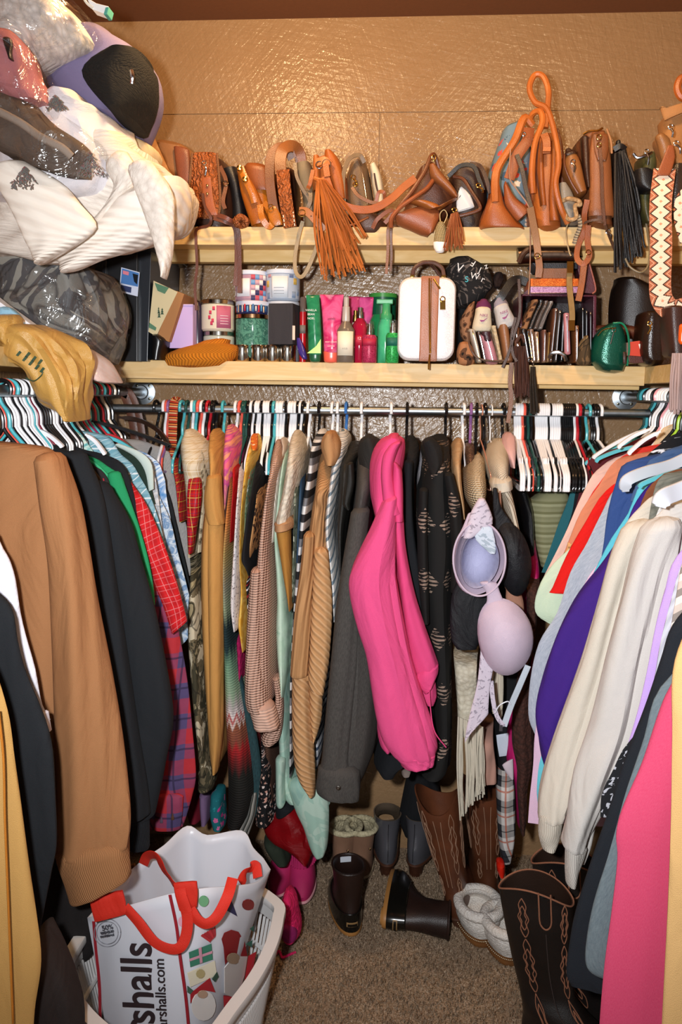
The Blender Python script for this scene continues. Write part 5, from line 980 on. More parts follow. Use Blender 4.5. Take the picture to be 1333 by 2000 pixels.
# key ring charms
kc = thing('hand_lotion_charm', 'small cream knitted bottle holder charm with a white cap hanging at the shelf edge', 'charm', P(860, 490, 2.455))
lp(kc, 'holder', [(434, 856, 868), (442, 852, 872), (460, 849, 874), (472, 848, 874)], 2.45, .028, M('waffle', 'c8b488', '988458', s=2), n=2); lp(kc, 'cap', [(472, 847, 874), (482, 848, 873), (490, 852, 868)], 2.45, .028, M('plastic', 'f0ece8'), n=2); cord('loop', [(861, 436, 2.46), (860, 418, 2.465), (868, 410, 2.468), (874, 420, 2.46), (868, 436, 2.46)], .0014, M('plastic', 'c8b080'), kc)
kt = thing('brown_tassel', 'small brown leather tassel beside the cream bottle charm', 'tassel', P(888, 440, 2.45)); fringe(kt, 'tassel_strand', ((882, 418), (894, 414)), ((868, 488), (907, 480)), 26, 2.44, 2.46, .0019, COG, 3, 3, 12); ring(kt, 888, 410, 2.45, .006, GOLDM)
# 11 orange tote with blue lining
b = bag('denim_floral_tote', 'open tan leather tote with a pale blue floral body', [('s', 985, 248, 1030, 232), ('s', 972, 290, 1045, 290), ('s', 958, 340, 1045, 340), ('s', 952, 390, 1042, 390), ('s', 956, 442, 1040, 442)], 2.56, .14, M('floral', '6c8494', 'c85048', 'd8c8b8', '40586c', s=.6))
cord('leather_edge', [(1040, 245, 2.49), (1024, 232, 2.48), (1006, 275, 2.47), (976, 322, 2.465), (968, 350, 2.46), (968, 395, 2.46)], .012, ORG, b)
lp(b, 'base_panel', [('s', 962, 355, 978, 352), ('s', 956, 385, 984, 372), ('s', 945, 412, 992, 395), ('s', 939, 432, 1012, 420), ('s', 940, 441, 1030, 441)], 2.455, .12, LT('a85c28', '7c3c14'))
lp(b, 'front_corner', [('s', 986, 366, 990, 352), ('s', 988, 395, 1010, 385), ('s', 1000, 415, 1036, 404), ('s', 1012, 430, 1038, 408)], 2.448, .03, COG, n=2)
ribbon('side_strap', [(1034, 250, 2.47), (1030, 275, 2.46), (1010, 305, 2.455), (1002, 330, 2.455), (995, 350, 2.455)], .015, COG, b); ring(b, 1024, 262, 2.45, .005, SILM); ring(b, 1045, 272, 2.45, .005, SILM)
ribbon('dark_strap', [(1010, 302, 2.45), (1020, 330, 2.445), (1028, 370, 2.445), (1038, 405, 2.44)], .006, LT('3c302c'), b)
cord('thin_cord', [(998, 290, 2.45), (996, 345, 2.445), (1010, 370, 2.44), (1034, 405, 2.44), (1036, 440, 2.475), (1036, 520, 2.49), (1033, 575, 2.49)], .0018, LT('b88c70'), b)
ribbon('hanging_strap', [(1036, 405, 2.44), (1042, 436, 2.46), (1048, 470, 2.475), (1052, 500, 2.478)], .010, LT('a87c58', '7c5838'), b, ht=.002); ring(b, 1050, 500, 2.472, .008, GOLDM, 'buckle'); ribbon('hanging_strap', [(1052, 502, 2.475), (1054, 522, 2.474), (1052, 542, 2.478)], .010, LT('a06c48'), b, ht=.002)
# 12 tall orange tote
b = bag('orange_tote', 'big bright orange leather tote with tall rolled handles', [('s', 1052, 262, 1090, 258), ('s', 1046, 290, 1096, 290), ('s', 1042, 330, 1100, 330), ('s', 1038, 380, 1102, 380), ('s', 1040, 420, 1104, 420), ('s', 1044, 441, 1106, 441)], 2.48, .26, ORG)
lp(b, 'gusset_fold', [(265, 1056, 1066), (300, 1052, 1064), (350, 1052, 1066), (400, 1058, 1070)], 2.462, .05, ORG2); lp(b, 'gusset_fold', [(275, 1078, 1088), (320, 1078, 1092), (380, 1074, 1090), (430, 1076, 1096)], 2.462, .05, ORG2)
cord('rolled_handle', [(1042, 378, 2.45), (1040, 330, 2.445), (1046, 280, 2.445), (1060, 240, 2.45), (1056, 218, 2.46), (1042, 222, 2.48), (1034, 240, 2.50)], .0085, ORG, b)
cord('rolled_handle', [(1110, 436, 2.46), (1096, 405, 2.445), (1086, 360, 2.44), (1092, 320, 2.44), (1086, 270, 2.445), (1070, 215, 2.455), (1046, 200, 2.47), (1035, 172, 2.48), (1045, 147, 2.485), (1062, 150, 2.48), (1072, 178, 2.47), (1070, 215, 2.46), (1066, 250, 2.455)], .0085, ORG, b)
ribbon('top_strap', [(1063, 262, 2.44), (1068, 278, 2.435), (1068, 300, 2.435)], .011, ORG2, b, ht=.004); ribbon('keeper', [(1061, 292, 2.43), (1076, 292, 2.43)], .006, ORG, b, up_=(0, -1, 0), ht=.004)
lp(b, 'back_panel', [(250, 1086, 1094), (280, 1090, 1102), (320, 1092, 1106), (360, 1094, 1106)], 2.53, .06, BRN)
# 13 tan box purse
b = bag('tan_box_purse', 'small tan oval-ended purse with a swivel clasp', [('s', 1104, 302, 1128, 292), ('s', 1102, 322, 1140, 310), ('s', 1112, 350, 1147, 340), ('s', 1128, 378, 1152, 368)], 2.47, .12, LT('a06838', '7c4820'), n=2.6)
lp(b, 'dark_opening', [('s', 1104, 300, 1126, 293), ('s', 1106, 304, 1128, 297)], 2.465, .02, DBR); cord('piping', [(1103, 302, 2.465), (1104, 325, 2.46), (1116, 355, 2.46), (1130, 378, 2.462)], .003, BRN, b); clasp(b, 1120, 316, 1122, 336, 2.455)
b = bag('drawstring_pouch', 'pale clear pouch with a knitted cream drawstring below the box purse', [(356, 1094, 1110), (375, 1092, 1124), (400, 1094, 1132), (430, 1104, 1138)], 2.47, .1, LT('8c8478', '5c544c'))
cord('knit_cord', [(1100, 392, 2.46), (1112, 388, 2.45), (1130, 392, 2.445), (1134, 400, 2.445), (1124, 402, 2.448), (1126, 425, 2.445), (1110, 428, 2.45), (1100, 410, 2.45)], .006, M('fuzzy', 'c0a078', '947450', s=2), b); cord('thin_cord', [(1112, 430, 2.45), (1106, 455, 2.475), (1112, 490, 2.485), (1116, 500, 2.485)], .0022, LT('c8b088'), b)
ribbon('dangling_end', [(1130, 420, 2.45), (1134, 440, 2.46), (1126, 462, 2.475), (1122, 476, 2.48)], .006, M('waffle', 'b8a890', '8c7c64'), b)
# hanging cognac straps
hs = thing('cognac_strap_bundle', 'knotted cognac leather strap bundle hanging over the shelf edge', 'strap', P(1145, 450, 2.47))
ribbon('strap', [(1148, 390, 2.45), (1142, 420, 2.46), (1142, 450, 2.478), (1130, 480, 2.482), (1128, 505, 2.48), (1140, 515, 2.475), (1152, 500, 2.475), (1148, 470, 2.475), (1150, 440, 2.47)], .008, LT('a85a2c'), hs)
ribbon('strap', [(1142, 512, 2.475), (1138, 545, 2.48), (1134, 570, 2.48), (1130, 588, 2.48)], .009, LT('b06430'), hs, ht=.002); ring(hs, 1150, 493, 2.468, .007, M('metal', '9c6c40'), 'buckle')
gs = thing('gold_strap', 'flat gold metallic wrist strap hanging in front of the organizer', 'strap', P(1115, 640, 2.44)); ribbon('strap', [(1114, 520, 2.475), (1113, 560, 2.47), (1118, 610, 2.46), (1117, 643, 2.455)], .0085, M('metal', 'a88c60', '7c6440', rough=.5), gs, ht=.002); mb = MB(); decal(mb, P(1114, 522, 2.465), RT, UP, .018, .032, .003); mb.build('end_clip', GOLDM, gs); mb = MB(); decal(mb, P(1117, 636, 2.45), RT, UP, .017, .030, .003); mb.build('end_clip', GOLDM, gs)
# 14 tall brown zip bag
b = bag('brown_zip_bag', 'tall brown leather bag with a gold zipper and dangling pull strap', [('s', 1138, 262, 1190, 250), ('s', 1140, 300, 1198, 300), ('s', 1150, 350, 1202, 350), ('s', 1152, 400, 1204, 400), ('s', 1150, 430, 1206, 440)], 2.48, .2, LT('8c5430', '5c321a'))
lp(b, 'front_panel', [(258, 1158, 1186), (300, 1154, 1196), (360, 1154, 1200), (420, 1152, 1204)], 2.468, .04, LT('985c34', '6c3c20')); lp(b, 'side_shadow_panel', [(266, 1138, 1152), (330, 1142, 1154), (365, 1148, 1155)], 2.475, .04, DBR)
cord('zipper', [(1140, 262, 2.47), (1152, 256, 2.462), (1168, 255, 2.46), (1178, 250, 2.462)], .003, GOLDM, b); ring(b, 1171, 268, 2.455, .007, GOLDM, 'puller'); ring(b, 1171, 283, 2.453, .006, GOLDM, 'puller')
lp(b, 'zip_tab', [(262, 1160, 1190), (290, 1162, 1190), (312, 1168, 1186)], 2.46, .008, LT('8c5028')); cord('laced_edge', [(1186, 252, 2.465), (1194, 275, 2.46), (1196, 300, 2.46)], .003, LT('b88458'), b)
ribbon('pull_strap', [(1172, 290, 2.452), (1176, 330, 2.45), (1177, 380, 2.45), (1180, 420, 2.45), (1182, 440, 2.455)], .0045, LT('6c4430'), b, ht=.002)
ribbon('pull_strap', [(1140, 436, 2.47), (1160, 430, 2.455), (1178, 432, 2.452), (1186, 450, 2.46), (1198, 480, 2.475), (1206, 500, 2.48)], .0035, LT('5c3c28'), b); clasp(b, 1188, 452, 1194, 466, 2.455)
# 15 black fringe bag
b = bag('black_fringe_bag', 'black leather bag covered by long black fringe', [('s', 1202, 288, 1220, 284), ('s', 1204, 330, 1230, 320), ('s', 1206, 380, 1240, 370), ('s', 1210, 436, 1246, 436)], 2.5, .14, BLKL)
fringe(b, 'fringe_strand', ((1202, 300), (1222, 292)), ((1204, 530), (1262, 488)), 40, 2.44, 2.475, .003, BLKL, 4, 6, 21); ribbon('fringe_band', [(1200, 292, 2.455), (1212, 286, 2.45), (1222, 292, 2.455)], .008, BLKL, b, up_=(0, -1, 0), ht=.004); lp(b, 'knot', [(274, 1206, 1214), (282, 1205, 1215), (290, 1208, 1213)], 2.46, .02, BLKL)
cord('chain_strap', [(1222, 300, 2.44), (1240, 350, 2.43), (1250, 400, 2.43), (1248, 418, 2.44)], .004, BLKL, b)
cord('cord_loop', [(1222, 505, 2.45), (1232, 522, 2.445), (1252, 532, 2.44), (1266, 520, 2.44), (1270, 490, 2.445), (1266, 455, 2.46), (1262, 430, 2.46)], .003, LT('8c7c5c'), b)
# 16 black and olive small bags at the right end
b = bag('olive_dome_purse', 'dark olive dome purse with a chrome clasp at the right end', [(296, 1262, 1286), (320, 1258, 1290), (350, 1254, 1284), (380, 1252, 1276), (410, 1254, 1276), (432, 1262, 1278)], 2.44, .14, LT('4c4c2c', '2c2c18'))
clasp(b, 1264, 296, 1266, 322, 2.425); cord('chrome_bar', [(1238, 300, 2.43), (1246, 308, 2.428), (1262, 304, 2.425), (1274, 298, 2.43)], .004, SILM, b); 
b = bag('black_zip_pouch', 'black leather pouch in front of the olive dome purse', [('s', 1246, 330, 1270, 326), ('s', 1247, 350, 1286, 330), ('s', 1250, 362, 1288, 350), ('s', 1262, 370, 1284, 366)], 2.40, .08, BLKL)
b = bag('brown_black_satchel', 'dark shiny satchel behind the woven guitar strap', [(318, 1316, 1345), (350, 1306, 1350), (390, 1304, 1352), (412, 1308, 1350)], 2.30, .14, LT('3c3028', '201814', rough=.25)); disk(b, 1314, 409, 2.295, .004, GOLDM)
b = bag('tan_suede_bag', 'tan suede bag with a folded flap at the upper right edge', [('s', 1300, 228, 1350, 215), ('s', 1302, 255, 1352, 240), ('s', 1296, 262, 1352, 290), ('s', 1290, 270, 1352, 320), ('s', 1318, 312, 1350, 340)], 2.30, .10, LT('a07040', '805428', rough=.8))
lp(b, 'folded_flap', [('s', 1294, 206, 1310, 212), ('s', 1298, 222, 1340, 196), ('s', 1302, 232, 1356, 210)], 2.27, .03, LT('a87a4c', '8c5c30', rough=.8), n=2); lp(b, 'side_flap', [('s', 1284, 268, 1300, 258), ('s', 1290, 285, 1312, 268), ('s', 1296, 310, 1318, 290)], 2.29, .03, LT('98683c'), n=2)
cord('rolled_handle', [(1345, 148, 2.3), (1330, 155, 2.3), (1324, 172, 2.3), (1330, 188, 2.3), (1345, 196, 2.3)], .010, ORG2, b)
# woven guitar strap
gt = thing('woven_guitar_strap', 'wide guitar strap with cream and pink woven diamond pattern', 'strap', P(1300, 600, 2.24))
g = G('woven_diamond'); v = g.uv(); o_ = g.sep(v)
px_ = g.math('PINGPONG', g.math('MULTIPLY', o_[1], 36), .5); ax_ = g.math('ABSOLUTE', g.math('SUBTRACT', o_[0], .027)); sum_ = g.math('ADD', g.math('MULTIPLY', ax_, 26), g.math('MULTIPLY', px_, .9))
dd_ = g.math('FRACT', g.math('MULTIPLY', sum_, 1.15)); g.col(g.ramp(sum_, [(0, 'e89878'), (.12, 'f0dcc4'), (.56, 'f0dcc4'), (.58, '2c1810'), (.66, '2c1810'), (.68, 'b06848'), (.82, 'e8a888'), (.9, 'b06848')], True)); g.bump(g.wave(v, 120, 0, 'Y'), .4, .002); DIAM = g.fin(.8)
def flatstrap(pts, hw, t_, mat, parent, name):
    c = smooth([P(*p) for p in pts], 8); mb = MB(); rings = []; uv = []; l = 0
    for i, p in enumerate(c):
        tt = (c[min(i+1, len(c)-1)]-c[max(i-1, 0)]).normalized(); n_ = Vector((-.1, -1, 0)).normalized(); side_ = tt.cross(n_).normalized()
        if i: l += (c[i]-c[i-1]).length
        n2 = side_.cross(tt); rings.append([p + side_*hw*a + n2*t_*b for a, b in ((-1, -1), (1, -1), (1, 1), (-1, 1))]); uv.append([(hw*2*0, l), (hw*2, l), (hw*2, l), (0, l), (0, l)])
    mb.grid(rings, True, (True, True), uv); return mb.build(name, mat, parent)
flatstrap([(1299, 330, 2.26), (1291, 400, 2.25), (1292, 480, 2.25), (1290, 560, 2.25), (1296, 590, 2.25), (1315, 606, 2.25), (1345, 600, 2.25)], .027, .0022, DIAM, gt, 'woven_band')
flatstrap([(1345, 378, 2.24), (1335, 395, 2.24), (1334, 430, 2.24), (1345, 470, 2.24)], .02, .0022, DIAM, gt, 'woven_band')
lp(gt, 'leather_end', [(284, 1306, 1316), (305, 1298, 1320), (330, 1288, 1314), (342, 1284, 1308)], 2.245, .006, COG, n=4); clasp(gt, 1311, 248, 1314, 268, 2.24); clasp(gt, 1322, 280, 1330, 300, 2.24)
sf = soft('leather_backpack', [(545, 1215, 1262), (565, 1208, 1300), (600, 1204, 1310), (650, 1204, 1310), (700, 1210, 1308)], 2.62, .15, LT('20140e', '0e0806'), label='very dark brown rounded leather backpack standing behind the green dome bag', cat='backpack', fold=.003)
# ================================================================ things on the lower shelf
def zy(y, Y): return P(700, y, Y).z
def cyl(name, label, cat, cx, ytop, ybot, w_px, Y, prof=None, mat=None, group=None, z0=None):
    """round container: base on the shelf (or on z0)"""
    c = P(cx, (ytop+ybot)/2, Y); r_ = (P(cx+w_px/2, ytop, Y)-P(cx, ytop, Y)).length; zb_ = P(cx, ybot, Y-r_).z if z0 is None else z0
    t = thing(name, label, cat, (c.x, Y, zb_), group); t['r'] = r_; return t, c.x, zb_, P(cx, ytop, Y).z, r_
def lat(parent, name, x, Y, prof, mat, seg=28):
    mb = MB(); mb.lathe((x, Y, 0), prof, seg); return mb.build(name, mat, parent)
def candle(label, cx, ytop, ybot, w_px, Y, glass, lid, z0=None, art=None, name='jar_candle'):
    t, x, zb_, zt, r_ = cyl(name, label, 'candle', cx, ytop, ybot, w_px, Y, z0=z0); h = zt-zb_; lh = .014
    lat(t, 'jar', x, Y, [(r_*.9, zb_), (r_, zb_+.006), (r_, zt-lh-.002), (r_*.94, zt-lh)], glass)
    lat(t, 'lid', x, Y, [(r_*.97, zt-lh), (r_, zt-lh+.001), (r_, zt-.002), (r_*.95, zt), (0, zt)], lid); del t['r']
    if art: art(t, x, Y, zb_, zt-lh, r_)
    return t, zt
def wrap(t, x, Y, z0_, z1_, r_, a0, a1, mat, name='label', e=.0006):
    """curved paper label; angles in degrees, 0 = facing the aisle"""
    mb = MB(); n_ = 14; rings = []
    for z in (z0_, z1_): rings.append([Vector((x + (r_+e)*math.sin(R(a0+(a1-a0)*k/n_)), Y - (r_+e)*math.cos(R(a0+(a1-a0)*k/n_)), z)) for k in range(n_+1)])
    mb.grid(rings, False, (False, False)); o = mb.build(name, mat, t); s_ = o.modifiers.new('s', 'SOLIDIFY'); s_.thickness = .0005; return o
PAPER = lambda c: M('plastic', c, rough=.6)
# cardboard shoe box with forest picture, seen tilted
ab = thing('forest_print_box', 'tilted cardboard box printed with green trees on cream', 'box', P(320, 690, 2.45))
KR = M('cloth', 'a9784c', '8f6038'); CRE = M('watercolor', 'd8cba8', 'cfc096', 'e0d6b8', s=.5)
def quad_slab(parent, name, pts, Y0, Y1, mat):
    mb = MB(); mb.grid([[P(x, y, Y0) for x, y in pts], [P(x, y, Y0)+Vector((0, Y1-Y0, 0)) for x, y in pts]]); return mb.build(name, mat, parent, smooth=False, bevel=.0015)
quad_slab(ab, 'box_face', [(300, 548), (347, 570), (305, 657), (290, 648)], 2.47, 2.62, CRE)
quad_slab(ab, 'box_side', [(345, 568), (360, 574), (330, 668), (306, 658)], 2.472, 2.62, KR)
for x, y, s_ in ((311, 612, 7), (317, 606, 7), (310, 604, 5)):
    mb = MB(); 
    for k in range(3): poly(mb, [P(x-s_*(.6+.2*k)*.5, y+k*4, 2.467), P(x+s_*(.6+.2*k)*.5, y+k*4, 2.467), P(x, y-5+k*4, 2.467)], (0, 1, 0))
    mb.build('printed_tree', M('plastic', '2c4c38', rough=.8), ab)
for pts in ([(302, 552), (330, 562), (322, 574), (308, 568)], [(292, 630), (306, 640), (304, 646), (291, 640)]): 
    mb = MB(); poly(mb, [P(x, y, 2.467) for x, y in pts], (0, 1, 0)); mb.build('printed_foliage', M('watercolor', '3c6450', '5c8468', '9cb090', s=4), ab)
soft('black_shoe', [(655, 292, 312), (665, 290, 324), (685, 290, 318), (702, 290, 314)], 2.45, .12, M('plastic', '0e0e10'), label='black glossy object tucked between tote and mustard beanie', cat='pouch', fold=.001, n=2.5)
lb = thing('lavender_gift_box', 'plain lavender paper box beside the stacked candles', 'box', P(360, 690, 2.5)); LAVP = PAPER('bfa6d8')
quad_slab(lb, 'box_body', [(350, 594), (377, 594), (377, 680), (331, 680), (335, 640)], 2.5, 2.6, LAVP); quad_slab(lb, 'box_flap', [(349, 594), (377, 594), (377, 597), (348, 597)], 2.497, 2.6, PAPER('cbb6e2'))
qb = thing('dark_glass_bottle', 'dark violet glass bottle hidden between lavender box and candles', 'bottle', P(386, 690, 2.56)); c = P(386, 640, 2.56); lat(qb, 'bottle', c.x, 2.56, [(.014, LOWZ), (.017, LOWZ+.01), (.017, P(386, 600, 2.56).z), (.008, P(386, 590, 2.56).z)], M('plastic', '2c2438'))  # dark body put in for the shaded gap between box and candles
YC = 2.57
GLS = M('plastic', 'd4cdb8', rough=.12); SLV = M('metal', 'd8d4cc', '9c9890', rough=.12)
def tin(label, cx, Y, w_=38): 
    t, x, zb_, zt, r_ = cyl('candle_tin', label, 'candle tin', cx, 673, 705, w_, Y, z0=LOWZ); del t['r']
    zt = P(cx, 673, Y-r_).z
    lat(t, 'tin', x, Y, [(r_*.94, zb_), (r_*.97, zb_+.002), (r_*.97, zt-.012)], SLV); lat(t, 'tin_lid', x, Y, [(r_, zt-.012), (r_, zt-.002), (r_*.96, zt), (0, zt)], SLV); return zt
for cx, lab in ((474, 'silver candle tin touching the mustard beanie'), (505, 'second silver candle tin from the beanie'), (533, 'third silver candle tin from the beanie'), (562, 'silver candle tin beside the purple bottle')): ztin = tin(lab, cx, 2.535, 32)
# left stack
def pinkart(t, x, Y, z0_, z1_, r_):
    wrap(t, x, Y, z0_+.008, z1_-.006, r_, 8, 62, PAPER('b8607c'), 'label'); 
    for a, z in ((-18, .6), (-10, .3), (-22, .42), (-6, .75), (-14, .2)): wrap(t, x, Y, z0_+(z1_-z0_)*z, z0_+(z1_-z0_)*(z+.14), r_, a, a+9, PAPER('c83c5c'), 'printed_flower')
    for k in range(4): wrap(t, x, Y, z0_+.02+k*.008, z0_+.0215+k*.008, r_, 20, 50, PAPER('f0d8dc'), 'printed_line', .0014)
_, zt = candle('lower pale green candle jar under the cream one', 428, 648, 680, 60, YC, M('plastic', 'b4bcb0', rough=.12), SLV, z0=P(428, 705, YC).z if False else LOWZ)
candle('cream jar candle with a pink floral label on top of the pale green one', 426, 587, 650, 64, YC, GLS, SLV, z0=zt, art=pinkart)
# middle stack
GMAR = M('watercolor', '3c7060', '5c9480', '2c5c50', '7cac98', s=5, rough=.12)
def trees(t, x, Y, z0_, z1_, r_):
    for k in range(7):
        a = -60+k*19; z = z0_+.006+(k*37 % 11)*.0012; mb = MB(); q = [Vector((x+(r_+.001)*math.sin(R(a+d)), Y-(r_+.001)*math.cos(R(a+d)), zz)) for d, zz in ((-6, z), (6, z), (0, z+.03))]; poly(mb, q, q[0]-Vector((x, Y, q[0].z)), .0003); mb.build('printed_tree', M('plastic', '245046'), t)
_, z1_ = candle('green marbled candle jar with tree print under the nutcracker one', 494, 615, 680, 66, 2.575, GMAR, M('metal', 'c89870', rough=.15), z0=LOWZ+.012, art=trees)
def nut(t, x, Y, z0_, z1__, r_):
    cols = ('c83038', '5c9cc8', 'e8c8a0', '2c6ca0', 'd8d0c8')
    for k in range(14): wrap(t, x, Y, z0_+.004+(k % 2)*.003, z0_+.022+(k % 3)*.003, r_, -66+k*9.4, -61+k*9.4, PAPER(cols[k % 5]), 'printed_nutcracker')
_, z2_ = candle('navy candle jar with colourful nutcracker print in the middle of the stack', 494, 590, 618, 66, 2.58, M('plastic', '26305c', rough=.2), PAPER('c8ccdc'), z0=z1_+.0005, art=nut)
def quilt(t, x, Y, z0_, z1__, r_):
    cols = ('2c2c5c', 'c89ca8', 'b8485c', 'e8e0e0', '6c98c8'); n_ = 0; h = (z1__-z0_)/5
    for i in range(5):
        for k in range(4): wrap(t, x, Y, z0_+i*h+.0005, z0_+(i+1)*h-.0005, r_, 8+k*15, 22+k*15, PAPER(cols[(i*3+k*2) % 5]), 'printed_square'); 
    for i in range(5): wrap(t, x, Y, z0_+i*h, z0_+(i+1)*h-.001, r_, -70, -58, PAPER(cols[(i*2+1) % 4]), 'printed_square')
    wrap(t, x, Y, z0_+.012, z1__-.012, r_, -52, 4, PAPER('e8e8ec'), 'label')
candle('white candle jar with red and navy quilt squares, top left of the stack', 492, 531, 592, 64, 2.585, M('plastic', 'b08c9c', rough=.2), PAPER('d0d8e8'), z0=z2_+.0005, art=quilt)
def lemon(t, x, Y, z0_, z1__, r_):
    wrap(t, x, Y, z0_+.008, z1__-.008, r_, -32, 26, PAPER('dfe4ea'), 'label')
    for a, z, c_ in ((-60, .5, 'd8b458'), (46, .6, 'd8b458'), (-55, .05, '7c90b0'), (40, .1, '8ca0bc'), (-50, .85, 'c89098'), (30, .85, '6c7ca0'), (62, .2, '8ca0bc')): wrap(t, x, Y, z0_+(z1__-z0_)*z, z0_+(z1__-z0_)*min(.97, z+.24), r_, a, a+15, PAPER(c_), 'printed_fruit')
    for k in range(3): wrap(t, x, Y, z0_+.018+k*.009, z0_+.0195+k*.009, r_, -22, 12, PAPER('8c94a0'), 'printed_line', .0014)
_, z3_ = candle('pale candle jar behind the black box, supporting the lemon print one', 553, 590, 680, 64, 2.59, M('plastic', '98a0a8', rough=.2), PAPER('c8ccd4'), z0=LOWZ)
candle('white candle jar with blue fruit and lemon print, top right of the stack', 553, 529, 592, 66, 2.585, M('plastic', 'b4c0d0', rough=.2), PAPER('d4dcea'), z0=z3_+.0005, art=lemon)
bb = thing('black_gift_box', 'matte black upright box standing on the candle tins', 'box', P(553, 672, 2.5)); mb = MB(); a_ = P(527, 672, 2.5); b_ = P(568, 592, 2.5); mb.box((a_.x, 2.505, ztin+.0005), (P(580, 672, 2.55).x, 2.58, b_.z)); bo = mb.build('box_body', M('cloth', '38363a', '302e32'), bb, smooth=False, bevel=.001)
bo.rotation_euler.z = -.15; mb = MB(); decal(mb, P(574, 650, 2.50), (1, .4, 0), (0, 0, 1), .008, .042, .001); mb.build('label', PAPER('e0c8b8'), bb)
bn = soft('mustard_beanie', [('s', 372, 672, 440, 669), ('s', 338, 680, 458, 674), ('s', 312, 692, 458, 688), ('s', 308, 703, 448, 703)], 2.47, .12, M('rib', 'c8781c', '8c4c0c', s=2.2, ang=.35, rough=1.0), label='mustard orange ribbed knit beanie lying flat at the shelf front', cat='beanie', hem=False, n=2.2, fold=.002)
# ---- bottles and tubes
def tube_(label, rows, Y, body, cap, cap_rows=None, txt=None, art=None, name='lotion_tube', D=.032):
    p = P((rows[-1][1]+rows[-1][2])/2, rows[-1][0], Y); t = thing(name, label, 'lotion tube', (p.x, Y, LOWZ)); n_ = len(rows)
    rws = [(y, a, b, Y + (.013 if i == 0 else .006 if i == 1 else 0), (.004 if i == 0 else .012 if i == 1 else D)) for i, (y, a, b) in enumerate(rows)]
    mb = MB(); loft(mb, rws, Y, D, fold=0, n=2, m=28, hem=False, top=.1); mb.build('tube', body, t)
    if cap_rows: mb = MB(); loft(mb, cap_rows, Y+.002, D*.95, fold=0, n=2.2, m=28, hem=False, top=.1); mb.build('cap', cap, t)
    if txt:
        for s_, x, y, sz, col in txt: text('label_text', s_, P(x, y, Y-.001), sz, PAPER(col), t, rz=0)
    return t
PL = lambda c, **k: M('plastic', c, **k)
t, x, zb_, zt, r_ = cyl('spray_can', 'slim red and grey spray can beside the dark green tube', 'spray can', 592, 580, 704, 13, 2.56, z0=LOWZ); del t['r']
lat(t, 'can', x, 2.56, [(r_*.95, zb_), (r_, zb_+.004), (r_, zt-.045)], PL('b81820')); lat(t, 'cap', x, 2.56, [(r_*.9, zt-.045), (r_*.9, zt-.004), (r_*.6, zt), (0, zt)], PL('6c5c54')); wrap(t, x, 2.56, zt-.11, zt-.085, r_, -60, 60, PAPER('7c7068'), 'label')
tube_('purple tube lying against the black box', [(660, 580, 586), (675, 580, 593), (690, 583, 598), (700, 590, 600)], 2.50, PL('3c2c7c'), None, D=.02)
tube_('dark green vanilla lotion tube with a lime wave, white lettering', [(576, 598, 624), (582, 598, 624), (620, 600, 626), (670, 601, 628), (690, 602, 628)], 2.48, M('watercolor', '1c6c48', '2c8458', '145c3c', s=2, rough=.2), PL('245c3c'), [(690, 603, 627), (703, 604, 626)], [('VANILLA', 608, 606, .0085, 'e8ece8'), ('BEAN', 608, 614, .0085, 'e8ece8'), ('NOEL', 608, 622, .0085, 'e8ece8')])
mb = MB(); poly(mb, [P(600, 690, 2.4775), P(627, 690, 2.4775), P(627, 662, 2.4775), P(618, 676, 2.4775)], (0, 1, 0)); mb.build('printed_wave', PL('a4d434'), bpy.data.objects['lotion_tube.001'])
tube_('hot pink lotion tube with petals and coral cap', [(575, 625, 672), (581, 626, 671), (620, 629, 667), (660, 631, 665), (686, 632, 662)], 2.48, M('watercolor', 'd8326c', 'e86090', 'c42460', 'f0a0b4', s=1.2, rough=.2), PL('e8604c'), [(686, 631, 661), (704, 632, 660)], [('petals', 648, 622, .010, '7c1438'), ('BODY CREAM', 647, 668, .0055, 'f8d8d0'), ('LOTION', 647, 676, .0055, 'f8d8d0')])
tube_('magenta lotion tube at the back between spray bottles', [(580, 700, 730), (586, 700, 730), (620, 703, 727), (660, 706, 725), (700, 708, 722)], 2.60, M('watercolor', 'c83880', 'e05c98', 'a82468', s=1.4, rough=.2), PL('b82c68'))
tube_('plum lotion tube half hidden behind the cream labelled spray', [(579, 680, 704), (585, 680, 704), (620, 682, 704), (700, 684, 704)], 2.60, M('watercolor', 'a82c5c', 'c84878', '8c2048', s=1.4, rough=.2), PL('b82c68'))
def spray(label, cx, ybot, Y, w_, hb, hs, htop, body, neck, cap, lab=None, clear_cap=None, txt=None):
    t, x, zb_, zt, r_ = cyl('spray_bottle', label, 'spray bottle', cx, htop, ybot, w_, Y, z0=LOWZ); del t['r']; zs = P(cx, hb, Y).z; zn = P(cx, hs, Y).z
    lat(t, 'bottle', x, Y, [(r_*.92, zb_), (r_, zb_+.003), (r_, zs), (r_*.8, zs+.008), (r_*.42, zn)], body)
    lat(t, 'pump', x, Y, [(r_*.42, zn), (r_*.45, zn+.004), (r_*.40, zn+(zt-zn)*.6), (r_*.30, zn+(zt-zn)*.62), (r_*.30, zt-.001), (0, zt)], neck)
    if clear_cap: lat(t, 'clear_cap', x, Y, [(r_*.62, zn), (r_*.6, zt+.006), (r_*.5, zt+.008), (0, zt+.009)], M('film', 'ffffff', Alpha=.22))
    if lab: wrap(t, x, Y, P(cx, lab[1], Y).z, P(cx, lab[0], Y).z, r_, -62, 62, PAPER(lab[2]))
    if txt: text('label_text', txt[0], (x, Y-r_-.001, P(cx, txt[1], Y).z), txt[2], PAPER(txt[3]), t)
    return t, x, r_
spray('spray bottle with a large cream label at the shelf front', 676, 704, 2.49, 35, 645, 628, 580, PL('6c6054'), PL('b8aca0'), None, (648, 695, 'ece0c8'), None, ('KOZI', 682, .0065, '8c8074'))
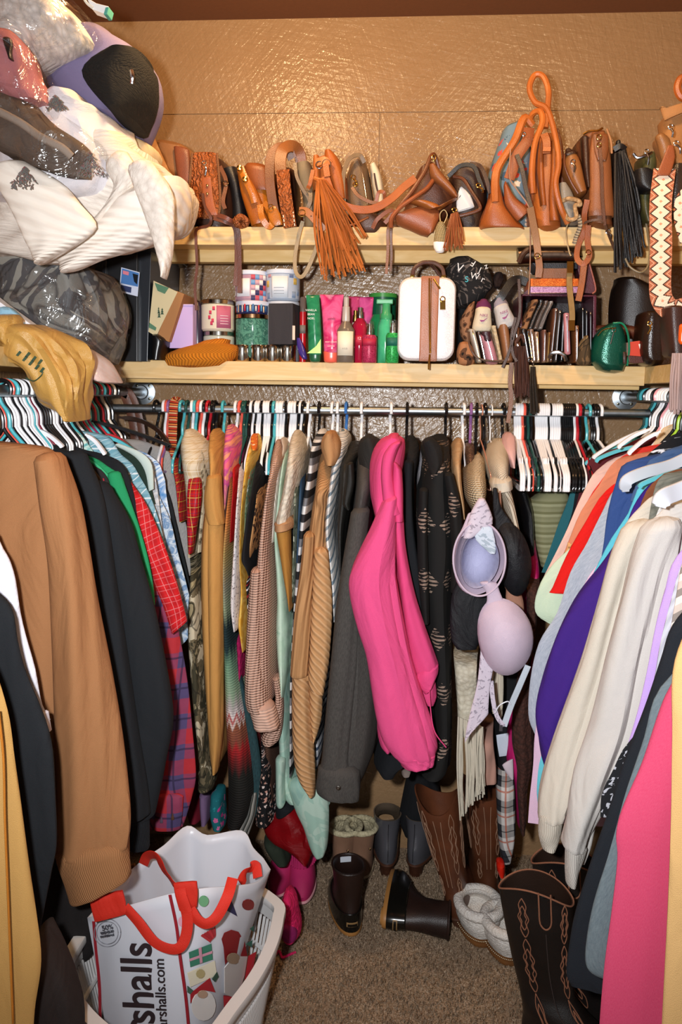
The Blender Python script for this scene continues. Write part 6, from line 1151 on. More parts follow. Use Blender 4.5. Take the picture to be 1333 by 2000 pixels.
spray('ruby mist bottle with a white label behind the small ruby sprays', 703, 704, 2.545, 30, 636, 622, 600, PL('b01838', rough=.1), SLV, None, (656, 676, 'c41838'), None, ('12', 662, .012, 'f4e4e0'))
t, x, r_ = spray('cream topped fragrance bottle with gold cap behind the ruby mist', 694, 704, 2.60, 26, 640, 630, 606, PL('d8ccc4'), GOLDM, None)
spray('small ruby glitter spray bottle with clear cap', 722, 704, 2.495, 30, 660, 655, 632, M('glitter', '8c1038', 'c84068', metal=.1), SLV, None, (662, 676, 'b01c40'), True)
spray('small emerald glitter spray bottle with clear cap beside the white case', 767, 704, 2.49, 26, 656, 652, 630, M('glitter', '0c6c2c', '38c060', metal=.1), SLV, None, (660, 676, '0c6450'), True)
t, x, zb_, zt, r_ = cyl('pump_bottle', 'mint green foaming pump bottle beside the white case', 'pump bottle', 754, 585, 704, 32, 2.545, z0=LOWZ); del t['r']; zs = P(754, 632, 2.545).z
lat(t, 'bottle', x, 2.545, [(r_*.95, zb_), (r_, zb_+.003), (r_, zs-.01), (r_*.7, zs+.012)], M('watercolor', '38a470', '4cb884', '2c8c5c', rough=.15)); lat(t, 'pump_collar', x, 2.545, [(r_*.75, zs+.012), (r_*.75, zs+.026), (r_*.55, zs+.032), (r_*.5, zt-.012), (0, zt-.012)], PL('3c9c64')); mb = MB(); mb.box((x-.03, 2.535, zt-.014), (x+.02, 2.555, zt)); mb.build('pump_head', PL('5cb080'), t, bevel=.003)
t, x, zb_, zt, r_ = cyl('cream_jar', 'dark green tub with a lime lid behind the pump bottle', 'jar', 748, 575, 640, 56, 2.66, z0=LOWZ); del t['r']; lat(t, 'jar', x, 2.66, [(r_*.9, zb_), (r_*.95, zt-.012)], PL('0c5438')); lat(t, 'lid', x, 2.66, [(r_, zt-.012), (r_, zt), (0, zt)], PL('3c8c3c'))
t, x, zb_, zt, r_ = cyl('cream_jar', 'emerald jar below the lime lid tub', 'jar', 740, 615, 704, 36, 2.6, z0=LOWZ); del t['r']; lat(t, 'jar', x, 2.6, [(r_*.9, zb_), (r_, zt-.02), (r_*.7, zt)], PL('108048'))
# ---- white glitter vanity case
vc = thing('vanity_case', 'white glitter hard vanity case with a tan leather stripe and gold zipper', 'vanity case', P(834, 698, 2.5))
WG = M('glitter', 'e8e4ee', 'ffffff', metal=.05, rough=.3); a0 = P(776, 697, 2.46); a1 = P(893, 541, 2.46)
def rrect(x0, x1, z0_, z1_, rad, Y, n_=6, s_=1.0):
    cx_, cz_ = (x0+x1)/2, (z0_+z1_)/2; out = []
    for qx, qz, st in ((1, -1, -90), (1, 1, 0), (-1, 1, 90), (-1, -1, 180)):
        for k in range(n_+1):
            a = R(st+90*k/n_); X = (x1-rad if qx > 0 else x0+rad)+rad*math.cos(a); Z = (z1_-rad if qz > 0 else z0_+rad)+rad*math.sin(a); out.append(Vector((cx_+(X-cx_)*s_, Y, cz_+(Z-cz_)*s_)))
    return out
def rbox(parent, name, x0, x1, z0_, z1_, Y, D, rad, mat, puff=.012):
    mb = MB(); mb.grid([rrect(x0, x1, z0_, z1_, rad, Y, s_=.5), rrect(x0, x1, z0_, z1_, rad, Y, s_=.85), rrect(x0, x1, z0_, z1_, rad, Y+puff*.25, s_=.95), rrect(x0, x1, z0_, z1_, rad, Y+puff, s_=1), rrect(x0, x1, z0_, z1_, rad, Y+D-puff, s_=1), rrect(x0, x1, z0_, z1_, rad, Y+D-puff*.25, s_=.95), rrect(x0, x1, z0_, z1_, rad, Y+D, s_=.8)]); return mb.build(name, mat, parent)
rbox(vc, 'hard_shell', a0.x, a1.x, LOWZ+.008, a1.z, 2.46, .13, .035, WG)
rbox(vc, 'leather_stripe', P(822, 600, 2.455).x, P(857, 600, 2.455).x, LOWZ+.006, a1.z+.002, 2.456, .138, .003, LT('a86c4c', '8c5438'), .002)
cord('zipper', [(839, 543, 2.452), (839, 600, 2.450), (840, 690, 2.452)], .0022, GOLDM, vc); cord('zipper', [(843, 543, 2.452), (842, 600, 2.450), (842, 690, 2.452)], .0012, GOLDM, vc)
cord('zipper_pull', [(848, 545, 2.445), (856, 558, 2.442), (860, 564, 2.442)], .003, GOLDM, vc); cord('zipper_pull', [(840, 692, 2.445), (838, 715, 2.440), (838, 722, 2.440)], .0028, GOLDM, vc)
ring(vc, 865, 584, 2.45, .007, GOLDM, 'lock_ring'); mb = MB(); decal(mb, P(865, 596, 2.452), RT, UP, .015, .026, .003); mb.build('lock_plate', GOLDM, vc)
cord('handle', [(806, 540, 2.5), (810, 524, 2.5), (824, 514, 2.5), (836, 512, 2.5)], .006, LT('5c3c34'), vc); cord('handle', [(868, 540, 2.5), (864, 524, 2.5), (850, 514, 2.5), (836, 512, 2.5)], .006, LT('6c4c40'), vc); cord('handle', [(862, 542, 2.54), (850, 525, 2.54), (838, 513, 2.52)], .005, LT('4c3028'), vc)
for x, y in ((806, 541), (867, 542)): disk(vc, x, y, 2.495, .008, GOLDM, 'handle_mount')
for x in (808, 868): lp(vc, 'foot', [(694, x-8, x+8), (704, x-6, x+6)], 2.49, .03, PL('8c7070'))
# graffiti cap and leopard things
cap = thing('graffiti_bag', 'black drawstring bag with white scribbled lettering beside the vanity case', 'bag', P(918, 600, 2.55))
mb = MB(); loft(mb, [('s', 880, 512, 930, 502), ('s', 872, 525, 958, 518), ('s', 874, 545, 966, 540), ('s', 885, 560, 966, 556), ('s', 892, 590, 955, 566)], 2.53, .12, fold=.003, lump=.006, hem=False); mb.build('bag_body', M('speckle', '18181a', '5c5450', th=.42, s=1.2), cap)
for s_, x, y, sz, rt in (('V', 898, 524, .034, .3), ('F', 925, 514, .026, -2.6), ('J', 938, 528, .024, .4), ('W', 928, 540, .026, .2), ('r', 944, 546, .026, .4), ('z', 950, 520, .024, -.3)): text('scribble', s_, P(x, y, 2.522), sz, PAPER('dcdcdc'), cap, ry=rt)
text('scribble', 'S', P(912, 546, 2.522), .024, PAPER('3cb4c0'), cap)
soft('leopard_pouch', [('s', 912, 602, 930, 588), ('s', 900, 625, 928, 612), ('s', 902, 655, 922, 645), ('s', 912, 670, 922, 668)], 2.52, .08, M('leopard', '9c7050', '241810', '5c3c28', s=1.0), label='tall leopard print pouch behind the tiny cream sneakers', cat='pouch', fold=.003)
soft('leopard_pouch', [(672, 898, 922), (685, 894, 930), (705, 894, 930)], 2.47, .08, M('leopard', 'a8724c', '1c120c', '5c3c28', s=.7), label='small leopard print coin purse at the shelf front beside the vanity case', cat='coin purse', fold=.001, hem=False)
soft('black_knit_scarf', [(560, 882, 905), (600, 894, 915), (650, 894, 912), (700, 892, 910)], 2.60, .1, M('fuzzy', '141416', '08080a'), label='black knit scarf bunched beside the vanity case', cat='scarf')
soft('red_bandana', [(560, 924, 948), (575, 920, 950), (590, 924, 944)], 2.56, .05, M('cloth', 'a01818'), label='dark red cloth under the graffiti bag', cat='cloth')
for i, (cx, cy, rot, lab, top) in enumerate(((946, 612, 0.05, 'cream ankle sock with a swoosh and plum cuff', '6c2c54'), (984, 606, -.35, 'white rolled sock with a swoosh and black strap behind the cream one', '9c94a0'))):
    t = thing('rolled_sock', lab, 'sock', P(cx, 640, 2.48)); f = lambda x, y: (cx + (x*math.cos(rot)-y*math.sin(rot)), cy + (x*math.sin(rot)+y*math.cos(rot)))
    def rw(y, a, b): q1, q2 = f(a, y), f(b, y); return ('s', q1[0], q1[1], q2[0], q2[1])
    mb = MB(); loft(mb, [rw(-10, -15, 15), rw(2, -16, 16), rw(18, -19, 18), rw(28, -20, 18)], 2.47, .07, n=2.3, fold=0, hem=False); mb.build('sock_body', M('cloth', 'd8cfb8' if i == 0 else 'c4c4c8', 'b8ac90'), t)
    mb = MB(); loft(mb, [rw(-26, -8, 8), rw(-20, -14, 14), rw(-8, -15, 16)], 2.475, .06, n=2.2, fold=.001, hem=False); mb.build('cuff', M('cloth', top), t)
    q = f(0, 12); sw = [(-8, 1), (-5, 5), (0, 4), (9, -5), (0, 1), (-4, 1)]; mb = MB(); poly(mb, [P(*f(a, b+12), 2.466) for a, b in sw], (0, 1, 0), .0008); mb.build('swoosh_logo', PL('8c3c74', rough=.6), t); q = f(0, 4); text('logo_text', 'NIKE', P(q[0], q[1], 2.466), .011, PL('8c3c74', rough=.6), t, ry=rot)
ribbon('black_strap', [(960, 600, 2.5), (978, 582, 2.48), (998, 552, 2.49), (1014, 546, 2.5), (1030, 552, 2.5)], .012, BLKL, label='thick black strap arching behind the socks', cat='strap', ht=.004)
soft('fur_pompom', [(534, 968, 984), (545, 964, 986), (558, 966, 980)], 2.6, .04, M('fuzzy', '2c1c18'), label='dark fur pompom beside the graffiti bag', cat='pompom', lump=.004, hem=False)
# upright wallets and clutches: label, colour, (x0,y0,x1,y1) top edge, (x0,y0,x1,y1) bottom, Y, D
def wallet(label, mat, top, bot, Y, D=.09, name='wallet', zipc=SILM, cat='wallet', n=3.2, det=True):
    p = P((bot[0]+bot[2])/2, bot[1], Y); t = thing(name, label, cat, (p.x, Y+D/2, LOWZ)); mb = MB()
    mid = [(top[i]+bot[i])/2 for i in range(4)]
    loft(mb, [('s', *top), ('s', top[0]-.5, top[1]+6, top[2]+.5, top[3]+6), ('s', *mid), ('s', *bot)], Y, D, n=n, fold=0, hem=False, m=26, top=.3); mb.build('wallet_body', mat, t)
    if det: cx0, cx1 = (top[0]+top[2])/2, (bot[0]+bot[2])/2; cord('zipper', [(cx0, top[1]+1, Y+.01), (cx0, top[1]+6, Y-.0015), ((cx0+cx1)/2, mid[1], Y-.0015), (cx1, bot[1]-3, Y-.0015)], .0014, zipc, t, seg=6)
    return t
wallet('silver and white zip wallet leaning beside the leopard coin purse', LT('b8b0a4', '8c8478'), (917, 642, 931, 645), (932, 706, 943, 706), 2.47, zipc=GOLDM)
wallet('dark brown wallet between the silver and pink ones', DBR, (932, 646, 942, 648), (944, 706, 952, 706), 2.48)
wallet('dusty pink wallet with dark zipper', LT('c08490', '946070'), (940, 652, 962, 652), (950, 706, 976, 706), 2.465)
wallet('deep burgundy wallet end behind the pink one', LT('3c1824'), (942, 648, 960, 648), (946, 664, 962, 664), 2.46, .05, det=False)
wallet('ivory crochet clutch with lacy edge', M('fuzzy', 'ccbb9c', 'a89470', s=1.4), (960, 636, 972, 636), (974, 706, 985, 706), 2.475, .12, 'crochet_clutch', cat='clutch', det=False)
wallet('tan leather clutch with rounded top', LT('946440', '6c442a'), (976, 634, 996, 632), (984, 704, 1006, 704), 2.47, .12, 'clutch', cat='clutch', det=False)
wallet('chestnut clutch behind the hanging thin straps', LT('7c5034', '54321e'), (1000, 640, 1018, 640), (1006, 706, 1024, 706), 2.50, .1, 'clutch', cat='clutch')
cord('wrist_strap', [(916, 648, 2.46), (918, 675, 2.45), (932, 698, 2.445), (960, 705, 2.445), (985, 704, 2.445)], .003, LT('5c4030'), label='thin brown wrist strap curving in front of the pink wallet', cat='strap')
cols = [('black and gold wallet third in the front row below the organizer', '2c2420', 1021, 1030), ('slim black wallet with grey edge in the front row', '34302e', 1031, 1038), ('bronze metallic wallet in the front row', '8c6850', 1036, 1046), ('light bronze wallet in the front row', 'a88468', 1046, 1056), ('rose bronze wallet with gold zipper in the front row', '94685c', 1060, 1070), ('copper wallet at the end of the metallic group', 'a87850', 1070, 1078)]
for i, (lab, c_, a, b) in enumerate(cols): wallet(lab, LT(c_, shade(c_, .6), rough=.3), (a-2+(4 if i > 3 else 0), 642+(i*5 % 9), b-1, 642+(i*5 % 9)), (a+8-i*2.2, 706, b+8-i*2.2, 706), 2.47+.003*(i % 2), .1, zipc=GOLDM if i % 2 else SILM)
for i, (lab, c_, a, b, y0, sl) in enumerate((('tall brown wallet leaning in the middle of the organizer', '6c4430', 1082, 1092, 602, -10), ('dark taupe wallet with curved top in the middle', '54463e', 1090, 1099, 606, -8), ('black wallet beside the rose pink tag', '1c1a1c', 1098, 1105, 612, -4), ('cognac wallet behind the gold strap', '8c5430', 1122, 1134, 636, 0), ('black wallet at the right side of the organizer', '201c1e', 1136, 1142, 600, 0), ('charcoal wallet at the right side of the organizer', '2c2a2c', 1143, 1150, 606, 0), ('dark plum wallet last at the organizer wall', '2c1820', 1151, 1158, 608, 0))):
    wallet(lab, LT(c_, shade(c_, .6), rough=.35), (a, y0, b, y0), (a+sl, 706, b+sl, 706), 2.485, .13)
for i, (lab, c_, a, b) in enumerate((('leopard backed wallet leaning at the top left of the organizer', 'leo', 1038, 1050), ('black patent wallet leaning at the top of the organizer', '1c1a1a', 1050, 1060), ('grey brown wallet leaning at the top of the organizer', '5c4c44', 1060, 1070), ('pale grey wallet leaning at the top of the organizer', '8c8480', 1070, 1079))):
    m_ = M('leopard', '8c6444', '1c120c', '4c3020') if c_ == 'leo' else LT(c_, shade(c_, .6), rough=.3)
    wallet(lab, m_, (a+2, 586+i, b+4, 584+i), (a-20, 642, b-16, 642), 2.50, .12, det=i > 0)
tg = wallet('rose pink strap tag wallet with a pointed tip', LT('c08088', '985c64'), (1103, 612, 1113, 612), (1104, 690, 1116, 690), 2.462, .02)
org = thing('wallet_organizer', 'open burgundy edged acrylic organizer holding upright wallets', 'organizer', P(1090, 708, 2.52))
for pts in ([(1018, 574), (1166, 576), (1166, 580), (1018, 578)], [(1018, 574), (1022, 574), (1020, 640), (1016, 640)], [(1160, 578), (1166, 578), (1164, 706), (1158, 706)]):
    quad_slab(org, 'frame', pts, 2.52, 2.7, LT('5c1c30', '3c1020', rough=.3))
quad_slab(org, 'back_panel', [(1018, 578), (1164, 578), (1164, 706), (1018, 706)], 2.70, 2.705, LT('241418', '140a0c'))
for lab, c1, c2, y0, y1, dy in (('orange glitter clutch on top of the organizer, upper of two', 'c8501c', 'f08c3c', 544, 560, 0), ('lilac pink glitter clutch under the orange glitter one', 'a06c98', 'e0b4dc', 560, 573, -.004)):
    t = thing('glitter_clutch', lab, 'clutch', P(1084, y1, 2.5)); quad_slab(t, 'clutch_body', [(1037, y0), (1131, y0), (1131, y1), (1037, y1)], 2.5+dy, 2.64, M('glitter', c1, c2)); cord('rim', [(1037, y1-.5, 2.498+dy), (1084, y1-.5, 2.498+dy), (1131, y1-.5, 2.498+dy)], .0014, SILM, t)
t = thing('tan_clutch', 'tan leather clutch stacked above the orange glitter one', 'clutch', P(1085, 544, 2.52)); quad_slab(t, 'clutch_body', [(1058, 524), (1118, 524), (1124, 544), (1058, 544)], 2.52, 2.62, LT('8c6044', '6c442c')); 
t = thing('navy_clutch', 'navy blue clutch below the bronze roll', 'clutch', P(1075, 526, 2.53)); quad_slab(t, 'clutch_body', [(1040, 513), (1128, 513), (1130, 525), (1052, 527)], 2.53, 2.64, LT('1c2430', '101620'))
t = thing('bronze_roll_clutch', 'metallic bronze rolled clutch at the very top of the wallet pile', 'clutch', P(1085, 512, 2.51)); mb = MB(); mb.tube([P(1012, 500, 2.54), P(1030, 498, 2.54), P(1080, 497, 2.54), P(1118, 498, 2.54), P(1122, 499, 2.54)], .024, 18, 4); mb.build('roll', M('metal', '6c5c50', '4c3c34', rough=.35), t)
cord('end_flap', [(1014, 512, 2.51), (1024, 494, 2.5), (1040, 483, 2.505), (1052, 484, 2.52)], .008, LT('4c3020'), t)
t = thing('plum_folder_wallet', 'plum red folded wallet standing at the right of the stack', 'wallet', P(1150, 575, 2.55)); quad_slab(t, 'wallet_body', [(1126, 512), (1150, 508), (1164, 565), (1160, 574), (1140, 572)], 2.55, 2.6, LT('5c2430', '3c1420')); cord('piping', [(1150, 508, 2.547), (1164, 562, 2.547), (1158, 574, 2.547)], .0026, LT('a85c4c'), t)
soft('camo_pouch', [('s', 1142, 660, 1152, 655), ('s', 1132, 680, 1160, 676), ('s', 1130, 706, 1162, 706)], 2.46, .08, M('camo', '6c5438', '4c3c28', '2c2418', '8c7450', '1c1610'), label='brown camouflage pouch at the organizer foot', cat='pouch', hem=False)
cord('silver_bracelet', [(1074, 700, 2.46), (1078, 690, 2.455), (1092, 688, 2.45), (1102, 694, 2.45), (1106, 704, 2.455)], .006, SILM, label='chunky silver cuff bracelet at the shelf front', cat='bracelet')
# green dome bag
gb = thing('green_dome_bag', 'shiny emerald green dome cosmetic bag', 'cosmetic bag', P(1195, 714, 2.45)); GRM = M('leather', '16604c', '0c3c30', rough=.22, metal=.4)
mb = MB(); loft(mb, [('s', 1196, 632, 1214, 632), ('s', 1180, 640, 1224, 640), ('s', 1168, 660, 1230, 656), ('s', 1161, 685, 1233, 682), ('s', 1160, 704, 1232, 708), ('s', 1168, 712, 1228, 716)], 2.44, .11, n=2.6, fold=0, hem=False); mb.build('bag_body', GRM, gb)
cord('piping', [(1198, 631, 2.435), (1216, 632, 2.432), (1226, 648, 2.43), (1230, 680, 2.43), (1226, 714, 2.435)], .003, M('leather', '1c8c68', rough=.2), gb); cord('zipper', [(1168, 656, 2.43), (1180, 644, 2.425), (1204, 640, 2.425)], .0016, GOLDM, gb); ring(gb, 1200, 645, 2.425, .005, SILM, 'puller', .001, 1); cord('puller', [(1199, 650, 2.425), (1193, 672, 2.425)], .0014, SILM, gb); lp(gb, 'pull_tab', [(688, 1218, 1224), (710, 1218, 1226)], 2.43, .006, DBR)
t = thing('brown_rolled_wallet', 'brown leather roll lying behind the green dome bag', 'wallet', P(1235, 660, 2.56)); mb = MB(); mb.tube([P(1164, 648, 2.6), P(1210, 646, 2.58), P(1240, 650, 2.56), P(1256, 654, 2.54)], .019, 14, 4); mb.build('roll', LT('5c2c1c', '341810'), t)
t = thing('woven_stripe_wallet', 'red and cream woven stripe wallet on a brown base at right shelf corner', 'wallet', P(1255, 710, 2.42)); quad_slab(t, 'fabric_face', [(1230, 668), (1262, 664), (1278, 692), (1280, 700), (1230, 696)], 2.43, 2.5, M('stripes', 'c84838', 'e8d8c0', 'd88458', '8cb0b8', 'e8d8c0', 'a83040', s=16)); quad_slab(t, 'leather_base', [(1228, 694), (1282, 698), (1286, 706), (1240, 710), (1230, 708)], 2.425, 2.52, LT('5c2820')); quad_slab(t, 'white_label', [(1248, 672), (1262, 670), (1268, 682), (1252, 686)], 2.427, 2.43, PAPER('e8e4dc'))
t = bag('dark_brown_bucket_bag', 'dark brown leather bucket bag standing right of the green dome bag', [(610, 1262, 1300), (630, 1258, 1305), (680, 1256, 1306), (704, 1260, 1306)], 2.40, .13, LT('2c1a12', '160c08', rough=.25)); clasp(t, 1270, 632, 1266, 652, 2.39, GOLDM)
bl_ = thing('blush_fringe_scarf', 'blush pink fringe scarf end hanging at the far right over the hangers', 'scarf', P(1320, 690, 2.1)); fringe(bl_, 'fringe_strand', ((1316, 690), (1345, 690)), ((1310, 800), (1345, 810)), 22, 2.08, 2.13, .0035, M('cloth', 'b09894', '94807c'), 3, 4, 33)
t = bag('orange_trim_bag', 'dark bag with a bright orange patch at the right edge', [(600, 1306, 1345), (640, 1308, 1346), (690, 1312, 1346)], 2.2, .1, LT('3c2018')); lp(t, 'orange_patch', [(636, 1330, 1345), (665, 1328, 1346), (672, 1332, 1346)], 2.19, .02, M('plastic', 'e85c14'))
# straps and fringes hanging from the lower shelf
t = thing('brown_fringe_tassel', 'brown leather fringe bundle hanging over the lower shelf edge', 'tassel', P(1020, 700, 2.47)); fringe(t, 'tassel_strand', ((1006, 676), (1030, 676)), ((1006, 775), (1034, 770)), 20, 2.47, 2.49, .003, LT('4c2c22'), 3, 4, 41); cord('knot', [(1008, 670, 2.475), (1018, 655, 2.47), (1026, 668, 2.475)], .006, LT('5c3828'), t)
ribbon('tan_strap', [(1000, 708, 2.485), (997, 745, 2.485), (999, 780, 2.485), (993, 826, 2.485)], .0065, LT('8c5c3c'), label='long flat tan strap hanging down to the back rail', cat='strap', ht=.002)
t = thing('black_fringe_tassel', 'black tassel with a silver clasp hanging past the back rail', 'tassel', P(1042, 700, 2.47)); fringe(t, 'tassel_strand', ((1038, 716), (1044, 716)), ((1038, 808), (1052, 806)), 14, 2.465, 2.485, .0028, LT('2c2218'), 1, 2, 44); clasp(t, 1036, 702, 1041, 714, 2.465)
for pts, lab in (([(1014, 545), (1016, 610), (1006, 650), (994, 690), (982, 718)], 'thin dark strap curling left down from the organizer'), ([(1008, 620), (1000, 655), (1002, 690), (1010, 706)], 'thin brown strap curling in front of the clutches')): ribbon('thin_strap', [(x, y, 2.455) for x, y in pts], .004, LT('4c3020'), label=lab, cat='strap')
# black plastic tote with pictured sticker
tb = thing('storage_tote', 'tall black plastic storage tote with a blue product sticker', 'storage tote', P(235, 705, 2.42)); TB = M('plastic', '17181b', rough=.35)
quad_slab(tb, 'tote_body', [(196, 500), (268, 486), (268, 706), (164, 704), (172, 560)], 2.45, 2.78, TB); quad_slab(tb, 'corner_rib', [(266, 488), (296, 480), (288, 706), (266, 706)], 2.47, 2.78, M('plastic', '22262c', rough=.3)); quad_slab(tb, 'corner_rib', [(200, 500), (208, 498), (204, 704), (196, 704)], 2.442, 2.46, M('plastic', '24282e', rough=.3))
quad_slab(tb, 'rim', [(190, 478), (302, 466), (304, 484), (192, 502)], 2.43, 2.79, M('plastic', '1c1e22', rough=.3))
quad_slab(tb, 'sticker', [(237, 522), (273, 532), (269, 579), (233, 570)], 2.4485, 2.4495, PAPER('c8d0e4')); quad_slab(tb, 'sticker_picture', [(238.5, 524), (271.5, 533.5), (269.5, 560), (236, 553)], 2.4470, 2.4480, M('watercolor', '2c5ca0', '4c7cb8', '1c3c78', s=3)); quad_slab(tb, 'sticker_banner', [(236, 556), (257, 561), (256, 572), (235, 567)], 2.4470, 2.4480, PAPER('1c2c5c')); quad_slab(tb, 'sticker_badge', [(240, 528), (252, 531), (251, 538), (240, 535)], 2.4462, 2.4468, PAPER('d87c8c')); quad_slab(tb, 'sticker_tote_drawing', [(259, 534), (270, 537), (268, 556), (262, 550)], 2.4462, 2.4468, PL('141820'))
# ================================================================ heap on the upper left shelf
NAVY = M('cloth', '7c7496', '5c547c', s=.5)
t = thing('bed_pillow', 'lavender grey backrest pillow with a black end panel and zipper', 'pillow', P(150, 215, 2.0))
mb = MB(); loft(mb, [('s', 110, 48, 200, 42), ('s', 78, 60, 236, 56), ('s', 52, 84, 258, 82), ('s', 44, 112, 266, 110), ('s', 52, 145, 268, 140), ('s', 86, 178, 258, 172), ('s', 140, 204, 238, 200), ('s', 180, 213, 222, 212)], 1.98, .34, n=2.3, fold=0, hem=False, m=48); mb.build('pillow_body', NAVY, t)
mb = MB(); loft(mb, [('s', 190, 92, 256, 82), ('s', 146, 108, 268, 98), ('s', 126, 130, 271, 124), ('s', 138, 156, 270, 150), ('s', 168, 184, 259, 178), ('s', 200, 206, 238, 202)], 1.955, .25, n=2.2, fold=0, hem=False, m=40); mb.build('end_panel', M('fuzzy', '1a1917', '0e0e0d', s=3), t)
cord('zipper_pull', [(257, 138, 1.962), (259, 150, 1.958), (258, 163, 1.962)], .005, SILM, t)
soft('throw_pillow', [(20, 70, 120), (35, 60, 142), (60, 50, 150), (80, 60, 140)], 2.2, .2, NAVY, label='second lavender pillow peeking out above the backrest pillow', cat='pillow', fold=0, hem=False)
WHT = M('fuzzy', 'e8e2da', 'c8c0b6', s=.9); FILM = M('film', 'ffffff')
soft('fleece_blanket', [(-20, -60, 110), (0, -60, 125), (30, -60, 134), (55, -60, 110), (75, -60, 60)], 1.85, .3, M('fuzzy', 'd8d4d0', 'b4b0ac'), label='fuzzy white blanket at the very top left corner', cat='blanket', lump=.02, hem=False)
def film(label, rows, Y, D, seed=1, mat=FILM, **k):
    mb = MB(); loft(mb, rows, Y, D, n=2.3, fold=.006, lump=.014, hem=False, seed=seed, m=48, step=.012, **k); return tag(mb.build('plastic_bag', mat), label, 'plastic bag')
film('crumpled clear plastic bag around the fuzzy white blanket', [(-30, -80, 118), (0, -80, 134), (30, -80, 142), (60, -80, 118), (80, -80, 62)], 1.83, .34, 2)
soft('red_garment', [(60, -40, 20), (90, -40, 40), (130, -40, 48), (160, -40, 66), (176, -20, 70)], 1.80, .14, M('cloth', 'b07074', '8c5054'), label='dusty red garment folded inside a clear bag at the left edge', cat='garment', lump=.012, hem=False)
soft('black_bow', [(74, 2, 18), (85, 4, 20), (100, 10, 18), (112, 14, 20)], 1.785, .02, BLKL, label='small black ribbon bow over the dusty red garment', cat='bow', hem=False)
film('clear plastic bag wrapping the dusty red garment', [(30, -50, 14), (70, -50, 34), (110, -50, 56), (150, -50, 72), (182, -50, 80)], 1.775, .2, 3)
# white comforter with printed trees
t = thing('comforter', 'white comforter printed with red-berry fir trees bundled under clear plastic', 'comforter', P(100, 380, 1.9))
mb = MB(); loft(mb, [(168, 70, 140), (180, 30, 170), (200, -60, 186), (240, -80, 206), (280, -80, 219), (310, -80, 222), (340, -80, 214), (370, -60, 190), (388, 0, 120)], 1.86, .42, n=2.3, fold=.006, lump=.014, hem=False, m=56); mb.build('comforter_body', M('cloth', 'e0dce0', 'c4c0c8', s=.5), t)
TR = M('speckle', '6c6c68', '9c3c40', th=.36, s=1.6)
rnt = random.Random(9)
for cx, cy, w_, h_, yy in ((176, 320, 34, 46, 1.838), (48, 345, 36, 40, 1.80), (108, 198, 26, 26, 1.84)):
    mb = MB()
    for k in range(120):
        a = rnt.random(); b = rnt.uniform(-1, 1)*a; x = cx+b*w_*.9; y = cy-h_*.5+a*h_; mb.tube([P(x, y, yy-.004), P(x+rnt.uniform(-6, 6), y+rnt.uniform(3, 8), yy-.006)], .0011, 4, 1)
    mb.build('printed_tree', TR, t)
t = thing('bagged_coat', 'grey brown garment rolled inside shiny clear plastic', 'coat', P(80, 310, 1.8)); GB = M('cloth', '5c5048', '3c342e')
mb = MB(); loft(mb, [('s', -40, 190, 50, 196), ('s', -40, 225, 92, 232), ('s', -40, 262, 148, 270), ('s', -20, 290, 152, 290), ('s', 20, 300, 140, 316)], 1.80, .12, n=2.2, fold=.006, lump=.016, hem=False, seed=4, m=48); mb.build('garment_body', GB, t)
mb = MB(); mb.tube([P(-10, 214, 1.79), P(40, 240, 1.785), P(80, 268, 1.785), P(120, 288, 1.79), P(140, 306, 1.80)], .009, 10, 5); mb.build('garment_fold', M('cloth', '8c7e72', '6c6056'), t)
film('shiny clear plastic over the grey brown garment and comforter', [('s', -50, 168, 60, 178), ('s', -50, 210, 120, 215), ('s', -50, 260, 168, 255), ('s', -40, 300, 176, 290), ('s', 0, 318, 150, 322)], 1.78, .2, 5)
soft('beige_towel', [('s', 186, 248, 240, 250), ('s', 192, 268, 284, 272), ('s', 200, 300, 282, 295), ('s', 215, 320, 270, 318)], 2.15, .2, M('cloth', 'd0bd98', 'b8a480'), label='folded beige towel behind the comforter', cat='towel', hem=False, fold=.002)
soft('patterned_scarf', [('s', 240, 205, 270, 200), ('s', 236, 225, 276, 222), ('s', 230, 245, 274, 250), ('s', 225, 256, 272, 262)], 2.25, .1, M('floral', '3c2c2c', 'b04828', '5ca0a4', 'd8d0c0', s=.5), label='multicoloured scarf below the black pillow end', cat='scarf', hem=False, lump=.006)
soft('wire_basket', [('s', 184, 212, 224, 214), ('s', 192, 236, 214, 238)], 2.05, .12, M('plaid', 'e0cc94', 'e8d8a8', '3c3428', s=9), label='pale yellow wire netted basket glimpse under the black pillow', cat='basket', hem=False)
# chenille blanket
t = thing('chenille_blanket', 'large white chenille blanket heaped on the upper left shelf with hanging corners', 'blanket', P(170, 540, 2.0)); CH = M('fuzzy', 'e6ddd2', 'cfc4b8', s=.8); CHR = M('rib', 'e6ddd2', 'd8cdc0', s=.9, ang=1.35)
mb = MB(); loft(mb, [('s', 150, 250, 236, 262), ('s', 40, 300, 290, 300), ('s', -80, 340, 315, 325), ('s', -90, 400, 322, 375, 1.92, .42), ('s', -90, 435, 320, 420, 1.92, .34), ('s', -90, 462, 296, 446, 1.92, .24), ('s', -40, 485, 240, 474, 1.92, .17), ('s', 60, 500, 190, 490, 1.92, .12)], 1.92, .5, n=2.4, fold=.010, freq=4, lump=.016, hem=False, seed=7, m=72, step=.012); mb.build('blanket_body', CH, t)
mb = MB(); loft(mb, [('s', 180, 400, 335, 345), ('s', 140, 430, 330, 400), ('s', 100, 460, 312, 440, 1.89, .22), ('s', 84, 490, 272, 466, 1.89, .14), ('s', 100, 512, 230, 488, 1.89, .08), ('s', 112, 526, 165, 514, 1.89, .05)], 1.89, .3, n=2.2, fold=.006, freq=5, lump=.006, hem=False, seed=8, m=60); mb.build('striped_fold', CHR, t)
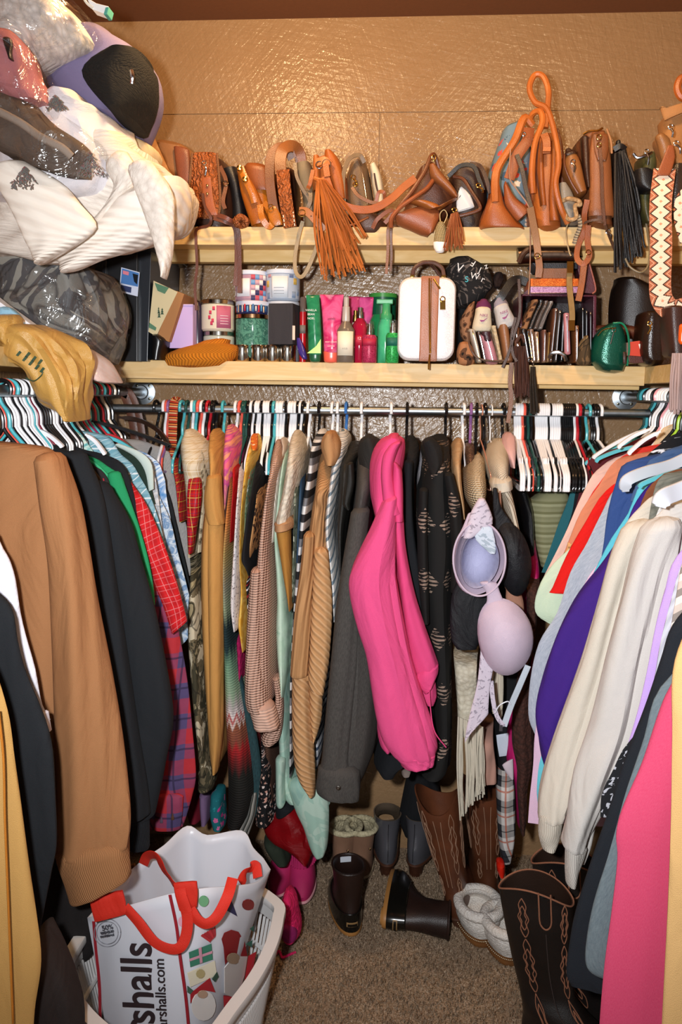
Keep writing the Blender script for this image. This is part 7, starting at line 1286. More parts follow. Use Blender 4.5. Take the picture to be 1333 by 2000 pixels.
mb = MB(); loft(mb, [('s', 244, 330, 290, 310), ('s', 262, 380, 330, 370), ('s', 284, 440, 334, 430), ('s', 300, 490, 332, 490), ('s', 310, 525, 322, 528), ('s', 312, 540, 316, 541)], 1.87, .05, n=2.2, fold=.004, hem=False, seed=9); mb.build('hanging_corner', CH, t)
mb = MB(); loft(mb, [('s', -30, 330, 40, 310), ('s', 0, 385, 110, 350), ('s', 22, 430, 150, 395), ('s', 40, 470, 180, 440), ('s', 56, 500, 130, 480), ('s', 62, 512, 76, 508)], 1.82, .05, n=2.2, fold=.003, hem=False, seed=10, m=48); mb.build('hanging_corner', M('rib', 'e4dcd0', 'd8cec2', s=.9, ang=1.0), t)
mb = MB(); loft(mb, [('s', 200, 330, 240, 290), ('s', 215, 360, 262, 330), ('s', 196, 400, 250, 372), ('s', 170, 430, 220, 420)], 1.90, .06, n=2.1, fold=.003, hem=False, seed=12); mb.build('rolled_fold', CH, t)
# camouflage bundle, grocery bag etc. on the lower left shelf
CM = M('camo', '5c5c58', '74726c', '48484a', '86847c', '2c2c2e', s=.5, rough=.55)
soft('camouflage_blanket', [(498, -60, 100), (520, -60, 158), (560, -60, 182), (600, -60, 190), (640, -20, 184), (670, 40, 172), (694, 90, 158)], 2.0, .34, CM, label='grey tree camouflage blanket stuffed in clear plastic on the lower left shelf', cat='blanket', lump=.018, fold=.006, hem=False, m=56)
film('clear plastic bag around the camouflage blanket', [(505, -60, 120), (530, -60, 168), (570, -60, 186), (610, -60, 193), (650, 0, 186), (690, 80, 164)], 1.98, .36, 6)
t = thing('blush_pillow', 'blush pink and white item in a clear pointed bag at the shelf end', 'plastic bag', P(170, 745, 1.98)); mb = MB(); loft(mb, [('s', 118, 700, 150, 678), ('s', 128, 722, 182, 700), ('s', 150, 738, 196, 722), ('s', 178, 745, 205, 744)], 1.94, .16, n=2.1, fold=.002, lump=.006, hem=False); mb.build('contents', M('watercolor', 'e0b8a8', 'e8d8d4', 'f0ece8', s=.5), t)
mb = MB(); loft(mb, [('s', 112, 698, 152, 672), ('s', 124, 726, 186, 697), ('s', 148, 743, 202, 722), ('s', 186, 748, 208, 747)], 1.925, .19, n=2.2, fold=.004, lump=.008, hem=False); mb.build('clear_film', FILM, t)
quad_slab(tag(thing('picture_frame', 'white edged picture board leaning at the left edge above the grocery bag', 'picture', P(40, 660, 1.86)), None), 'frame_edge', [(-20, 574), (0, 590), (86, 652), (84, 660), (-20, 586)], 1.86, 1.90, PAPER('dcdce0'))
quad_slab(bpy.data.objects['picture_frame'], 'picture_sheet', [(-20, 590), (0, 602), (76, 660), (-20, 664)], 1.865, 1.885, M('watercolor', '8c4c50', '5c88a0', '9cc0d0', '6c7c3c', s=.7))
soft('blue_plush', [(606, -10, 22), (618, -10, 34), (632, 0, 40), (644, 8, 36)], 1.83, .04, M('cloth', '8cb4c8', '6c98b0'), label='light blue glossy bundle on the picture board', cat='bundle', lump=.004, hem=False)
GROC = M('cloth', 'c0944c', 'b08440', rough=.3, spec=.6)
t = thing('grocery_bag', 'tan plastic grocery bag with dark green lettering slumping over the left hangers', 'plastic bag', P(90, 825, 1.8))
for i, (rws, yy, dd) in enumerate((([('s', -40, 660, 70, 655), ('s', -20, 690, 112, 668), ('s', 24, 720, 138, 700), ('s', 44, 745, 146, 730), ('s', 60, 775, 148, 765), ('s', 92, 800, 140, 795), ('s', 118, 822, 132, 822)], 1.76, .16), ([('s', -40, 625, 12, 622), ('s', -40, 645, 16, 645), ('s', -30, 662, 20, 668)], 1.77, .12))):
    mb = MB(); loft(mb, rws, yy, dd, n=2.1, fold=.012, freq=14, lump=.028, hem=False, seed=14+i, m=64, step=.008); mb.build('bag_body', GROC, t)
for k, (x, y) in enumerate(((36, 690), (48, 700), (60, 708), (72, 716), (54, 692), (66, 700), (78, 706), (82, 722))): 
    mb = MB(); poly(mb, [P(x-5, y+4, 1.766), P(x+2, y-5, 1.766), P(x+6, y-2, 1.766), P(x-1, y+6, 1.766)], (0, 1, 0)); mb.build('printed_letter', PL('24402c'), t)
cord('drawn_line', [(50, 738, 1.766), (66, 744, 1.766), (80, 734, 1.766), (84, 726, 1.766)], .0012, PL('24402c'), t)
t = thing('price_tag_box', 'small white and teal clear package dangling at the top of the photo', 'package', P(190, 20, 1.9)); quad_slab(t, 'package', [(168, -6), (188, 6), (212, 12), (208, 28), (180, 18)], 1.9, 1.93, PAPER('e8ecec')); quad_slab(t, 'teal_end', [(206, 14), (213, 13), (209, 28), (202, 28)], 1.898, 1.93, PAPER('4c9c8c')); cord('film_edge', [(160, -10, 1.9), (170, 6, 1.9), (182, 16, 1.9)], .003, M('plastic', 'd8dcd4'), t)
# ================================================================ footwear and the laundry basket
def shoe(name, label, px, py, heading, prof, mat, L=.28, sole=None, heel=None, lean=(0, 0), mtx=None, scallop=0, toe=.5, cat='boot', rimw=.004, lining=None, group=None, seg=40, z0=0, openz=.05, s=1.0, at=None):
    """prof: (z, back, front, half width) in metres, heel at 0 and toe towards +front; stands at the floor point seen at (px, py)"""
    org = at if at is not None else PZ(px, py, z0); h = Vector((math.cos(heading), math.sin(heading), 0)); w_ = Vector((-h.y, h.x, 0))
    t = thing(name, label, cat, org, group); prof = [tuple(v*s for v in p) for p in prof]
    def T(f, sd, z):
        v = h*(f+lean[0]*z) + w_*(sd+lean[1]*z) + Vector((0, 0, z))
        return org + (mtx @ v if mtx else v)
    def pr(z):
        for i in range(len(prof)-1):
            a, b = prof[i], prof[i+1]
            if a[0] <= z <= b[0] + 1e-9:
                u = (z-a[0])/max(1e-6, b[0]-a[0]); return [a[k]+(b[k]-a[k])*u for k in range(4)]
        return list(prof[-1])
    ztop = prof[-1][0]
    def S(z, th, off=0):
        q = pr(min(z, ztop)); c_, a_ = (q[1]+q[2])/2, (q[2]-q[1])/2; cs, sn = math.cos(th), math.sin(th)
        tp = max(0, 1-z/(.09*s))*toe; wd = q[3]*(1 - tp*max(0, cs)**2*.55)
        return T(c_+(a_+off)*cs, (wd+off)*sg(sn, .85), z)
    zs = []; 
    for i in range(len(prof)-1):
        n_ = max(1, int((prof[i+1][0]-prof[i][0])/.012)); zs += [prof[i][0]+(prof[i+1][0]-prof[i][0])*k/n_ for k in range(n_)]
    zs.append(ztop); zl = zs[-1]
    def zz(z, th):   # scalloped rim dips front and back or at the sides
        f = max(0, (z-ztop*.72)/(ztop*.28)); return z - scallop*f*f*(.5+.5*math.cos(2*th)) if scallop > 0 else z + scallop*f*f*(.5+.5*math.cos(2*th))
    mb = MB(); rings = [[S(zz(z, 6.2832*k/seg), 6.2832*k/seg) for k in range(seg)] for z in zs]
    # wrinkle
    inner = [[S(zz(z, 6.2832*k/seg), 6.2832*k/seg, -rimw) for k in range(seg)] for z in reversed(zs) if z > openz]
    mb.grid([[T(pr(0)[1]*.5+pr(0)[2]*.5 + (p_-p_)*0 if False else (pr(0)[1]+pr(0)[2])/2, 0, 0)]*seg] + rings, True, (False, False)); mb.build('boot_upper' if cat == 'boot' else 'shoe_upper', mat, t)
    mb = MB(); mb.grid([rings[-1]] + inner + [[T((pr(openz)[1]+pr(openz)[2])/2, 0, openz)]*seg], True, (False, False)); mb.build('lining', lining or mat, t)
    p0 = pr(0)
    if sole:
        mb = MB(); mb.grid([[S(0, 6.2832*k/seg, o_) + (mtx @ Vector((0, 0, dz_)) if mtx else Vector((0, 0, dz_))) for k in range(seg)] for o_, dz_ in ((-.01, -sole[1]), (.002, -sole[1]), (.005, -sole[1]*.5), (.004, .001), (-.005, .002))]); mb.build('sole', sole[0], t)
    if heel:
        mb = MB(); hl = heel[1]; f0, f1 = p0[1], p0[1]+(p0[2]-p0[1])*.27; wd = p0[3]*.62
        mb.grid([[T((f0+f1)/2+(f1-f0)/2*k_*math.cos(a), wd*k_*math.sin(a), z) for a in [6.2832*q/20 for q in range(20)]] for k_, z in ((.02, -hl), (.82, -hl), (.86, -hl*.8), (1, 0.0))]); mb.build('heel', heel[0], t)
    return t, S, T
def stitch(t, S, mat, fl, z0_, z1_, th0, wid, r_=.0011, mirror=True):
    """flame-shaped stitched figure on the shaft"""
    for sgn in ((1, -1) if mirror else (1,)):
        mb = MB()
        for sc_ in (1, .62):
            pts = []; n_ = fl*2
            for side_ in (1, -1):
                rng = range(n_+1) if side_ > 0 else range(n_, -1, -1)
                for k in rng:
                    u = k/n_; w2 = wid*sc_*(math.sin(math.pi*min(1, u*.92+.06))**.6)*(.55+.45*(k % 2)); pts.append(S(z0_+(z1_-z0_)*(.5+(u-.5)*sc_), th0*sgn+side_*w2, .0012))
            mb.tube(pts, r_, 5, 3, closed=True)
        mb.build('stitched_flame', mat, t)
WB = [(.0, 0, .275, .046), (.012, -.003, .28, .047), (.03, -.003, .272, .045), (.05, 0, .235, .043), (.075, .004, .185, .042), (.10, .004, .148, .043), (.14, -.002, .122, .046), (.20, -.012, .118, .052), (.28, -.022, .122, .060), (.34, -.028, .128, .066), (.40, -.03, .132, .068)]
BR2 = M('leather', '6c3c24', '3c2014', rough=.38); BK2 = M('leather', '1c1817', '0d0b0b', rough=.35); STB = M('cloth', '9c7860', '846450'); STK = M('cloth', '8c5c44', '744834')
SOLEB = M('plastic', '4c2c1c', rough=.5)
for px_, py_, hd, ln, lab in ((890, 1815, R(80), (-.02, .20), 'tall brown cowboy boot with pale stitching, left of the pair'), (958, 1775, R(95), (.0, .09), 'tall brown cowboy boot behind the fluffy slipper, right of the pair')):
    t, S, T = shoe('cowboy_boot', lab, px_, py_, hd, WB, BR2, sole=(SOLEB, .009), heel=(SOLEB, .035), lean=ln, scallop=.05, z0=0, s=1.0, at=PZ(px_, py_, 0)+Vector((0, 0, .036)), group='tall brown cowboy boots')
    for th in (math.pi*.80, math.pi*.55): stitch(t, S, STB, 4, .15, .35, th, .24)
    stitch(t, S, STB, 2, .06, .13, math.pi*.8, .2)
    for sgn in (1, -1):
        mb = MB(); mb.tube([S(z, math.pi-sgn*.10*(1 if z < .3 else 1+(z-.3)*10), .001) for z in (.10, .16, .22, .28, .33)], .0012, 5, 4); mb.build('back_seam', STB, t)
for px_, py_, hd, ln, lab in ((1062, 2050, R(-20), (-.1, -.06), 'tall black cowboy boot with copper flame stitching at right front'), (1125, 1985, R(-12), (-.12, -.05), 'tall black cowboy boot standing behind the front black one')):
    t, S, T = shoe('cowboy_boot', lab, px_-40, py_, hd, [(z, a, b, c_*(1 if z < .12 else .62)) for z, a, b, c_ in WB], BK2, sole=(M('plastic', '1c1410'), .009), heel=(M('plastic', '1c1410'), .035), lean=ln, scallop=-.035, at=PZ(px_-40, py_, 0)+Vector((0, 0, .036)), s=1.12, group='tall black cowboy boots', lining=M('leather', '2c1c14', '1c120c'))
    vth = -R(90)-hd; 
    for d in (-.62, .62):
        stitch(t, S, STK, 3, .32, .42, vth+d, .16, .0014, False); stitch(t, S, STK, 4, .17, .31, vth+d, .2, .0014, False); stitch(t, S, STK, 2, .05, .16, vth+d, .15, .0014, False)
    mb = MB(); mb.tube([S(.45, vth-.16, .003), S(.41, vth-.16, .003), S(.37, vth-.15, .003), S(.355, vth, .003), S(.37, vth+.15, .003), S(.41, vth+.16, .003), S(.45, vth+.16, .003)], .002, 6, 4); mb.build('pull_strap_edge', STK, t)
    mb = MB(); mb.tube([S(z, vth, .002) for z in (.44, .42, .40, .37)], 1, flat=(.011, .002), up_=(0, -1, 0)); mb.build('pull_strap', BK2, t)
    mb = MB(); mb.tube([S(z, vth, .001) for z in (.34, .28, .2, .12, .06)], .0012, 5, 4); mb.build('side_seam', M('cloth', '3c302c'), t)
    mb = MB(); mb.tube([S(WB[-1][0]*1.12+.035*(-(.5+.5*math.cos(2*a))), a, .001) for a in [6.2832*k/32 for k in range(32)]], .0022, 6, 2, closed=True); mb.build('rim_piping', STK, t)
# duck boots
DK = [(.0, 0, .27, .046), (.015, -.002, .275, .048), (.035, 0, .262, .046), (.055, .002, .222, .043), (.08, .006, .165, .042), (.11, .008, .13, .043), (.15, .004, .118, .047), (.19, .0, .118, .050)]
RUB, DLE, GUM = M('plastic', '14120f', rough=.2), M('leather', '2c1a14', '1c100c', rough=.45), M('plastic', 'a8743c', rough=.5)
def duck(label, px_, py_, hd, mtx=None, at=None, ln=(0, 0)):
    t, S, T = shoe('duck_boot', label, px_, py_, hd, DK, DLE, sole=(GUM, .012), heel=(GUM, .018), mtx=mtx, at=at or PZ(px_, py_, 0)+Vector((0, 0, .018)), group='duck boots', toe=.25, lean=ln)
    mb = MB(); n_ = 40; mb.grid([[S(z, 6.2832*k/n_, .003) for k in range(n_)] for z in (0, .015, .03, .045, .058)], True, (False, False)); o = mb.build('rubber_shell', RUB, t)
    mb = MB(); mb.tube([S(.059, 6.2832*k/20, .003) for k in range(20)], .0022, 6, 2, closed=True); mb.build('rubber_rim', RUB, t)
    for dth, z in ((-.16, .012), (.16, .012)): pass
    mb = MB(); mb.grid([[S(z, math.pi+a, .0055) for a in (-.28, -.14, 0, .14, .28)] for z in (.022, .036)], False, (False, False)); o = mb.build('heel_badge', M('plastic', '8c6c44', rough=.5), t)
    mb = MB(); mb.grid([[S(z, math.pi+a, .009) for a in (-.22, -.1, 0, .1, .22)] for z in (.025, .033)], False, (False, False)); mb.build('heel_badge_inset', RUB, t)
    for k in range(5): mb = MB(); z = .085+k*.02; q = S(z, .35, .004), S(z+.006, 0, .010), S(z, -.35, .004); mb.tube(list(q), .0022, 6, 4); mb.build('lace', M('cloth', '3c2418'), t)
    mb = MB(); mb.tube([S(.19, 6.2832*k/20, 0) for k in range(20)], .004, 8, 2, closed=True); mb.build('collar', DLE, t)
    q = S(.175, 0, -.006); mb = MB(); decal(mb, q, (T(0, 1, 0)-T(0, 0, 0)), (T(0, 0, 1)-T(0, 0, 0)), .035, .018, .001); mb.build('inside_label', PAPER('c8ccd4'), t); return t
duck('black and brown duck boot standing upright, heel towards the viewer', 688, 1832, R(104), ln=(0, .02))
from mathutils import Matrix
c = PZ(745, 1834, 0); 
fv = Vector((.10, 1, 0)).normalized(); uv_ = Vector((1, -.12, 0)).normalized()      # toe away from viewer, shaft lying to the right
mm = Matrix((fv, uv_.cross(fv)*-1, uv_)).transposed()
mm = Matrix((fv, Vector((0, 0, 1)), uv_)).transposed() 
duck('black and brown duck boot lying on its side, sole to the left', 745, 1834, 0, mtx=mm, at=c+Vector((.012, 0, .052)))
# metallic ankle boots
AK = [(.0, 0, .25, .036), (.02, -.003, .252, .038), (.04, -.002, .235, .038), (.06, .004, .19, .037), (.08, .008, .14, .037), (.11, .008, .112, .038), (.13, .004, .108, .040)]
PEW = M('plastic', '5c5b60', rough=.24, metal=.35)
for px_, hd, lab in ((757, R(95), 'pewter metallic ankle boot with block heel, left one'), (806, R(72), 'pewter metallic ankle boot with block heel, right one')):
    t, S, T = shoe('ankle_boot', lab, px_, 1716, hd, AK, PEW, sole=(SOLEB, .009), heel=(M('wood', '4c2c1c', '3c2014', '2c1810'), .05), at=PZ(px_, 1716, 0)+Vector((0, 0, .05)), group='pewter ankle boots', lining=M('leather', '6c5c4c'), s=1.22)
    mb = MB(); mb.tube([S(z, math.pi, .001) for z in (.01, .05, .09, .12, .145)], .0012, 5, 3); mb.build('back_seam', M('plastic', '1c1c1e'), t)
# fur lined booties
SU = M('leather', '8c6850', '6c4c38', rough=.9); FUR = M('fuzzy', 'd0c4a0', 'a89c7c', s=1.5)
for px_, hd, lab in ((662, R(75), 'tan suede bootie with cream fur lining, left of the pair'), (708, R(100), 'tan suede bootie with cream fur lining, right of the pair')):
    t, S, T = shoe('fur_bootie', lab, px_, 1722, hd, [(z*1.05, a, b, c_*1.12) for z, a, b, c_ in DK[:7]], SU, sole=(M('plastic', 'a89478'), .01), at=PZ(px_, 1722, 0)+Vector((0, 0, .02)), lining=FUR, toe=.1, group='tan fur booties', s=.98)
    mb = MB(); mb.tube([S(.152, 6.2832*k/20, 0) for k in range(20)], .010, 10, 2, closed=True); mb.build('fur_collar', FUR, t); q = S(.09, math.pi+.5, .001); mb = MB(); mb.lathe(q, [(0, 0), (.005, 0), (0, .004)], 12, (-.2, -1, 0)); mb.build('toggle', M('metal', '6c5438'), t)
# pink fringe boots: toes towards the viewer
PK2 = M('leather', 'c82468', 'a0184c', rough=.75); PKF = M('cloth', 'c02864', '9c1c4c')
for px_, py_, hd, lab in ((590, 1775, R(-82), 'hot pink fringe boot with rounded toe towards the viewer'), (540, 1762, R(-95), 'hot pink fringe boot partly behind the shopping bag')):
    hv = Vector((math.cos(hd), math.sin(hd), 0)); t, S, T = shoe('pink_boot', lab, px_, py_, hd, [(z*1.1, a, b*.92, c_*1.0) for z, a, b, c_ in DK], PK2, sole=(M('plastic', 'e0a4a8'), .009), heel=(SOLEB, .03), at=PZ(px_, py_, 0)-hv*.24+Vector((0, 0, .03)), group='hot pink fringe boots', toe=.3)
    for k in range(16): a = -1.3+k*2.6/15; mb = MB(); mb.tube([S(.19, a, .004), S(.14, a, .010), S(.075, a*.9, .010)], .003, 6, 3); mb.build('fringe_strand', PKF, t)
# slippers
FL_ = M('fuzzy', 'e6e0d8', 'd8d0c6', s=2.2); SLT = M('leather', '8c5c30', '6c4424')
def slipper(label, pts, Y, col=FL_, grp=None):
    pass
for px_, py_, hd, lab in ((945, 1852, R(100), 'fluffy cream slipper bootie with beaded sole seam, left of the pair'), (1000, 1888, R(100), 'fluffy cream slipper half hidden behind the black cowboy boot')):
    pr_ = [(.0, 0, .22, .050), (.018, -.004, .225, .053), (.03, -.010, .21, .060), (.05, -.016, .17, .066), (.075, -.014, .15, .066), (.095, -.006, .138, .060)]
    t, S, T = shoe('fluffy_slipper', lab, px_, py_, hd, pr_, FL_, sole=(SLT, .014), at=PZ(px_, py_, 0)+Vector((0, 0, .016)), lining=FL_, toe=.0, cat='slipper', group='fluffy cream slippers', openz=.03, rimw=.012)
    mb = MB(); mb.tube([S(.088, 6.2832*k/20, .0) for k in range(20)], .016, 12, 2, closed=True); mb.build('fleece_cuff', FL_, t); mb = MB(); mb.grid([[S(z, 6.2832*k/40, .004) for k in range(40)] for z in (0, .010, .018)], True, (False, False)); mb.build('suede_band', SLT, t)
    mb = MB()
    for k in range(44): mb.lathe(S(.014, math.pi*.5+math.pi*k/43, .009), [(0, -.0018), (.0018, 0), (0, .0018)], 6)
    mb.build('bead_trim', PAPER('d8c8a8'), t)
t = thing('pink_slipper', 'bright pink knit slipper lying beside the laundry basket', 'slipper', PZ(560, 1845, 0)); FZP = M('fuzzy', 'e02468', 'b8184c', s=1.5)
mb = MB(); loft(mb, [(1768, 550, 568), (1778, 546, 576), (1800, 545, 580), (1822, 546, 585), (1840, 545, 584), (1846, 552, 576)], 2.18, .10, n=2.3, fold=.002, hem=False); mb.build('slipper_body', FZP, t); mb = MB(); loft(mb, [(1816, 548, 574), (1828, 546, 580), (1840, 550, 578)], 2.172, .04, n=2, fold=0, hem=False); mb.build('lining', M('cloth', '8c1c5c', '6c1044'), t)
t = thing('pink_laces', 'bright pink shoelace end on the carpet by the basket', 'lace', PZ(556, 1868, 0)); mb = MB(); mb.tube([PZ(538, 1864, .005), PZ(546, 1858, .01), PZ(552, 1870, .009), PZ(562, 1866, .009), PZ(577, 1860, .005)], .004, 8, 4); mb.build('lace', FZP, t)
RS = M('cloth', '8c0c14', '5c060c', s=.6, rough=.35)
t = thing('red_satin_skirt', 'dark red satin skirt with a black waistband crumpled above the pink boots', 'skirt', P(560, 1690, 2.42)); mb = MB(); loft(mb, [('s', 540, 1588, 578, 1586), ('s', 520, 1610, 600, 1605), ('s', 508, 1632, 618, 1635), ('s', 520, 1655, 616, 1655), ('s', 560, 1675, 610, 1678), ('s', 588, 1690, 602, 1694)], 2.36, .14, n=2.2, fold=.008, freq=10, hem=False, lump=.008); mb.build('skirt_body', RS, t)
mb = MB(); loft(mb, [('s', 536, 1584, 560, 1576), ('s', 534, 1594, 576, 1586), ('s', 535, 1602, 566, 1594)], 2.35, .1, n=2.2, fold=.001, hem=False); mb.build('waistband', M('cloth', '16181c'), t)
soft('olive_canvas_shoe', [(1655, 512, 540), (1665, 516, 556), (1680, 524, 560), (1694, 536, 562)], 2.40, .12, M('cloth', '2c3428', '1c2218'), label='dark green canvas shoe with a white mark in the shadows behind the bag', cat='shoe', hem=False)
soft('black_hanging_skirt', [(1500, 800, 845), (1560, 790, 860), (1610, 782, 862), (1640, 790, 850)], 2.66, .1, M('cloth', '121316'), label='black garment hanging low against the wall behind the brown boot', cat='skirt')
soft('red_shoe_tip', [(1696, 972, 988), (1706, 972, 990), (1716, 976, 988)], 2.3, .06, M('plastic', 'c82010'), label='bright red shoe tip between brown boot and black boot', cat='shoe', hem=False)
t = thing('cork_sandal', 'cork wedge sandal with tan rim at the bottom right corner', 'sandal', PZ(1150, 2010, .02)); quad = [PZ(1120, 2010, .03), PZ(1124, 1975, .03), PZ(1140, 1952, .03), PZ(1158, 1948, .03), PZ(1174, 1960, .03), PZ(1176, 2030, .03), PZ(1130, 2040, .03)]
mb = MB(); mb.grid([[p-Vector((0, 0, .03)) for p in quad], quad]); mb.build('cork_sole', M('leather', 'b08c68', '94704c', rough=.8), t, smooth=False, bevel=.004); cq = sum(quad, Vector())/len(quad); mb = MB(); mb.grid([[cq+(p-cq)*.8+Vector((0, 0, .001)) for p in quad], [cq+(p-cq)*.8+Vector((0, 0, .004)) for p in quad]]); mb.build('footbed', M('cloth', '847c70', '6c655c'), t, smooth=False)
soft('dark_brown_blanket', [('s', 40, 1866, 62, 1866), ('s', 20, 1900, 92, 1906), ('s', 10, 1950, 122, 1960), ('s', 0, 2010, 138, 2020), ('s', 0, 2080, 140, 2090)], 1.42, .12, M('cloth', '2c2422', '1c1614'), label='very dark brown cloth at the lower left in front of the basket', cat='cloth', hem=False, fold=.008)
# ---- laundry basket
BW = M('plastic', 'd8d6d4', rough=.35); bk = thing('laundry_basket', 'white plastic laundry basket holding the shopping bag', 'basket', PZ(330, 2100, 0))
HR = .30
rim = smooth([PZ(x, y, HR) for x, y in ((540, 1768), (543, 1800), (530, 1850), (500, 1910), (455, 1972), (400, 2040), (310, 2085), (225, 2035), (160, 1975), (124, 1905), (150, 1845), (195, 1785), (260, 1745), (360, 1725), (470, 1728))], 5, True)
cr = sum(rim, Vector())/len(rim); mb = MB(); mb.tube(rim, 1, flat=(.016, .010), closed=True, sub=0, up_=(0, 0, 1)); mb.build('rim', BW, bk)
mb = MB(); mb.tube([p+Vector((0, 0, -.03)) - (p-cr).normalized()*.003 for p in rim], 1, flat=(.002, .022), closed=True, sub=0, up_=(0, 0, 1)); mb.build('rim_band', BW, bk)
base = [Vector((cr.x+(p.x-cr.x)*.8, cr.y+(p.y-cr.y)*.8, .01)) for p in rim]
mb = MB(); n_ = len(rim)
for i in range(n_):
    for f in (0, .5):
        a = rim[i].lerp(rim[(i+1) % n_], f) - Vector((0, 0, .05)); b = base[i].lerp(base[(i+1) % n_], f); mb.tube([a.lerp(b, .03), b], .0042, 6, 2)
for zf in (.45, .97): mb.tube([rim[i].lerp(base[i], zf) for i in range(n_)], .006, 6, 0, closed=True)
mb.build('slatted_wall', BW, bk)
mb = MB(); mb.grid([[p+Vector((0, 0, -.008)) for p in base], base]); mb.build('base', BW, bk)
# ---- shopping bag
sb = thing('shopping_bag', 'white reusable shopping bag with red straps and holiday gnome pictures standing in the basket', 'shopping bag', PZ(330, 2090, .03))
topf = [(172, 1792, 1.74), (250, 1768, 1.70), (338, 1744, 1.69), (400, 1734, 1.71), (452, 1730, 1.76), (502, 1722, 1.84), (528, 1698, 1.93)]
botf = [(216, 1.74), (262, 1.70), (335, 1.69), (372, 1.71), (400, 1.76), (428, 1.84), (440, 1.92)]
topb = [(514, 1676, 1.98), (494, 1655, 2.03), (472, 1622, 2.08), (405, 1631, 2.07), (366, 1613, 2.08), (322, 1650, 2.0), (290, 1672, 1.95), (256, 1700, 1.90), (214, 1745, 1.82)]
def lowp(x, Y): q = P(x, 2000, Y); return Vector((q.x, q.y, .04))
TP = smooth([P(*q) for q in topf], 6); BT = smooth([lowp(x, Y) for x, Y in botf], 6); TB_ = smooth([P(*q) for q in topb], 5)
x1, y1 = BT[-1].x, 2.02; x0 = BT[0].x; BB_ = [Vector((x1+(x0-x1)*(k/(len(TB_)-1)), 1.97+.04*math.sin(math.pi*k/(len(TB_)-1)) if k > 0 else 1.97, .04)) for k in range(len(TB_))]
top_, bot_ = TP+TB_, BT+BB_
def bagp(i, v):
    p = top_[i].lerp(bot_[i], v); return p + Vector((0, .003*math.sin(i*.9+v*5)*math.sin(math.pi*min(1, v*1.6)), 0))
rings = [[bagp(i, v) for i in range(len(top_))] for v in [k/14 for k in range(15)]]
mb = MB(); mb.grid(rings, True, (False, True)); o = mb.build('bag_body', M('plastic', 'd4d6de', rough=.32), sb); s_ = o.modifiers.new('s', 'SOLIDIFY'); s_.thickness = .0016
nf = len(TP); samp = [(PX(bagp(i, v/60)), bagp(i, v/60)) for i in range(nf) for v in range(61)]
def onbag(x, y, off=.005):
    (q, p) = min(samp, key=lambda s: (s[0][0]-x)**2+(s[0][1]-y)**2); return P(x, y, p.y-off-(.006 if x > 345 else 0))
def print_(name, pts, col, off=.007): mb = MB(); poly(mb, [onbag(x, y, off) for x, y in pts], (0, 1, 0), .0003); return mb.build(name, PAPER(col), sb, smooth=False)
def ell(cx, cy, rx, ry, n_=20, a0=0, a1=360): return [(cx+rx*math.cos(R(a0+(a1-a0)*k/n_)), cy+ry*math.sin(R(a0+(a1-a0)*k/n_))) for k in range(n_)]
REDW = M('cloth', 'd83020', 'c02418', rough=.6)
def bline(name, pts, hw, mat, off=.006): mb = MB(); mb.tube([onbag(x, y, off) for x, y in pts], 1, flat=(hw, .001), up_=(0, 1, 0)); return mb.build(name, mat, sb)
PIPE = M('cloth', 'a0202c', '841822'); bline('red_piping', [(183, 1800), (187, 1850), (194, 1920), (196, 1990), (200, 2060)], .0035, PIPE); bline('red_piping', [(332, 1748), (345, 1810), (352, 1870), (362, 1940), (368, 2000), (372, 2060)], .0035, PIPE)
def ribn(name, pts, hw, **k): mb = MB(); mb.tube([P(*q) for q in pts], 1, flat=(hw, .0012), up_=k.get('up_', (0, -1, 0)), sub=8); return mb.build(name, REDW, sb)
lp(sb, 'strap_anchor', [('s', 174, 1760, 238, 1742), ('s', 178, 1780, 244, 1765), ('s', 184, 1802, 246, 1786)], 1.675, .01, REDW, n=5)
ribn('carry_strap', [(245, 1772, 1.68), (270, 1800, 1.665), (300, 1838, 1.655), (330, 1853, 1.65), (352, 1850, 1.65), (364, 1825, 1.655), (366, 1790, 1.66), (356, 1755, 1.665), (352, 1735, 1.67)], .0125)
ribn('carry_strap', [(280, 1688, 1.9), (288, 1672, 1.88), (304, 1672, 1.84), (322, 1700, 1.78), (336, 1722, 1.72), (352, 1745, 1.67), (366, 1782, 1.66)], .0125)
lp(sb, 'strap_anchor', [('s', 338, 1728, 384, 1724), ('s', 342, 1752, 386, 1748), ('s', 350, 1780, 384, 1772)], 1.67, .008, REDW, n=5)
ribn('carry_strap', [(372, 1775, 1.665), (386, 1796, 1.66), (404, 1804, 1.66), (424, 1790, 1.67), (444, 1752, 1.69), (455, 1715, 1.73)], .0125)
ribn('carry_strap', [(470, 1725, 1.86), (480, 1705, 1.9), (490, 1695, 1.93), (500, 1690, 1.94), (504, 1714, 1.92)], .0125)
# lettering: reads upwards
def uptext(name, s_, x, ybase, size, col, k_=1.0):
    p = onbag(x, ybase-60, .008); p = P(x, ybase, p.y); d = (P(x-8, ybase-160, p.y)-p).normalized(); u = Vector((-1, 0, 0)); u = (u-d*u.dot(d)).normalized()
    mt = Matrix((d*k_, u, d.cross(u))).transposed().to_4x4(); mt.translation = p
    return text(name, s_, None, size, PAPER(col), sb, m=mt, align='LEFT', bold=.0012 if size > .05 else 0)
uptext('lettering', 'shalls', 276, 2000, .108, '2a1c20', .91); uptext('lettering', 'arshalls.com', 318, 2008, .036, '2a2024', 1.0)
uptext('lettering', 'Mar', 276, 2116, .108, '2a1c20', .95)
for r_ in (26, 21):
    mb = MB(); mb.tube([onbag(x, y, .007) for x, y in ell(210, 1822, r_, r_*1.05, 20)], .0007, 5, 2, closed=True); mb.build('printed_ring', PAPER('8c8c94'), sb)
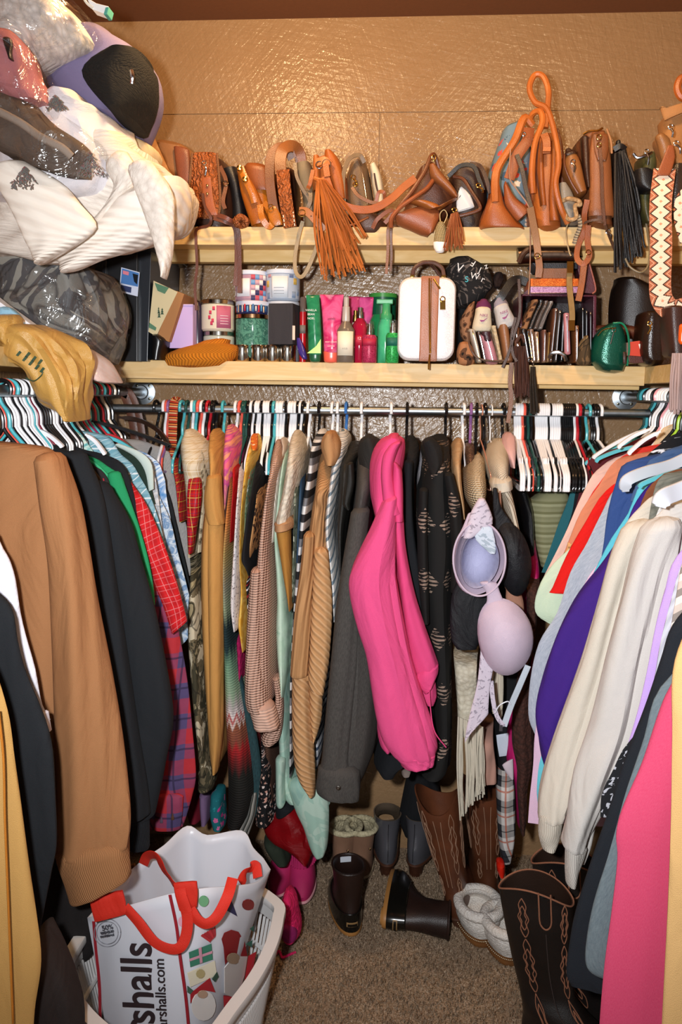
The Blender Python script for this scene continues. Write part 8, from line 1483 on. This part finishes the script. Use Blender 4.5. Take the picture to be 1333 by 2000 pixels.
for s_, y, sz in (('50%', 1812, .017), ('RECYCLED', 1821, .007), ('MATERIALS', 1828, .007)): text('lettering', s_, onbag(210, y, .008), sz, PAPER('4c4c54'), sb, ry=-.25)
# right panel pictures
print_('printed_gift', [(369, 1860), (413, 1843), (416, 1874), (372, 1889)], '3c7c64'); print_('printed_ribbon', [(388, 1852), (394, 1850), (396, 1880), (391, 1882)], 'c890a0', .0095); print_('printed_ribbon', [(370, 1873), (415, 1857), (415, 1862), (370, 1878)], 'c890a0', .0095)
for k in range(6): print_('printed_candy_stripe', [(392+k*5, 1828-k*3), (396+k*5, 1824-k*3), (412+k*2, 1836-k*2), (411+k*2, 1841-k*2)], 'b83038')
print_('printed_gift', [(366, 1900), (420, 1876), (424, 1905), (372, 1928)], 'e4dcc4'); print_('printed_flower', ell(392, 1902, 9, 9, 10), 'b8a878', .0095); print_('printed_leaf', [(414, 1912), (424, 1898), (428, 1908), (420, 1918)], '3c5c4c', .0095); print_('printed_leaf', [(366, 1925), (378, 1935), (372, 1942), (366, 1938)], '3c5c4c', .0095)
print_('printed_gnome_hat', [(372, 1940), (410, 1910), (421, 1938), (400, 1934), (382, 1948), (372, 1960)], 'a8242c'); print_('printed_gnome_beard', ell(398, 1964, 24, 30, 16), 'e8e4e0', .009); print_('printed_gnome_nose', ell(396, 1942, 10, 8, 14), 'b89880', .0105)
print_('printed_gnome_hat', [(433, 1834), (438, 1822), (452, 1816), (466, 1820), (478, 1838), (484, 1870), (470, 1868), (456, 1862), (440, 1885), (437, 1850)], '9c2024'); print_('printed_gnome_coat', [(437, 1945), (440, 1990), (470, 1975), (492, 1900), (500, 1860), (486, 1868), (478, 1920), (462, 1948)], 'a8242c'); print_('printed_gnome_beard', [(438, 1890), (456, 1868), (484, 1868), (478, 1905), (466, 1930), (464, 1950), (450, 1948), (438, 1940)], 'ece8e4', .0095); print_('printed_gnome_nose', ell(456, 1872, 13, 11, 14), 'b89c80', .0115)
print_('printed_belt', [(437, 1972), (470, 1954), (476, 1940), (480, 1946), (472, 1964), (438, 1984)], '2c3034', .0095)
print_('printed_ornament', ell(485, 1767, 12, 11, 16), '8c2424'); print_('printed_ornament', ell(398, 1760, 10, 11, 14), '6ca478'); print_('printed_ornament', ell(356, 1800, 8, 10, 14), 'dca4b4'); print_('printed_pennant', [(438, 1775), (450, 1752), (464, 1790)], '2c2c54'); print_('printed_leaf', [(480, 1844), (494, 1836), (492, 1850)], '3c6c5c'); print_('printed_leaf', [(488, 1814), (497, 1808), (496, 1820)], '3c6c5c')
quad_slab(thing('cardboard_box', 'brown cardboard flap between the shopping bag and the brown sleeve', 'box', P(255, 1740, 1.95)), 'cardboard_flap', [(240, 1700), (262, 1688), (268, 1760), (246, 1764)], 1.96, 1.97, KR)
# ================================================================ printing and stitching belong to the surface that carries them
import bmesh
bpy.context.view_layer.update(); _dg = bpy.context.evaluated_depsgraph_get()
SURF = ('printed_', 'stitched_flame', 'scribble', 'lettering', 'label_text', 'logo_text', 'swoosh_logo', 'sticker_', 'drawn_line', 'back_seam', 'heel_badge_inset')
for root in [o for o in bpy.data.objects if o.parent is None and o.type == 'EMPTY']:
    kids = [c for c in root.children if c.type == 'MESH']
    surf = [c for c in kids if c.name.startswith(SURF)]; hosts = [c for c in kids if c not in surf]
    if not surf or not hosts: continue
    host = max(hosts, key=lambda c: (c.name.startswith(('sticker', 'bag_body', 'boot_upper', 'box_face', 'jar', 'tube', 'bottle', 'sock_body', 'comforter_body')), c.dimensions.x*c.dimensions.z))
    bm = bmesh.new(); bm.from_mesh(host.data)
    for c in surf:
        me = bpy.data.meshes.new_from_object(c.evaluated_get(_dg)) if c.modifiers else c.data.copy()
        me.transform(Matrix.Translation(c.location - host.location)); k = len(host.data.materials)
        for m_ in me.materials: host.data.materials.append(m_)
        me.polygons.foreach_set('material_index', [k]*len(me.polygons)); bm.from_mesh(me); bpy.data.objects.remove(c)
    bm.to_mesh(host.data); bm.free()
